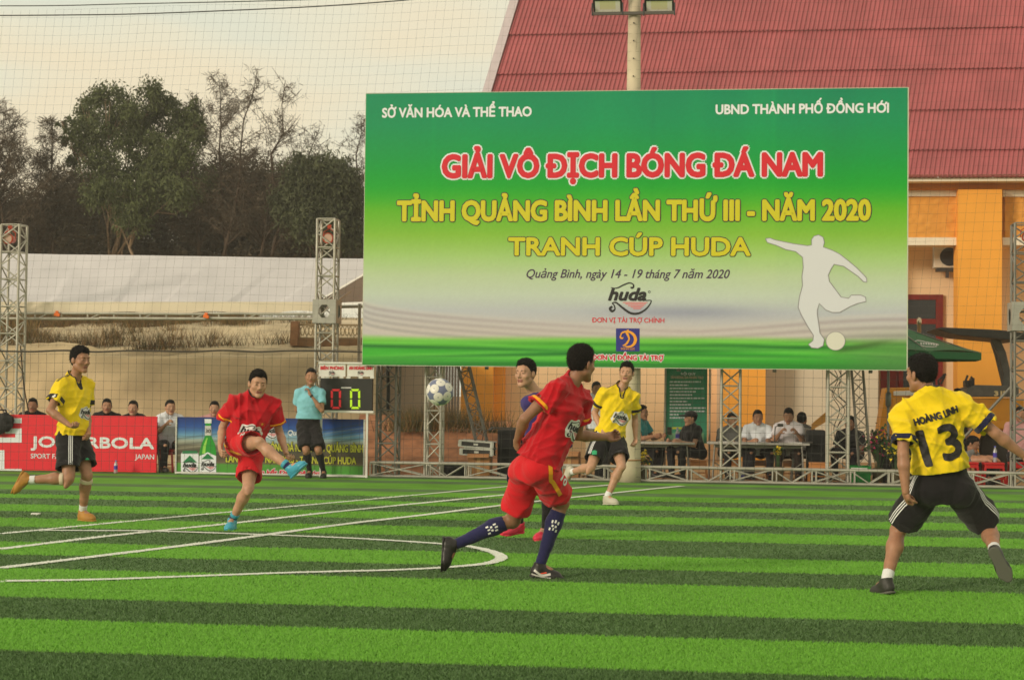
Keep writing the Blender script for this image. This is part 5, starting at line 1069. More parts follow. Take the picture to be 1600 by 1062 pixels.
# ================================================================ banner
b0, b1 = base(565.5, -.06), base(1417, -.06); zb = (wall_y(565.5, 570, -.06).z + wall_y(1417, 578, -.06).z) / 2; zt = (wall_y(568, 147, -.06).z + wall_y(1419, 137, -.06).z) / 2
bu = (b1 - b0).normalized(); bn = Vector((bu.y, -bu.x, 0)); BW = (b1 - b0).length; BH = zt - zb
ban = thing('banner', Vector((b0.x, b0.y, 0)), 'huge green tournament banner with red and yellow Vietnamese lettering above the touchline', 'banner')
m = bpy.data.materials.new('banner_print'); m.use_nodes = True; t = m.node_tree; bs = t.nodes['Principled BSDF']; bs.inputs['Roughness'].default_value = .45; bs.inputs['Specular IOR Level'].default_value = .3
at_ = t.nodes.new('ShaderNodeAttribute'); at_.attribute_name = 'print'; t.links.new(at_.outputs['Color'], bs.inputs['Base Color'])
# print: colours of the artwork and painted fold shading laid out on a fine grid of the cloth (flat print)
NX, NZ = 300, 170; U, Vv = np.meshgrid(np.linspace(0, 1, NX + 1), np.linspace(0, 1, NZ + 1)); v = 1 - Vv; uu = U
stops = [(0, (4, 128, 88)), (.12, (2, 134, 84)), (.24, (0, 140, 66)), (.34, (24, 150, 48)), (.43, (96, 168, 40)), (.52, (132, 178, 66)), (.60, (164, 194, 122)), (.67, (186, 200, 162)), (.74, (194, 202, 184)), (.80, (188, 188, 190)), (.87, (196, 186, 182)), (1, (200, 190, 184))]
sx_ = [s_[0] for s_ in stops]; lin = lambda c: np.where(c / 255 <= .04045, c / 255 / 12.92, ((c / 255 + .055) / 1.055) ** 2.4)
C = np.stack([np.interp(v, sx_, [s_[1][k] for s_ in stops]) for k in range(3)], -1)
fold = sum(a * np.exp(-((uu - c) / w_) ** 2) for c, w_, a in ((.13, .004, 5), (.2, .05, 4), (.45, .05, 6), (.54, .004, -5), (.62, .02, 5), (.735, .03, 8), (.76, .004, 6), (.88, .03, -6)))  # light and shade of cloth folds, painted into the print colours
C[..., :] += (fold * np.clip(1 - v * 1.2, 0, 1))[..., None] * [1.2, .9, .2]
def blend(mask, col): global C; C = C * (1 - mask[..., None]) + np.array(col, float) * mask[..., None]
ss = lambda a, b, x: np.clip((x - a) / (b - a), 0, 1) ** 2 * (3 - 2 * np.clip((x - a) / (b - a), 0, 1))
blend(np.exp(-((v - .80) / .025) ** 2) * np.exp(-((uu - .60) / .14) ** 2) * .5, (128, 128, 150))
cur = .775 + .10 * np.sqrt(uu) ; 
for k in range(9): yy = .762 + .011 * k + .10 * np.sqrt(np.clip(uu * 1.6, 0, 1)) - .055 * ss(.55, 1, uu) * (1 - k * .06); blend(np.exp(-((v - yy) / .006) ** 2) * (.16 + .22 * np.abs(uu - .5) * 2), (150 - 4 * k, 118, 118) if k % 2 else (214, 200, 188))
edge = .872 + .012 * np.sin(uu * 7 + 1) - .02 * np.exp(-((uu - .5) / .25) ** 2) * -1
g_ = ss(0, .03, v - edge); blend(g_, (120, 182, 70)); blend(ss(.01, .07, v - edge), (60, 160, 50))
r_ = np.random.default_rng(3)
for k in range(26): c = r_.uniform(.89, 1.0); sl = r_.uniform(-.10, .14); a = r_.uniform(.3, .8); dk = r_.random() < .5; uc = r_.uniform(0, 1); blend(np.exp(-((v - c - sl * (uu - .5)) / .006) ** 2) * np.exp(-((uu - uc) / .35) ** 2) * a * g_, (16, 84, 36) if dk else (120, 200, 84))
blend(ss(.96, 1, v) * .5, (24, 88, 40)); blend(ss(.82, .95, v) * ss(.8, 1, uu) * .55, (96, 120, 80)); blend(np.exp(-((v - .925 + (uu - .9) * .35) / .010) ** 2) * ss(.86, .89, uu) * ss(.99, .93, uu) * .6, (60, 84, 44))
nfz = np.random.default_rng(9).normal(0, 1.2, C.shape[:2]); C += nfz[..., None]; C = C + (C - C.mean(-1, keepdims=True)) * .12; C = lin(np.clip(C, 0, 255)) * [.97, 1.02, 1.12]
wav = np.zeros_like(uu); V = np.stack([b0.x + bu.x * BW * uu, b0.y + bu.y * BW * uu, zb + BH * Vv], -1).reshape(-1, 3) + np.array(bn) * .008
idx = np.arange((NX + 1) * (NZ + 1)).reshape(NZ + 1, NX + 1); F = np.stack([idx[:-1, :-1], idx[:-1, 1:], idx[1:, 1:], idx[1:, :-1]], -1).reshape(-1, 4)
sh = mk('printed_sheet', V, F, m, ban); ca = sh.data.color_attributes.new('print', 'FLOAT_COLOR', 'POINT'); ca.data.foreach_set('color', np.concatenate([C.reshape(-1, 3), np.ones((C.shape[0] * C.shape[1], 1))], 1).ravel().astype(np.float32))
MB().box((b0 + b1) / 2 + Z * (zb + zt) / 2 - bn * .035, (BW, .05, BH), (bu, -bn, Z)).build('backing_board', mat('board_back', (.12, .12, .11), .8), ban)
FRM = mat('pale_frame', srgb(196, 200, 180), .6)
for a, b in ((b0 + Z * zb, b0 + Z * zt), (b1 + Z * zb, b1 + Z * zt), (b0 + Z * zt, b1 + Z * zt), (b0 + Z * zb, b1 + Z * zb)): bar('frame', a, b, .008, FRM, ban, square=True)
for k in range(6): x = 610 + k * 150; p0 = base(x, .1); bar('support', p0 + Z * (zb - .05), p0 + Z * (zt - .2), .03, GALVD, ban)
PB = Panel(b0 + Z * zb, bu, Z, bn); PW = mat('print_white', (.76, .79, .84), .5); PR = mat('print_red', srgb(212, 30, 48), .5); PY = mat('print_yellow', srgb(206, 198, 30), .5); PD = mat('print_dark', srgb(58, 44, 60), .5); PN = mat('print_navy', srgb(40, 44, 132), .5); PO = mat('print_orange', srgb(236, 160, 46), .5); PG = mat('print_grey', srgb(200, 198, 196), .5)
PB.text('lettering', 'SỞ VĂN HÓA VÀ THỂ THAO', (597, 831, 183.5, 168), PW, ban, .010, .045); PB.text('lettering', 'UBND THÀNH PHỐ ĐỒNG HỚI', (1118, 1389, 178, 162.5), PW, ban, .010, .045)
PB.text('lettering', 'GIẢI VÔ ĐỊCH BÓNG ĐÁ NAM', (690, 1286, 278, 240), PR, ban, .010, .060, .065, PW)
PB.text('lettering', 'TỈNH QUẢNG BÌNH LẦN THỨ III - NĂM 2020', (620, 1361, 346, 313), PY, ban, .010, .058, .045, PD)
PB.text('lettering', 'TRANH CÚP HUDA', (794, 1173, 400, 371), PY, ban, .010, .05, .045, PD)
PB.text('lettering', 'Quảng Bình, ngày 14 - 19 tháng 7 năm 2020', (821, 1138, 434.5, 421), mat('print_plum', srgb(66, 46, 78), .5), ban, .010, .012, shear=.28)
PB.text('lettering', 'ĐƠN VỊ TÀI TRỢ CHÍNH', (925, 1038, 504, 496.5), PR, ban, .010, .02); PB.text('lettering', 'ĐƠN VỊ ĐỒNG TÀI TRỢ', (925, 1037, 562.5, 554.5), PR, ban, .010, .05, .14, PW)
PB.poly('sponsor_square', [(962.5, 549), (999.5, 549), (999.5, 513), (962.5, 513)], PN, ban, .010)
for pts, ws in (([(970, 524), (972, 520), (978, 518), (985, 519), (991, 524), (993, 531), (990, 538), (984, 541.5), (976, 541)], [.8, 1.2, 1.4, 1.8, 2.2, 2.4, 2.0, 1.4, .8]), ([(982, 515), (979.5, 519), (981.5, 524), (983, 529), (981, 534), (977.5, 538), (973, 540)], [.8, 2.0, 1.6, 1.3, 1.5, 1.3, .7]), ([(970, 524), (969.5, 527), (972, 528.5), (974, 527)], [.8, 1.3, 1.2, .8])):
    q_ = spline([(*p_, w_) for p_, w_ in zip(pts, ws)], 6); PB.strip('sponsor_letter', [c_[:2] for c_ in q_], [c_[2] for c_ in q_], PO, ban, .013 + .0012 * len(pts) / 5)
PB.text('lettering', 'ĐỘNG LỰC', (970, 992, 546.3, 543.3), PO, ban, .013, .02)
def mark_flat(P, x0, x1, ybase, parent, lift=.010, white=False, base_blob=True):
    a = P.uv(x0, ybase); b = P.uv(x1, ybase); W_ = b[0] - a[0]
    if white: P.flat('logo_ground', [(a[0] + p[0] * W_, a[1] + p[1] * W_) for p in BLOB[0]], BLOB[1], PW, parent, lift - .003)
    for c, V, F in MARK: P.flat('logo_lettering' if c == 'k' else 'logo_lines', [(a[0] + p[0] * W_, a[1] + p[1] * W_, (p[2] if len(p) > 2 else 0)) for p in V], F, PATCH_K if c == 'k' else PATCH_P, parent, lift)
mark_flat(PB, 945, 1019, 490.5, ban)
PB.strip('registered_ring', [(1014.5 + 1.6 * math.cos(t), 456 + 1.6 * math.sin(t)) for t in np.linspace(0, 6.28, 12)], [.4] * 12, PATCH_K, ban, .011)
SIL = [(1196, 373), (1203, 372), (1211, 375), (1240, 381), (1262, 384), (1268, 383), (1268, 374), (1272, 369), (1279, 367), (1286, 371), (1288, 379), (1286, 386), (1300, 391), (1312, 397), (1326, 408), (1338, 418), (1350, 430), (1354, 435), (1354, 441), (1349, 440), (1341, 432), (1331, 425), (1318, 416), (1303, 413), (1298, 421), (1294, 430), (1296, 440), (1305, 452), (1314, 464), (1326, 466), (1330, 461), (1345, 461), (1352, 464), (1353, 471), (1340, 474), (1328, 479), (1312, 488), (1300, 488), (1290, 484), (1280, 474), (1277, 484), (1277, 492), (1279, 505), (1281, 520), (1288, 530), (1286, 540), (1278, 544), (1268, 543), (1263, 538), (1270, 532), (1271, 524), (1262, 510), (1252, 492), (1247, 480), (1249, 464), (1254, 446), (1253, 432), (1255, 418), (1254, 402), (1243, 393), (1228, 390), (1212, 383), (1199, 379)]
PB.poly('kicker_silhouette', SIL, mat('print_pale_grey', srgb(212, 214, 222), .5), ban, .012)
Q = SIL + SIL[:1]; PB.strip('silhouette_outline', Q, [.55] * len(Q), mat('print_outline', srgb(140, 136, 142), .5), ban, .0135)
PB.poly('printed_ball', [(1305.5 + 15 * math.cos(t), 532.5 + 14.5 * math.sin(-t)) for t in np.linspace(0, 2 * math.pi, 32)[:-1]], mat('print_ball', srgb(216, 214, 204), .5), ban, .012)
PB.strip('ball_outline', [(1305.5 + 15 * math.cos(t), 532.5 + 14.5 * math.sin(-t)) for t in np.linspace(0, 2 * math.pi, 32)], [.4] * 32, MATS['print_outline'], ban, .0135)

# ================================================================ net
def net(name, x0, x1, z0, z1, off_, cell, r, m, label, lean=.1, seed=1, top=None):
    a = base(x0, off_); b = base(x1, off_); L = (b - a).length; u = (b - a).normalized(); rr = np.random.default_rng(seed); nf = vnoise(seed); V = []; F = []
    def P(s_, z): z1_ = z1 if top is None else top(s_ / L); n = nf(s_ * .8, z * .9); n2 = nf(s_ * .7 + 9, z * .8 + 5); zz = min(z, z1_); return (a.x + u.x * (s_ + lean * (zz - 2.0) + .035 * n), a.y + u.y * (s_ + lean * (zz - 2.0)) - .03 * n2, zz + .030 * n2)
    def strand(Q, rad):
        n = len(V); k = len(Q); Q = np.array(Q); d = np.gradient(Q, axis=0); d /= np.linalg.norm(d, axis=1)[:, None] + 1e-9; e1 = np.cross(d, [0.1, 1, .1]); e1 /= np.linalg.norm(e1, axis=1)[:, None]; e2 = np.cross(d, e1)
        for j in range(3): pass
        pts = np.stack([Q + (e1 * math.cos(t) + e2 * math.sin(t)) * rad for t in (0, 2.1, 4.2)], 1).reshape(-1, 3); V.extend(map(tuple, pts))
        for i in range(k - 1):
            for j in range(3): F.append((n + 3 * i + j, n + 3 * i + (j + 1) % 3, n + 3 * i + 3 + (j + 1) % 3, n + 3 * i + 3 + j))
    zs = np.arange(z0, z1, cell)
    for s_ in np.arange(0, L, cell):
        zt_ = z1 if top is None else top(s_ / L); q = [z for z in np.arange(z0, zt_ + cell, cell * 1.5) if z <= zt_ + cell * .5]; 
        if len(q) > 2: strand([P(s_, z) for z in q], r)
    for z in zs: ss_ = [s_ for s_ in np.arange(0, L, cell * 2.0) if (top is None or z < top(s_ / L))]; (len(ss_) > 2) and strand([P(s_, z) for s_ in ss_], r)
    o = mk(name, V, F, m); return tag(o, label, 'net', 'nets behind the goal line')
NET = mat('net_cord', (.055, .055, .045), .8); NETD = mat('dark_net_cord', (.045, .045, .038), .8)
zr = wall_y(0, 24, .06).z; zr2 = wall_y(640, 0, .06).z
net('tall_net', -160, 1820, 1.96, 9.2, .06, .137, .0012, NET, 'tall square mesh net hanging from the high ropes above the pitch edge', .10, 3, top=lambda f: 7.22 + .9 * f + .5 * f * f)
net('lower_net', -60, 1440, .04, 1.97, .07, .137, .0023, NETD, 'lower square mesh net stretched behind the players down to the turf', .02, 5)
def rope(pts, off_, r, label, m=NETD): P = [wall_y(x, y, off_) for x, y in pts]; tag(MB().tube(spline([tuple(p) for p in P], 6), r, 6).build('rope', m), label, 'rope')
rope([(-80, 9.5), (80, 9.3), (200, 6.5), (400, 2.2), (560, -3), (700, -12)], .05, .0075, 'upper dark rope carrying the net across the sky'); rope([(-80, 25), (90, 24), (220, 22), (400, 15), (520, 9), (640, 0), (760, -12)], .06, .009, 'lower dark rope along the top edge of the net')
rope([(-80, 549)] + [(x, 548.5 + 1.2 * math.sin(x * .05)) for x in range(0, 566, 50)] + [(566, 550)], .05, .014, 'thick twisted rope across the net at the height of the sand bank crest', mat('dark_rope', (.06, .05, .04), .9, bump=1, bscale=60))
rope([(32, 540), (37, 600), (44, 640)], .3, .012, 'brown guy rope beside the left truss tower', BARKD)

# ================================================================ boards, scoreboard
WM = mat('white_metal', (.68, .67, .62), .5, var=.06)
def board(name, x0, x1, y0, y1, off_, m, label, cat='advertising board', th=.03):
    a, b = base(x0, off_), base(x1, off_); T = thing(name, (a + b) / 2, label, cat); xm = (x0 + x1) / 2; z1 = wall_y(xm, y0, off_).z; z0 = max(wall_y(xm, y1, off_).z, .01)
    u = (b - a).normalized(); n = Vector((u.y, -u.x, 0)); MB().box((a + b) / 2 - n * th / 2 + Z * (z0 + z1) / 2, ((b - a).length, th, z1 - z0), (u, -n, Z)).build('panel', m, T); return T, Panel(a + Z * z0, u, Z, n), (b - a).length, z1 - z0
BRED = mat('board_red', srgb(224, 24, 44), .5, var=.03)
rb, P_, _, _ = board('red_board', -110, 246, 648, 739, .24, BRED, 'bright red advertising board with white JOGARBOLA lettering at the left edge')
P_.text('lettering', 'JOGARBOLA', (48, 241, 700, 682.5), PW, rb, .004, .05); P_.text('lettering', 'SPORT FA', (48, 93, 716, 708.5), PW, rb, .004, .02); P_.text('lettering', 'JAPAN', (211, 241, 717, 709.5), PW, rb, .004, .02)
for q in ([(-20, 653), (34, 653), (34, 661), (-20, 661)], [(8, 669), (34, 669), (34, 677), (8, 677)], [(24, 677), (34, 677), (34, 691), (24, 691)], [(-20, 683), (24, 683), (24, 691), (-20, 691)], [(-20, 703), (7, 703), (7, 737), (-20, 737)], [(7, 732), (34, 732), (34, 737), (7, 737)]): P_.poly('big_letter', q[::-1], PW, rb)
bb, P_, BWd, BHt = board('blue_board', 276, 570, 653, 743, .20, mat('board_back', (.12, .12, .11), .8), 'blue and green advertising board showing a beer bottle and a can behind the kicking player')
NX, NZ = 150, 60; U, Vv = np.meshgrid(np.linspace(0, 1, NX + 1), np.linspace(0, 1, NZ + 1)); v = 1 - Vv; uu = U
stops = [(0, (24, 50, 120)), (.18, (40, 84, 160)), (.34, (110, 160, 190)), (.42, (150, 160, 150)), (.5, (120, 116, 100)), (.62, (84, 78, 64)), (.76, (92, 80, 62)), (.80, (112, 96, 76)), (.83, (88, 150, 60)), (1, (70, 150, 50))]
C = np.stack([np.interp(v, [s_[0] for s_ in stops], [s_[1][k] for s_ in stops]) for k in range(3)], -1)
for k in range(7): yy = .24 + .06 * k + (.30 * (1 - uu / .35) * -1 * (uu < .35)) * -.5 - .55 * np.clip(uu - .72, 0, 1); blend(np.exp(-((v - yy) / .012) ** 2) * .45, (190, 186, 170) if k % 2 else (60, 64, 66))
blend(np.exp(-((v - .36) / .10) ** 2) * np.exp(-((uu - .5) / .25) ** 2) * .5, (170, 200, 214)); C = lin(np.clip(C, 0, 255)) * 1.0
a = P_.o + P_.n * .004; V = np.stack([a.x + P_.u.x * BWd * uu, a.y + P_.u.y * BWd * uu, a.z + BHt * Vv], -1).reshape(-1, 3); idx = np.arange((NX + 1) * (NZ + 1)).reshape(NZ + 1, NX + 1)
sh = mk('printed_sheet', V, np.stack([idx[:-1, :-1], idx[:-1, 1:], idx[1:, 1:], idx[1:, :-1]], -1).reshape(-1, 4), m, bb); sh.data.materials[0] = bpy.data.materials['banner_print']; ca = sh.data.color_attributes.new('print', 'FLOAT_COLOR', 'POINT'); ca.data.foreach_set('color', np.concatenate([C.reshape(-1, 3), np.ones((C.shape[0] * C.shape[1], 1))], 1).ravel().astype(np.float32))
GB = mat('print_bottle_green', srgb(40, 150, 50), .3); GBL = mat('print_bottle_light', srgb(150, 214, 90), .3); PGR = mat('print_green', srgb(20, 120, 70), .5); PYG = mat('print_lime', srgb(196, 196, 60), .5); PDG = mat('print_dark_olive', srgb(46, 52, 34), .5)
P_.poly('printed_bottle', [(312, 741), (312, 706), (315, 694), (321, 680), (321, 656), (330, 656), (330, 680), (336, 694), (338, 706), (338, 741)], GB, bb, .008); P_.poly('printed_bottle_gloss', [(316, 708), (318, 696), (323, 684), (325, 684), (322, 697), (321, 708)], GBL, bb, .011); P_.poly('printed_cap', [(320, 661), (320, 654), (331, 654), (331, 661)], PW, bb, .011); P_.poly('printed_neck_label', [(320.5, 680), (320.5, 665), (330.5, 665), (330.5, 680)], PG, bb, .011); P_.text('lettering', '30', (321.5, 329.5, 676, 670), PATCH_K, bb, .013, .03)
P_.poly('printed_label', [(312, 739), (312, 712), (325, 706), (338, 712), (338, 739)], PW, bb, .011); P_.poly('printed_label_peak', [(315, 717), (325, 708), (335, 717)], PGR, bb, .013); mark_flat(P_, 313, 338, 735, bb, .014)
P_.poly('printed_can', [(284, 742), (283, 738), (283, 709), (286, 705), (308, 705), (310.5, 709), (310.5, 738), (309, 742)], PW, bb, .008); P_.poly('printed_can_rim', [(285, 708), (286, 704), (308, 704), (309.5, 708)], PGR, bb, .011); P_.poly('printed_can_peak', [(286, 722), (297, 711), (308, 722)], PGR, bb, .011); mark_flat(P_, 284, 310, 737, bb, .013)
mark_flat(P_, 408, 436, 684, bb, .010, white=True); P_.text('lettering', 'Quảng Bình', (449, 500, 680, 672), PW, bb, .008, .03, shear=.2)
P_.text('lettering', 'GIẢI VÔ ĐỊCH BÓNG ĐÁ NAM TỈNH QUẢNG BÌNH', (356, 568, 705, 693), PYG, bb, .008, .035, .06, PDG); P_.text('lettering', 'LẦN THỨ III - NĂM 2020 - TRANH CÚP HUDA', (353, 557, 723.5, 712), PYG, bb, .008, .035, .06, PDG); P_.text('lettering', 'Gắn kết Đam mê bóng', (392, 505, 741, 734), PR, bb, .008, .05, .12, PW, shear=.15)
for x in (276.5, 570): bar('frame', base(x, .19), base(x, .19) + Z * (P_.o.z + BHt), .012, WM, bb, square=True)
bar('frame', base(276, .19) + Z * .02, base(570, .19) + Z * .02, .012, WM, bb, square=True)
# scoreboard
so = -.02; sb = thing('scoreboard', base(540, so), 'black match scoreboard on white legs showing 0 and 0', 'scoreboard'); SP = Panel(base(498, so), EU, Z, -EN)
def sbox(name, x0, x1, y0, y1, m, dep=.05, o_=so, par_=sb):
    a, b = base(x0, o_), base(x1, o_); z1 = wall_y((x0 + x1) / 2, y0, o_).z; z0 = max(.0, wall_y((x0 + x1) / 2, y1, o_).z); c = (a + b) / 2 + EN * dep / 2; c.z = (z0 + z1) / 2; return MB().box(c, ((b - a).length, dep, z1 - z0)).build(name, m, par_)
sbox('case', 500.5, 581.5, 591, 641, mat('score_black', (.018, .018, .016), .5), .08); sbox('name_plate', 498, 539, 568.5, 588, WM, .02, so + .03); sbox('name_plate', 542, 583.5, 568.5, 588, WM, .02, so + .03); sbox('ledge', 499, 583.5, 641.2, 644.5, WM, .1); sbox('top_rail', 497, 584.5, 565.5, 568.3, WM, .03)
for x in (501, 508, 530, 541, 560, 578): sbox('bracket', x, x + 6, 588.2, 591, WM, .03)
for x in (502.5, 574): bar('leg', base(x, so + .03) + Z * wall_y(x, 645, so).z, base(x, so + .03), .016, WM, sb, square=True)
bar('foot_rail', base(502.5, so + .03) + Z * .02, base(576, so + .03) + Z * .02, .013, WM, sb, square=True)
SR = mat('segment_red_glow', (.85, .03, .04), .4, emit=.12); SG = mat('segment_lime_glow', (.50, .80, .02), .4, emit=.12)  # painted flaps, not lamps; a faint glow is added to brighten them
def seg0(x0, x1, y0, y1, m):
    w_ = 3.4; g = .7; ym = (y0 + y1) / 2
    for q in ([(x0 + 1.5, y0), (x1 - 1.5, y0), (x1 - w_ - .2, y0 + w_), (x0 + w_ + .2, y0 + w_)], [(x0 + 1.5, y1), (x1 - 1.5, y1), (x1 - w_ - .2, y1 - w_), (x0 + w_ + .2, y1 - w_)],
              [(x0, y0 + 2), (x0 + w_, y0 + w_ + g), (x0 + w_, ym - 1.6), (x0 + w_ / 2, ym - g), (x0, ym - 1.6)], [(x0, y1 - 2), (x0 + w_, y1 - w_ - g), (x0 + w_, ym + 1.6), (x0 + w_ / 2, ym + g), (x0, ym + 1.6)],
              [(x1, y0 + 2), (x1 - w_, y0 + w_ + g), (x1 - w_, ym - 1.6), (x1 - w_ / 2, ym - g), (x1, ym - 1.6)], [(x1, y1 - 2), (x1 - w_, y1 - w_ - g), (x1 - w_, ym + 1.6), (x1 - w_ / 2, ym + g), (x1, ym + 1.6)]): SP.poly('digit_segment', q, m, sb, .006)
seg0(517, 533, 607.5, 640 - 1.5, SR); seg0(547, 563, 607.5, 638.5, SG)
SP.text('lettering', 'BIÊN PHÒNG', (500, 536.5, 577.5, 572), PR, sb, -.026, .06); SP.text('lettering', 'AN HOÀNG LINH', (544.5, 581.5, 577.5, 572), PR, sb, -.026, .06); SP.poly('small_mark', [(533, 606.5), (549, 606.5), (549, 604.5), (533, 604.5)], MATS['print_grey'], sb, .004)
for x0 in (513, 558): mark_flat(Panel(base(498, so + .026), EU, Z, -EN), x0, x0 + 11, 586, sb, .004)
# rule poster
po = 1.9; ps, P_, w_, h_ = board('rule_poster', 1041, 1105, 573, 692, po, mat('poster_green', srgb(56, 146, 112), .6, var=.04), 'tall green poster with rows of white rules standing behind the officials', 'poster')
P_.text('lettering', 'NỘI QUY', (1064, 1087, 586, 582), PW, ps, .004, .06); P_.text('lettering', 'SÂN BÓNG ĐÁ NHÂN TẠO', (1048, 1099, 591.5, 587.5), mat('print_pink', srgb(224, 190, 170), .6), ps, .004, .03)
r_ = np.random.default_rng(5)
for k, wd in enumerate((50, 30, 55, 42, 36, 56, 28, 34, 58, 57, 14, 44)):
    y = 597.5 + k * 5.1; x = 1046.5; n = []; end = x + wd * .97
    while x < end: l = r_.uniform(2, 6); n.append((x, min(x + l, end))); x += l + .9
    V = []; F = []
    for x0_, x1_ in n:
        q = [P_.uv(x0_, y), P_.uv(x1_, y), P_.uv(x1_, y - 2.3), P_.uv(x0_, y - 2.3)]; i0 = len(V); V += q; F.append((i0, i0 + 1, i0 + 2, i0 + 3))
    P_.flat('rule_line', V, F, PW, ps, .004)
P_.poly('lime_strip', [(1050, 670), (1070, 670), (1070, 667), (1050, 667)], PYG, ps, .005); P_.poly('lower_panel', [(1045, 690), (1100, 690), (1100, 676), (1045, 676)], mat('poster_lower', srgb(110, 160, 120), .6), ps, .005)
for x in (1039.5, 1109): bar('pole', base(x, po - .03), base(x, po - .03) + Z * wall_y(x, 565, po).z, .016, GALV, ps)

# ================================================================ light pole
CONC = mat('pole_concrete', srgb(196, 184, 158, .95), .9, var=.14, vscale=3, bump=.3, bscale=20); pb = base(985, .16); pl = thing('light_pole', pb, 'tall tapered concrete pole carrying two floodlights above the banner', 'light pole')
pt = wall_y(991.5, -40, .16); d_ = Vector((0, 0, 1)); top = pb + Z * pt.z + Vector((0, 0, 0)); dx = (wall_y(991.5, 60, .16).x - wall_y(985, 745, .16).x)
top.x = pb.x + .0 + (wall_y(991.5, 0, .16).x - wall_y(985, 750, .16).x - (wall_y(800, 0, .16).x - wall_y(800, 750, .16).x)) * 0 ; P2 = wall_y(991.5, 10, .16); top.x = P2.x; top.y = P2.y
MB().tube([pb, pb.lerp(top, .03), pb.lerp(top, .5), top], [.172, .165, .125, .088], 24).build('shaft', CONC, pl, True); MB().lathe(pb + Z * .33, [(.171, -.01), (.176, 0), (.171, .01)], 24).build('band', mat('rusty_ring', srgb(150, 110, 70), .8), pl)
m_ = MB()
for k in range(9): q = pb.lerp(top, .62 + k * .035); m_.tube([q - EN * (.125), q - EN * .09], .010, 8)
m_.build('bolt_hole', mat('dark_hole', (.02, .018, .016), .9), pl)
P3 = wall_y(988, 21.5, .02); bar('cross_arm', wall_y(926, 22, .02), wall_y(1054, 20, .02), .022, mat('dark_arm', (.09, .08, .07), .6), pl, square=True)
for x0, x1 in ((926.5, 972), (1007, 1053)):
    c = wall_y((x0 + x1) / 2, 6, .0); L = thing('floodlight', c, 'left floodlight on the crossarm of the concrete pole' if x0 < 950 else 'right floodlight on the crossarm of the concrete pole', 'floodlight', 'floodlights on the concrete pole'); n_ = Vector((0, -.75, -.66)).normalized(); u_ = EU; v_ = n_.cross(u_).normalized() * -1; w_ = (x1 - x0) / FPX * 26
    HB = mat('flood_black', (.022, .022, .024), .5); MB().box(c - n_ * .04, (w_, .36, .07), (u_, v_, -n_), bev=.015).build('housing', HB, L)
    fr_ = [(-w_ / 2 + .03, -.12), (w_ / 2 - .03, -.12), (w_ / 2 - .03, .15), (-w_ / 2 + .03, .15)]; inn = [(-w_ / 2 + .10, -.05), (w_ / 2 - .10, -.05), (w_ / 2 - .10, .1), (-w_ / 2 + .10, .1)]
    V = [c + u_ * a + v_ * b + n_ * .002 for a, b in fr_] + [c + u_ * a + v_ * b - n_ * .0 + n_ * .001 for a, b in inn]; mk('reflector', [x for x in V], [(0, 1, 5, 4), (1, 2, 6, 5), (2, 3, 7, 6), (3, 0, 4, 7)], mat('reflector_white', (.75, .74, .68), .3), L); mk('lamp_face', V[4:], [(0, 1, 2, 3)], mat('lamp_cream_reflection', (.68, .66, .42), .3), L)  # cream lamp face paints the bright reflection in the unlit grey glass
    MB().box(c - v_ * .115 + n_ * .004, (w_ - .02, .13, .012), (u_, v_, n_)).build('lower_lip', HB, L); bar('yoke', c + u_ * (w_ / 2 + .01) - n_ * .02, c + u_ * (w_ / 2 + .01) - Z * .18, .012, HB, L); bar('yoke', c - u_ * (w_ / 2 + .01) - n_ * .02, c - u_ * (w_ / 2 + .01) - Z * .18, .012, HB, L)
    m_ = MB(); [m_.box(c - v_ * .155 + n_ * .011 + u_ * (k * .018 - .06), (.012, .018, .002), (u_, v_, n_)) for k in range(8)]; m_.build('maker_plate', mat('print_dim', (.3, .3, .3), .6), L)

# ================================================================ ball
bc_ = at(687, 612, 13.8); R_ = .108; bm = bmesh.new(); bmesh.ops.create_icosphere(bm, subdivisions=6, radius=1); ph = (1 + 5 ** .5) / 2
ctr = [Vector(v).normalized() for v in [(i, j, k) for i in (-1, 1) for j in (-1, 1) for k in (-1, 1)] + [(0, i / ph, j * ph) for i in (-1, 1) for j in (-1, 1)] + [(i / ph, j * ph, 0) for i in (-1, 1) for j in (-1, 1)] + [(i * ph, 0, j / ph) for i in (-1, 1) for j in (-1, 1)]]
Q = Matrix.Rotation(.42, 3, 'X') @ Matrix.Rotation(.3, 3, 'Z'); ctr = [Q @ c for c in ctr]; cm = np.array([tuple(c) for c in ctr]); V = np.array([tuple(v.co) for v in bm.verts]); F = np.array([[v.index for v in f.verts] for f in bm.faces]); bm.free()
cen = V[F].mean(1); cen /= np.linalg.norm(cen, axis=1)[:, None]; dmx = np.degrees(np.arccos(np.clip((cen @ cm.T).max(1), -1, 1))); dv = np.degrees(np.arccos(np.clip((V @ cm.T).max(1), -1, 1)))
rad = R_ * (1 + .006 * np.clip((20.4 - dv) / 1.5, 0, 1)); mi_ = np.where(dmx < 3.2, 3, np.where(dmx < 20.5, 0, np.where(dmx < 21.2, 3, 1)))
bo = mk('football', V * rad[:, None] + np.array(bc_), F, [mat('ball_white', (.70, .68, .62), .35, var=.06, vscale=20), mat('ball_blue_grey', (.15, .17, .27), .4), mat('ball_mark', (.14, .15, .2), .4), mat('ball_seam', (.30, .31, .36), .5)], None, True, mi_)
tag(bo, 'white and blue football flying between the kicker and the sprinting red player', 'ball')

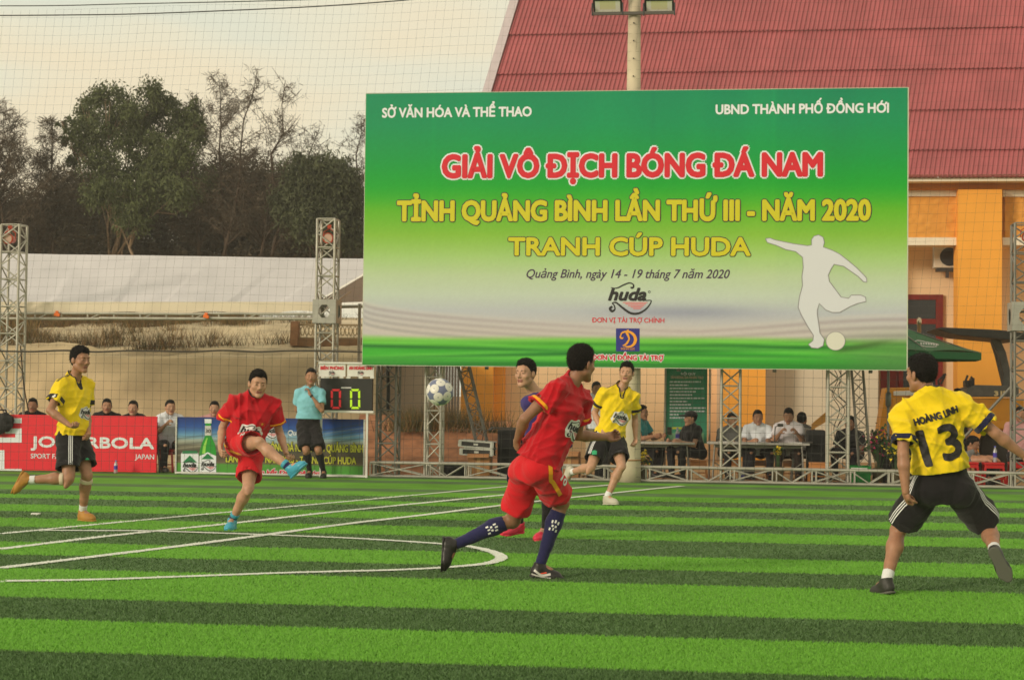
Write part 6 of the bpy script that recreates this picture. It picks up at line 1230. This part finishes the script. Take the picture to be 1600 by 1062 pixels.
# ================================================================ furniture and kit behind the barrier
STL = mat('folding_leg_steel', (.30, .28, .25), .4, metal=.5); TOP = mat('grey_table_top', (.42, .40, .37), .5, var=.08); PAPER = mat('paper', (.70, .69, .66), .8)
def table(x0, x1, y, off_, label):
    a, b = base(x0, off_), base(x1, off_); z = wall_y((x0 + x1) / 2, y, off_).z; T = thing('folding_table', (a + b) / 2, label, 'table', 'folding tables for the officials'); L = (b - a).length; c = (a + b) / 2 + EN * .3; MB().box(c + Z * z, (L, .6, .035), bev=.012).build('table_top', TOP, T); MB().box(c + Z * (z - .055), (L - .2, .03, .04)).box(c + Z * (z - .055) + EN * .25, (L - .2, .02, .04)).build('apron', STL, T)
    for s_ in (-1, 1):
        for q in (-.24, .24):
            p = c + EU * s_ * (L / 2 - .12) + EN * q; pts = [p + Z * (z - .03), p + EU * s_ * .02 + Z * (z * .45), p + EU * s_ * .03 + Z * .02]; MB().tube(pts, .013, 7).build('leg', STL, T)
        p = c + EU * s_ * (L / 2 - .1); MB().tube([p - EN * .24 + Z * .06, p + EN * .24 + Z * .06], .010, 6).tube([p - EN * .2 - EU * s_ * .02 + Z * .28, c + EU * s_ * (L / 2 - .24) + Z * .20 - EN * .2, c + EU * s_ * (L / 2 - .5) + Z * .155 - EN * .2, c + Z * .155 - EN * .2], .010, 6).build('leg_brace', STL, T)
    return c, z, L
t1 = table(955, 1086, 692, 1.0, 'grey folding table behind the concrete pole where the man in the black cap sits'); t2 = table(1105, 1266, 693, .95, 'grey folding table with papers in front of the two men in white shirts')
PLB = mat('tan_plastic', srgb(188, 124, 70), .45); PLR = mat('red_plastic', srgb(176, 22, 24), .4); PLW = mat('white_plastic', (.60, .59, .56), .45)
def stool(x, off_, z, m, label, w_=.26, group='plastic stools'):
    p = base(x, off_); T = thing('plastic_stool', p, label, 'stool', group); MB().box(p + Z * (z - .015), (w_, w_, .03), bev=.01).build('seat', m, T)
    for a in (-1, 1):
        for b in (-1, 1): q = p + EU * a * w_ * .42 + EN * b * w_ * .42; q2 = p + EU * a * w_ * .52 + EN * b * w_ * .52; o = MB().tube([q + Z * (z - .03), q2], .02, 4).build('leg', m, T)
    MB().box(p + Z * (z - .06) - EN * w_ * .45, (w_ * .9, .012, .05)).box(p + Z * (z - .06) + EN * w_ * .45, (w_ * .9, .012, .05)).box(p + Z * z * .35 - EN * w_ * .48, (w_, .012, .02)).build('skirt', m, T); return T
stool(1092, 1.4, .30, PLB, 'tan plastic stool under the man in the black cap'); stool(1186, 1.75, .30, PLB, 'tan plastic stool under the first man in a white shirt'); stool(1278, .75, .32, PLB, 'empty tan plastic stool between the second white shirt and the tower'); stool(1237, 1.7, .30, PLB, 'tan plastic stool under the second man in a white shirt'); stool(1008, 1.65, .30, PLB, 'tan plastic stool under the man in the teal shirt'); stool(1142, 1.7, .30, PLB, 'tan plastic stool under the man behind the truss tower')
for x, o_, lb in ((1552, .75, 'red plastic stool right of player 13, nearest the tower at the right edge'), (1512, .8, 'red plastic stool partly hidden behind the shorts of player 13'), (1592, 1.0, 'red plastic stool beside the truss tower at the right edge')): stool(x, o_, .36, PLR, lb, .3)
def chair_white(x, off_, label):
    p = base(x, off_); T = thing('plastic_chair', p, label, 'chair'); MB().box(p + Z * .38, (.42, .42, .03), bev=.01).build('seat', PLW, T); pts = [p + EN * .2 + EU * math.sin(a) * .24 + Z * (.42 + .40 * math.cos(a) ** .6) for a in np.linspace(-1.5, 1.5, 13)]; m_ = MB(); m_.add([q for q in pts] + [q + EN * .015 for q in pts], [tuple(range(13)), tuple(reversed(range(13, 26)))] + [(i, i + 13, i + 14, i + 1) for i in range(12)]); m_.build('backrest', PLW, T)
    for a in (-1, 1):
        for b in (-1, 1): bar('leg', p + EU * a * .18 + EN * b * .18 + Z * .37, p + EU * a * .21 + EN * b * .21, .018, PLW, T)
chair_white(1258, 1.75, 'white plastic chair with a rounded back beside the second man in a white shirt')
BLKP = mat('speaker_black', (.014, .014, .015), .7, bump=.5, bscale=90); CARD = mat('cardboard', srgb(164, 116, 74), .85, var=.1)
def cab(x0, x1, y0, off_, dep, label, name='speaker', cat='speaker', zb_=0):
    a, b = base(x0, off_), base(x1, off_); z = wall_y((x0 + x1) / 2, y0, off_).z; T = thing(name, (a + b) / 2, label, cat); L = (b - a).length; c = (a + b) / 2 + EN * dep / 2 + Z * (z + zb_) / 2; MB().box(c, (L, dep, z - zb_), bev=.015).build('cabinet', BLKP, T); MB().box(c - EN * (dep / 2 + .004) , (L * .86, .012, (z - zb_) * .84)).build('grille', mat('grille_black', (.008, .008, .008), .9, bump=1, bscale=200), T)
    for s_ in (-1, 1): bar('handle', c + EU * s_ * (L / 2 + .004) + Z * .06 - EN * .02, c + EU * s_ * (L / 2 + .004) - Z * .06 - EN * .02, .008, GALVD, T)
    return T
cab(778, 822, 671, .95, .45, 'tall black loudspeaker beside the flight cases'); cab(693, 731, 722, .75, .3, 'low black loudspeaker under the flight cases'); cab(1262, 1290, 672, 1.1, .5, 'tall black cabinet between the second white shirt and the tower'); cab(1015, 1030, 741, .9, .2, 'small black box on the ground behind the barrier') if False else None
cab(930, 952, 700, .9, .4, 'black equipment box behind the running yellow player', 'equipment_box', 'box')
def carton(x0, x1, y0, off_, dep, label):
    a, b = base(x0, off_), base(x1, off_); z = wall_y((x0 + x1) / 2, y0, off_).z; T = thing('cardboard_box', (a + b) / 2, label, 'box'); L = (b - a).length; c = (a + b) / 2 + EN * dep / 2; MB().box(c + Z * z / 2, (L, dep, z)).build('box_body', CARD, T); f0 = a + Z * z; f1 = b + Z * z; m_ = MB(); m_.prism([f0, f1, f1 - EN * .12 - Z * .06, f0 - EN * .12 - Z * .07], Z, .006); m_.build('flap', CARD, T); MB().box(c + Z * z * .5 - EN * (dep / 2 + .002), (.05, .003, z)).build('tape', mat('parcel_tape', srgb(190, 150, 100), .4), T); return z
zc = carton(732, 766, 708, .72, .35, 'open cardboard box standing under the two flight cases'); carton(876, 905, 706, 1.0, .35, 'brown cardboard box behind the legs of the running yellow player')
ALU = mat('case_aluminium', (.55, .54, .50), .35, metal=.5, var=.1); CASEK = mat('case_dark', (.025, .024, .022), .6)
for k, (y, lb) in enumerate(((706, 'lower of the two aluminium edged flight cases stacked on the cardboard box'), (694, 'upper of the two aluminium edged flight cases stacked on the cardboard box'))):
    a, b = base(718 - k * 2 + 2, .70), base(771, .70); zz = wall_y(745, y, .70).z; T = thing('flight_case', (a + b) / 2 + Z * (zz - .05), lb, 'flight case', 'stacked flight cases'); tl = -.06 if k else -.03; u = (EU + Z * tl).normalized(); n_ = EN; vv = u.cross(n_) * -1; vv = Vector((0, 0, 1)) - u * u.z; vv.normalize(); c = (a + b) / 2 + EN * .2 + Z * (zz - .0); L = (b - a).length
    MB().box(c, (L - .03, .40, .085), (u, n_, vv)).build('case_body', CASEK, T)
    for s_ in (-1, 1):
        for q in (-1, 1): bar('edge_rail', c + u * (-L / 2) + n_ * q * .2 + vv * s_ * .045, c + u * (L / 2) + n_ * q * .2 + vv * s_ * .045, .011, ALU, T, square=True)
        bar('edge_rail', c + u * s_ * L / 2 - n_ * .2 - vv * .045, c + u * s_ * L / 2 - n_ * .2 + vv * .045, .012, ALU, T, square=True); MB().box(c + u * s_ * (L / 2 - .02) - n_ * .205, (.045, .02, .11), (u, n_, vv), bev=.006).build('corner', ALU, T)
    MB().box(c - n_ * .207, (.07, .01, .03), (u, n_, vv)).build('latch', ALU, T)
# microphone on a boom
T = thing('microphone_stand', base(780, .8), 'black microphone on a boom arm reaching left over the loudspeaker', 'microphone'); p = base(778, .8); DK = mat('dark_iron', (.05, .045, .04), .6); a_ = wall_y(812, 669, .8); b_ = wall_y(768, 668, .8)
bar('boom', a_, b_, .012, DK, T); bar('microphone', b_ + Vector((.02, 0, 0)), wall_y(764, 672, .8), .022, DK, T); bar('stand', a_ - Z * .0, Vector((a_.x, a_.y, 0)), .012, DK, T); MB().tube(spline([tuple(wall_y(x, y, .8)) for x, y in ((765, 670), (757, 675), (754, 684), (752, 700))], 5), .006, 6).build('cable', DK, T)
# green crate
a, b = base(1325, .55), base(1361, .55); T = thing('green_crate', (a + b) / 2, 'green plastic crate with white rim on the ground beside the truss tower', 'crate'); z = wall_y(1343, 728, .55).z; L = (b - a).length; c = (a + b) / 2 + EN * .2; CG = mat('crate_green', srgb(6, 120, 44), .45)
for s_, q in ((-EN * .2, 0), (EN * .2, 0)): MB().box(c + s_ + Z * z / 2, (L, .015, z)).build('crate_side', CG, T)
for s_ in (-1, 1): MB().box(c + EU * s_ * (L / 2 - .008) + Z * z / 2, (.015, .385, z)).build('crate_side', CG, T)
MB().box(c + Z * .01, (L - .03, .38, .015)).build('crate_floor', CG, T); MB().box(c - EN * .205 + Z * (z - .04), (L * .7, .02, .035)).build('crate_label', WM, T)
# water bottles, papers, cup, phone
def bottle(p, label, h_=.2, cap_=(.1, .12, .5), r=.03):
    T = thing('water_bottle', p, label, 'bottle', 'water bottles'); MB().lathe(p, [(r * .9, 0), (r, .01), (r, h_ * .68), (r * .45, h_ * .86), (r * .42, h_ * .93)], 12, (EU, EN, Z)).build('bottle_body', mat('bottle_plastic', (.55, .58, .60), .15, trans=.5), T, True); MB().lathe(p + Z * h_ * .93, [(r * .5, 0), (r * .5, h_ * .07)], 10).build('bottle_cap', mat('cap_blue', cap_, .4), T); MB().lathe(p + Z * h_ * .3, [(r * 1.02, 0), (r * 1.02, h_ * .28)], 12).build('bottle_label', mat('label_violet', srgb(70, 60, 160), .5), T)
q = base(183, .0); bottle(q, 'small water bottle standing on the turf in front of the red board', .2); MATS.pop('cap_blue', None)
q = base(1059, 1.1); q.z = t1[1] + .018; bottle(q, 'water bottle with a violet label on the table by the man in the black cap', .22)
q = base(1555, .9); q.z = .36; bottle(q, 'water bottle standing on the red stool right of player 13', .24); q = base(1161, .55); bottle(q, 'water bottle on the ground behind the barrier', .2)
for x, dy, w_, lb in ((1135, .05, .24, 'sheets of paper on the table in front of the first white shirt'), (1243, .0, .22, 'folded paper on the right end of the officials table')): c = base(x, 1.15) + Z * (t2[1] + .022); tag(MB().box(c, (w_, .2, .008)).build('paper', PAPER), lb, 'paper')
q = base(1262, 1.05) + Z * (t2[1] + .03); tag(MB().box(q, (.16, .1, .025), bev=.005).build('folder', DK), 'black folder on the right end of the officials table', 'folder')
T = thing('table_microphone', base(1211, 1.1), 'black gooseneck microphone on the officials table between the white shirts', 'microphone'); q = base(1211, 1.1) + Z * (t2[1] + .018); MB().box(q + Z * .01, (.12, .1, .02), bev=.006).build('base_plate', DK, T); MB().tube([q, q + Z * .16 + EU * .0, q + Z * .24 + EU * .01, q + Z * .27 + EU * .05], .008, 6).build('gooseneck', DK, T); bar('head', q + Z * .27 + EU * .04, q + Z * .27 + EU * .13, .024, DK, T)
tag(MB().box(gnd(56, 804) + Z * .01, (.09, .05, .02), bev=.006).build('litter', WM), 'small white scrap lying on the turf left of the jogging player', 'litter')
for x, y in ((1449, 869), (830, 994), (650, 882)): pass
# leaning plank and orange board
T = MB(); a_ = wall_y(1268, 672, 1.7); b_ = wall_y(1292, 652, 1.7); T.prism([a_, a_ + Z * .1, b_ + Z * .1, b_ - Z * .06], EN, .03); tag(T.build('board', mat('amber_board', srgb(196, 140, 62), .7)), 'amber board leaning behind the black cabinet near the tower', 'board')
# sloping ramp board in front of the pillar
T = thing('black_bag', base(4, .15), 'black bag hung over the top of the red board at the left edge', 'bag'); c = wall_y(5, 660, .17); BG = mat('bag_black', (.014, .013, .014), .75, bump=.8, bscale=40)
shape('bag_body', [(p_ell(c, [np.array(EU), np.array(EN), np.array(Z)], (.16, .07, .15)), .02), (p_ell(c + Vector((-.09, 0, -.04)), [np.array(EU), np.array(EN), np.array(Z)], (.13, .07, .15)), .03), (p_ell(c + Vector((.08, -.02, .06)), [np.array(EU), np.array(EN), np.array(Z)], (.09, .06, .07)), .03)], BG, T, .012, [wrinkle(.012, 4)]); MB().tube([c + Vector((-.12, 0, .12)), c + Vector((-.08, 0, .2)), c + Vector((.03, 0, .2)), c + Vector((.07, 0, .12))], .014, 6).build('handle', BG, T)

# flowers
FY = mat('yellow_petals', (.75, .55, .03), .6); FR = mat('magenta_petals', (.45, .03, .12), .6); FG = mat('flower_leaves', (.035, .08, .02), .6); FK = mat('dry_bouquet', (.10, .07, .03), .8)
def bouquet(x, y, off_, r, label, mats, n=60, seed=1, h0=0):
    c = wall_y(x, y, off_); g = np.random.default_rng(seed); T = thing('bouquet', Vector((c.x, c.y, 0)), label, 'flowers', 'flower arrangements'); m_ = MB()
    for k in range(14): q = c + Vector(g.normal(size=3)) * r * .45; m_.tube([Vector((c.x, c.y, h0 + .02)) + Vector((g.normal() * .02, g.normal() * .02, 0)), (c + q) / 2 - Z * r * .6, q], .005, 4)
    m_.build('stem', FG, T)
    for mm, nm in ((mats[0], 'blossom'), (mats[1], 'blossom'), (FG, 'leaf')):
        P0 = np.array(c) + g.normal(size=(n, 3)) * [r * .5, r * .4, r * .5]; V = []; F = []
        for p in P0:
            u = nrm(g.normal(size=3)); v = nrm(np.cross(u, g.normal(size=3))); k = len(V); s_ = .028 if nm == 'blossom' else .045
            for a in range(6): V.append(p + (u * math.cos(a * 1.047) + v * math.sin(a * 1.047)) * s_ * (1 if a % 2 else .55))
            F.append(tuple(range(k, k + 6)))
        tag(mk(nm, V, F, mm, T), kind='stuff')
    MB().lathe(Vector((c.x, c.y, h0)), [(.05, 0), (.07, .02), (.09, .22), (.08, .24)], 12).build('vase', FK, T)
bouquet(1003, 718, .55, .12, 'small bouquet of yellow flowers at the foot of the concrete pole', (FY, FY), 26, 2); bouquet(1372, 690, .9, .22, 'arrangement of magenta and pale flowers between the green crate and player 13', (FR, FK), 60, 3); bouquet(1400, 700, .75, .2, 'arrangement of yellow and dry flowers beside the elbow of player 13', (FY, FK), 60, 4); bouquet(1216, 705, .8, .07, 'small yellow flowers under the officials table', (FY, FY), 20, 5)
tag(MB().box(wall_y(1440, 700, 1.6) - Z * .25, (1.3, .5, .75), bev=.03).build('covered_table', mat('dark_cloth', (.016, .014, .014), .9, bump=.3, bscale=20)), 'low table covered in dark cloth behind the flowers and player 13', 'table')

# ================================================================ umbrella
uo = 2.1; uc = base(1388, uo); um = thing('umbrella', uc, 'big dark green market umbrella behind the right end of the banner', 'umbrella'); zt_ = wall_y(1386, 500, uo).z; zr_ = wall_y(1500, 551, uo - .6).z; UG = mat('umbrella_green', srgb(8, 96, 52), .6, var=.08, vscale=4); RR = 1.5
cn = [uc + Vector((math.cos(a + .2) * RR, math.sin(a + .2) * RR, zr_)) for a in np.arange(8) * math.pi / 4]; ap = uc + Z * zt_
for k in range(8):
    a, b = cn[k], cn[(k + 1) % 8]; V = []; n = 6
    for i in range(n + 1):
        for j in range(n + 1):
            s_ = i / n; q = a.lerp(b, j / n); p = ap.lerp(q, s_); p.z -= .05 * math.sin(math.pi * s_) + .03 * s_ * math.sin(math.pi * j / n) * -1; V.append(p)
    mk('canopy_panel', V, [(i * (n + 1) + j, i * (n + 1) + j + 1, (i + 1) * (n + 1) + j + 1, (i + 1) * (n + 1) + j) for i in range(n) for j in range(n)], UG, um, True); V = [a, b, b - Z * .11, a - Z * .11]; mk('valance', V, [(0, 1, 2, 3)], UG, um); bar('rib', ap - Z * .04, a - Z * .02, .009, GALVD, um); bar('strut', uc + Z * (zt_ - .55), (ap * .45 + a * .55) - Z * .04, .008, GALVD, um)
bar('pole', uc, ap, .022, mat('grey_pole', (.20, .21, .20), .4, metal=.4), um); MB().lathe(uc + Z * 1.28, [(.025, -.12), (.045, -.09), (.045, .09), (.025, .12)], 12).build('pole_joint', MATS['grey_pole'], um, True); MB().lathe(uc, [(.25, 0), (.25, .06), (.05, .1)], 16).build('base', MATS['pole_concrete'], um)
UP = Panel(uc + Vector((0, -1.36 + 0, 0)), EU, Z, Vector((0, -.93, .36)));
c0 = wall_y(1447, 538, uo - .9); hitf = Panel(c0, (1, -.1, -.12), (.05, .55, .8), (-.1, -.8, .55)); V, F = text_fit('TIGER', -.13, .13, -.03, .03, .04); V = None
m_ = MB(); pts = [hitf.w(.17 * math.cos(t), .045 * math.sin(t), 0) for t in np.linspace(0, 2 * math.pi, 28)]
# printed oval mark pressed onto the canopy
tri = None
for o in um.children:
    pass
def on_umbrella(x, y):
    r = ray(x, y); best = None
    for o in um.children:
        if not o.name.startswith('canopy_panel'): continue
        key = o.name
        if key not in BVH: BVH[key] = BVHTree.FromPolygons([v.co.copy() for v in o.data.vertices], [tuple(p.vertices) for p in o.data.polygons])
        h, n, _, d = BVH[key].ray_cast(Vector((0, 0, CAM_Z)), r.normalized())
        if h is not None and (best is None or d < best[1]): best = (h, d)
    return best[0] - r.normalized() * .006 if best else None
def ustrip(pts, w_, name='canopy_mark'):
    V = []
    for i, (x, y) in enumerate(pts):
        a = on_umbrella(x, y - w_ / 2); b = on_umbrella(x, y + w_ / 2)
        if a is None or b is None: return
        V += [a, b]
    mk(name, V, [(2 * i, 2 * i + 1, 2 * i + 3, 2 * i + 2) for i in range(len(pts) - 1)], MATS['print_grey'], um)
ustrip([(1429, 533), (1434, 531.5), (1440, 532.5), (1446, 534), (1452, 535), (1460, 536.5), (1467, 538.5)], 1.1); ustrip([(1438, 539), (1446, 541), (1456, 541.5), (1464, 541)], 1.0)
for k in range(7): ustrip([(1438 + k * 4, 536 + k * .3), (1440.6 + k * 4, 536.3 + k * .3)], 2.6)

# ================================================================ yellow road machine behind the right end
mo = 5.5; MY = mat('machine_yellow', srgb(206, 140, 30), .5, var=.12, vscale=3, spec=.4); MD = mat('machine_dark', (.035, .032, .028), .6, var=.2); MGR = mat('machine_grey', (.10, .095, .085), .6, var=.2)
mc = thing('road_machine', base(1520, mo), 'yellow road machine with a dark flat canopy and grey hood behind player 13', 'machine')
def mpoly(name, pts, dep, m, o_=mo, bev=0): P = [wall_y(x, y, o_) for x, y in pts]; b = MB(); b.prism(P, EN, dep); o = b.build(name, m, mc); md = o.modifiers.new('b', 'BEVEL'); md.width = .015; md.segments = 2; return o
mpoly('counterweight', [(1371, 690), (1384, 606), (1452, 604), (1452, 690)], .9, MY); mpoly('white_band', [(1396, 618), (1396, 611), (1452, 609), (1452, 618)], .02, WM, mo - .02); mpoly('front_panel', [(1392, 662), (1395, 622), (1440, 621), (1440, 662)], .02, MY, mo - .03)
mpoly('hood', [(1508, 620), (1512, 606), (1528, 601), (1592, 603), (1592, 620)], 1.2, MGR); mpoly('engine_body', [(1452, 672), (1452, 622), (1600, 622), (1600, 672)], 1.3, MY, mo + .05); mpoly('engine_band', [(1500, 670), (1500, 658), (1600, 658), (1600, 670)], .03, MY, mo)
mpoly('canopy', [(1462, 513), (1470, 511), (1560, 515), (1604, 520), (1604, 530), (1590, 532), (1500, 524), (1478, 519)], 1.7, MD, mo - .2); mpoly('canopy_post', [(1545, 524), (1560, 524), (1572, 550), (1580, 585), (1592, 604), (1566, 604), (1568, 585), (1560, 555)], .15, MGR, mo + .3); mpoly('canopy_post', [(1545, 524), (1555, 524), (1565, 550), (1574, 600), (1566, 600), (1555, 555)], .12, MGR, mo + 1.4)
for p_ in ([(1512, 605), (1509, 594), (1512, 586)], [(1516, 604), (1520, 592), (1517, 588)], [(1470, 600), (1476, 588), (1474, 584)], [(1468, 606), (1466, 594), (1478, 584)]): mo_ = MB(); mo_.tube([wall_y(x, y, mo + .2) for x, y in p_], .02, 6); mo_.build('lever', MD, mc)
mpoly('seat', [(1509, 604), (1509, 594), (1519, 594), (1519, 590), (1523, 590), (1523, 604)], .4, MD, mo + .3)
for x in (1400, 1480, 1570): p = base(x, mo + .5); w_ = p + Z * .45; m_ = MB(); m_.lathe(w_, [(.1, -.16), (.42, -.16), (.45, -.1), (.45, .1), (.42, .16), (.1, .16)], 20, (EU, Z, EN)); m_.build('wheel', MD, mc, True)
MB().lathe(wall_y(1436, 560, mo + .4), [(.035, 0), (.035, .60), (.045, .62), (.045, .70), (.02, .74)], 12).build('exhaust', mat('chrome', (.5, .42, .3), .25, metal=.9), mc, True)
P_ = Panel(wall_y(1552, 616, mo - .01), EU, Z, -EN); P_.text('lettering', '31', (1553, 1566, 620.0 - 1.5, 610.5), mat('print_cream', srgb(222, 200, 150), .6), mc, .004, .08); P_.text('lettering', 'F', (1567.5, 1573, 618.5, 610.5), MATS['print_cream'], mc, .004, .08)
bar('tie_bar', wall_y(1500, 690, .9), wall_y(1581, 603, .9), .022, GALVD, None) and None
o = COL.objects[-1] if False else [x for x in COL.objects if x.name.startswith('tie_bar')][0]; tag(o, 'steel tube leaning diagonally from the right tower behind the shoulder of player 13', 'tube')

# ================================================================ people behind the touchline
TEAL = cloth('teal_shirt', (.04, .30, .32)); BSH = cloth('black_shirt', (.014, .013, .014)); GSH = cloth('grey_shirt', (.16, .16, .155)); WSH = cloth('white_shirt', (.72, .76, .82)); WSH2 = cloth('pale_striped_shirt', (.74, .70, .74)); KTR = cloth('dark_trousers', (.016, .015, .018)); BTR = cloth('brown_trousers', (.05, .035, .03)); PSH = cloth('pink_shirt', (.50, .26, .26)); BEI = cloth('beige_trousers', (.38, .32, .22))
def seated(label, x, y, off_, face, shirt, trou=KTR, sk=1, sc=.95, hands='lap', cap=None, look=None, tilt=0, zp=.42, lean=.08, group='people seated behind the touchline', outfit=None, h=.0135, handsat=None):
    hd = np.array(wall_y(x, y, off_)); f = nrm(np.array((face[0], face[1], 0.))); r = np.array((f[1], -f[0], 0.)); zz = np.array((0, 0, 1.)); che = hd - zz * .185 * sc - f * .03; zp = che[2] - .50 * sc if zp is None else zp
    pel = np.array((che[0], che[1], 0)) - f * lean + zz * max(zp, che[2] - .52 * sc); k = pel[2]
    J = dict(head=hd, hf=nrm(np.array(look if look is not None else (f[0], f[1], -.1))), hu=np.array((0, 0, 1.)) + f * tilt)
    J['hf'] = nrm(J['hf']); 
    for a, s_ in (('L', -1), ('R', 1)):
        J['sh' + a] = che + r * s_ * .175 * sc; J['hi' + a] = pel + r * s_ * .095 * sc; J['kn' + a] = J['hi' + a] + f * .40 * sc + r * s_ * .06 + zz * (.03 + .0 * k); J['an' + a] = np.array((J['kn' + a][0], J['kn' + a][1], .085)) - f * .03 + zz * 0; J['to' + a] = J['an' + a] + f * .19 - zz * .045
        if hands == 'lap': e = J['sh' + a] + r * s_ * .05 + f * .07 - zz * .26; w = e + f * .20 - r * s_ * .06 - zz * .05
        elif hands == 'table': e = J['sh' + a] + r * s_ * .07 + f * .12 - zz * .23; w = e + f * .20 - r * s_ * .09 + zz * .05
        elif hands == 'up': e = J['sh' + a] + r * s_ * .06 + f * .12 - zz * .22; w = e + f * .14 - r * s_ * .10 + zz * .14
        elif hands == 'fold': e = J['sh' + a] + r * s_ * .10 + f * .26 - zz * .04; w = e - r * s_ * .20 + f * .12 - zz * .005
        J['el' + a] = e; J['wr' + a] = w; J['ha' + a] = w + nrm(w - e) * .16
    if handsat is not None:
        for a, p in zip('LR', handsat):
            if p is not None: J['wr' + a] = np.array(p) - f * .06; J['ha' + a] = np.array(p) + f * .06; J['el' + a] = (J['sh' + a] + J['wr' + a]) / 2 - zz * .12 + r * (-1 if a == 'L' else 1) * .05
    o_ = dict(shirt=shirt, shorts=trou, legs=2, shoe=SH_BLK, sleeve=.62, loose=.02, hem=-.05, sock=2); o_.update(outfit or {})
    return person(label, J, sc=sc, h=h, sk=sk, group=group, outfit=o_, cap=cap, curl=(.5, .5))
G1 = 'spectators behind the boards'
seated('smiling spectator looking over the red board left of the jogging player', 51, 634, .9, (.1, -1), BSH, sk=1, zp=.42, group=G1)
seated('spectator in black looking over the red board just right of the jogging player', 167, 635, .9, (.2, -1), BSH, sk=0, zp=.42, group=G1)
seated('spectator in black looking over the right half of the red board', 208, 638, .9, (.0, -1), BSH, sk=2, zp=.42, group=G1)
seated('spectator in a white shirt sitting in the gap between the two boards', 266, 637, .7, (.5, -1), WSH, sk=2, zp=.42, hands='up', group=G1)
seated('spectator resting folded arms on top of the blue board', 335, 639, .72, (.1, -1), PSH, sk=2, zp=.42, hands='fold', group=G1)
seated('official in a teal shirt sitting at the table behind the concrete pole', 1003, 645, 1.6, (.9, -.5), TEAL, sk=1, hands='table')
seated('official in a black cap and black polo shirt looking down at his phone', 1079, 654, 1.35, (-.85, -.45), BSH, sk=0, hands='table', cap=BSH, look=(-.95, -.3, -.25), handsat=(None, None), outfit=dict(collar=BSH, polo=1))
seated('official in a grey shirt sitting behind the truss tower', 1144, 657, 1.6, (.2, -1), GSH, sk=0, hands='table')
seated('official in a white shirt facing the pitch with papers before him', 1184, 653, 1.65, (.05, -1), WSH, sk=1, hands='table', outfit=dict(collar=WSH, polo=1))
seated('official in a pale shirt bending his head over his hands', 1232, 650, 1.6, (-.15, -1), WSH2, BTR, sk=0, hands='up', look=(-.2, -.8, -.6), tilt=.35, outfit=dict(collar=WSH2, polo=1))
seated('dark haired person seated behind the official in the pale shirt', 1253, 656, 2.6, (.5, 1), GSH, sk=0, hands='lap')
seated('person in dark clothes sitting behind the truss tower beside the flowers', 1328, 662, 1.9, (-.6, -1), BSH, sk=3, hands='lap')
seated('person in dark grey bending forward behind the arm of player 13', 1520, 694, 1.2, (.8, -.6), GSH, sk=1, hands='lap', tilt=.3, zp=.36)
seated('person in a pink shirt sitting at the right edge behind the truss tower', 1594, 648, 1.5, (-.2, -1), PSH, sk=1, hands='lap')
def standing(label, x, y, off_, face, shirt, trou, sk=1, group=None, h=.0135, look=None, sc=None):
    hd = np.array(wall_y(x, y, off_)); sc = sc or hd[2] / 1.56; f = nrm(np.array((face[0], face[1], 0.))); r = np.array((f[1], -f[0], 0.)); zz = np.array((0, 0, 1.)); che = hd - zz * .18 * sc - f * .03; pel = np.array((che[0], che[1], .905 * sc)); J = dict(head=hd, hf=np.array(look or (f[0], f[1], -.05)), hu=zz)
    for a, s_ in (('L', -1), ('R', 1)):
        J['sh' + a] = che + r * s_ * .175 * sc; J['hi' + a] = pel + r * s_ * .095 * sc; J['kn' + a] = pel + r * s_ * .11 * sc - zz * .42 * sc + f * .02; J['an' + a] = pel + r * s_ * .12 * sc; J['an' + a][2] = .082 * sc; J['to' + a] = J['an' + a] + f * .19 - zz * .045; e = J['sh' + a] + r * s_ * .04 - zz * .27 * sc; w = e + f * .08 - zz * .22 * sc; J['el' + a] = e; J['wr' + a] = w; J['ha' + a] = w + nrm(w - e) * .16
    return person(label, J, sc=sc, h=h, sk=sk, group=group, outfit=dict(shirt=shirt, shorts=trou, legs=2, shoe=SH_BLK, sleeve=.62, loose=.02, hem=-.1, sock=2))
standing('person in a white shirt standing behind the running yellow player', 932, 608, 1.3, (.2, -1), WSH, BEI, sk=0)
standing('dark haired person standing beside the yellow machine behind the shoulder of player 13', 1496, 618, 2.6, (-.4, -1), BSH, KTR, sk=0)
p = base(1057, 1.05) + Z * (t1[1] + .12); tag(MB().box(wall_y(1046, 673, .95), (.07, .01, .13), (EU, (EN + Z * .4).normalized(), (Z - EN * .4).normalized()), bev=.004).build('phone', DK), 'black mobile phone held up by the man in the black cap', 'phone')
# red chair leg and stick by the gap, small things
bar('stick', base(252, .35), wall_y(245, 660, .5), .018, DK); tag([x for x in COL.objects if x.name.startswith('stick')][0], 'dark stick leaning at the right end of the red board', 'stick')
stool(262, .62, .36, PLR, 'red plastic stool in the gap between the two boards', .3)
stool(51, 1.1, .38, PLB, 'stool under the spectator left of the jogging player', .3); stool(167, 1.1, .38, PLB, 'stool under the left spectator of the pair in black', .3); stool(208, 1.1, .38, PLB, 'stool under the right spectator of the pair in black', .3); stool(335, .6, .38, PLB, 'stool under the spectator leaning on the blue board', .3)

# ================================================================ haze
hz = MB(); hz.box((0, 55, 8.4), (160, 150, 19.4), (Vector((1, 0, 0)), Vector((0, 1, 0)), Z)); hz = hz.build('haze', bpy.data.materials.new('haze_air')); hm = hz.data.materials[0]; hm.use_nodes = True; t = hm.node_tree; t.nodes.clear(); o_ = t.nodes.new('ShaderNodeOutputMaterial'); pv = t.nodes.new('ShaderNodeVolumePrincipled'); pv.inputs['Color'].default_value = (.95, .92, .86, 1); pv.inputs['Density'].default_value = .0011; pv.inputs['Anisotropy'].default_value = .2; t.links.new(pv.outputs[0], o_.inputs['Volume']); tag(hz, 'thin warm haze over the pitch', kind='stuff')
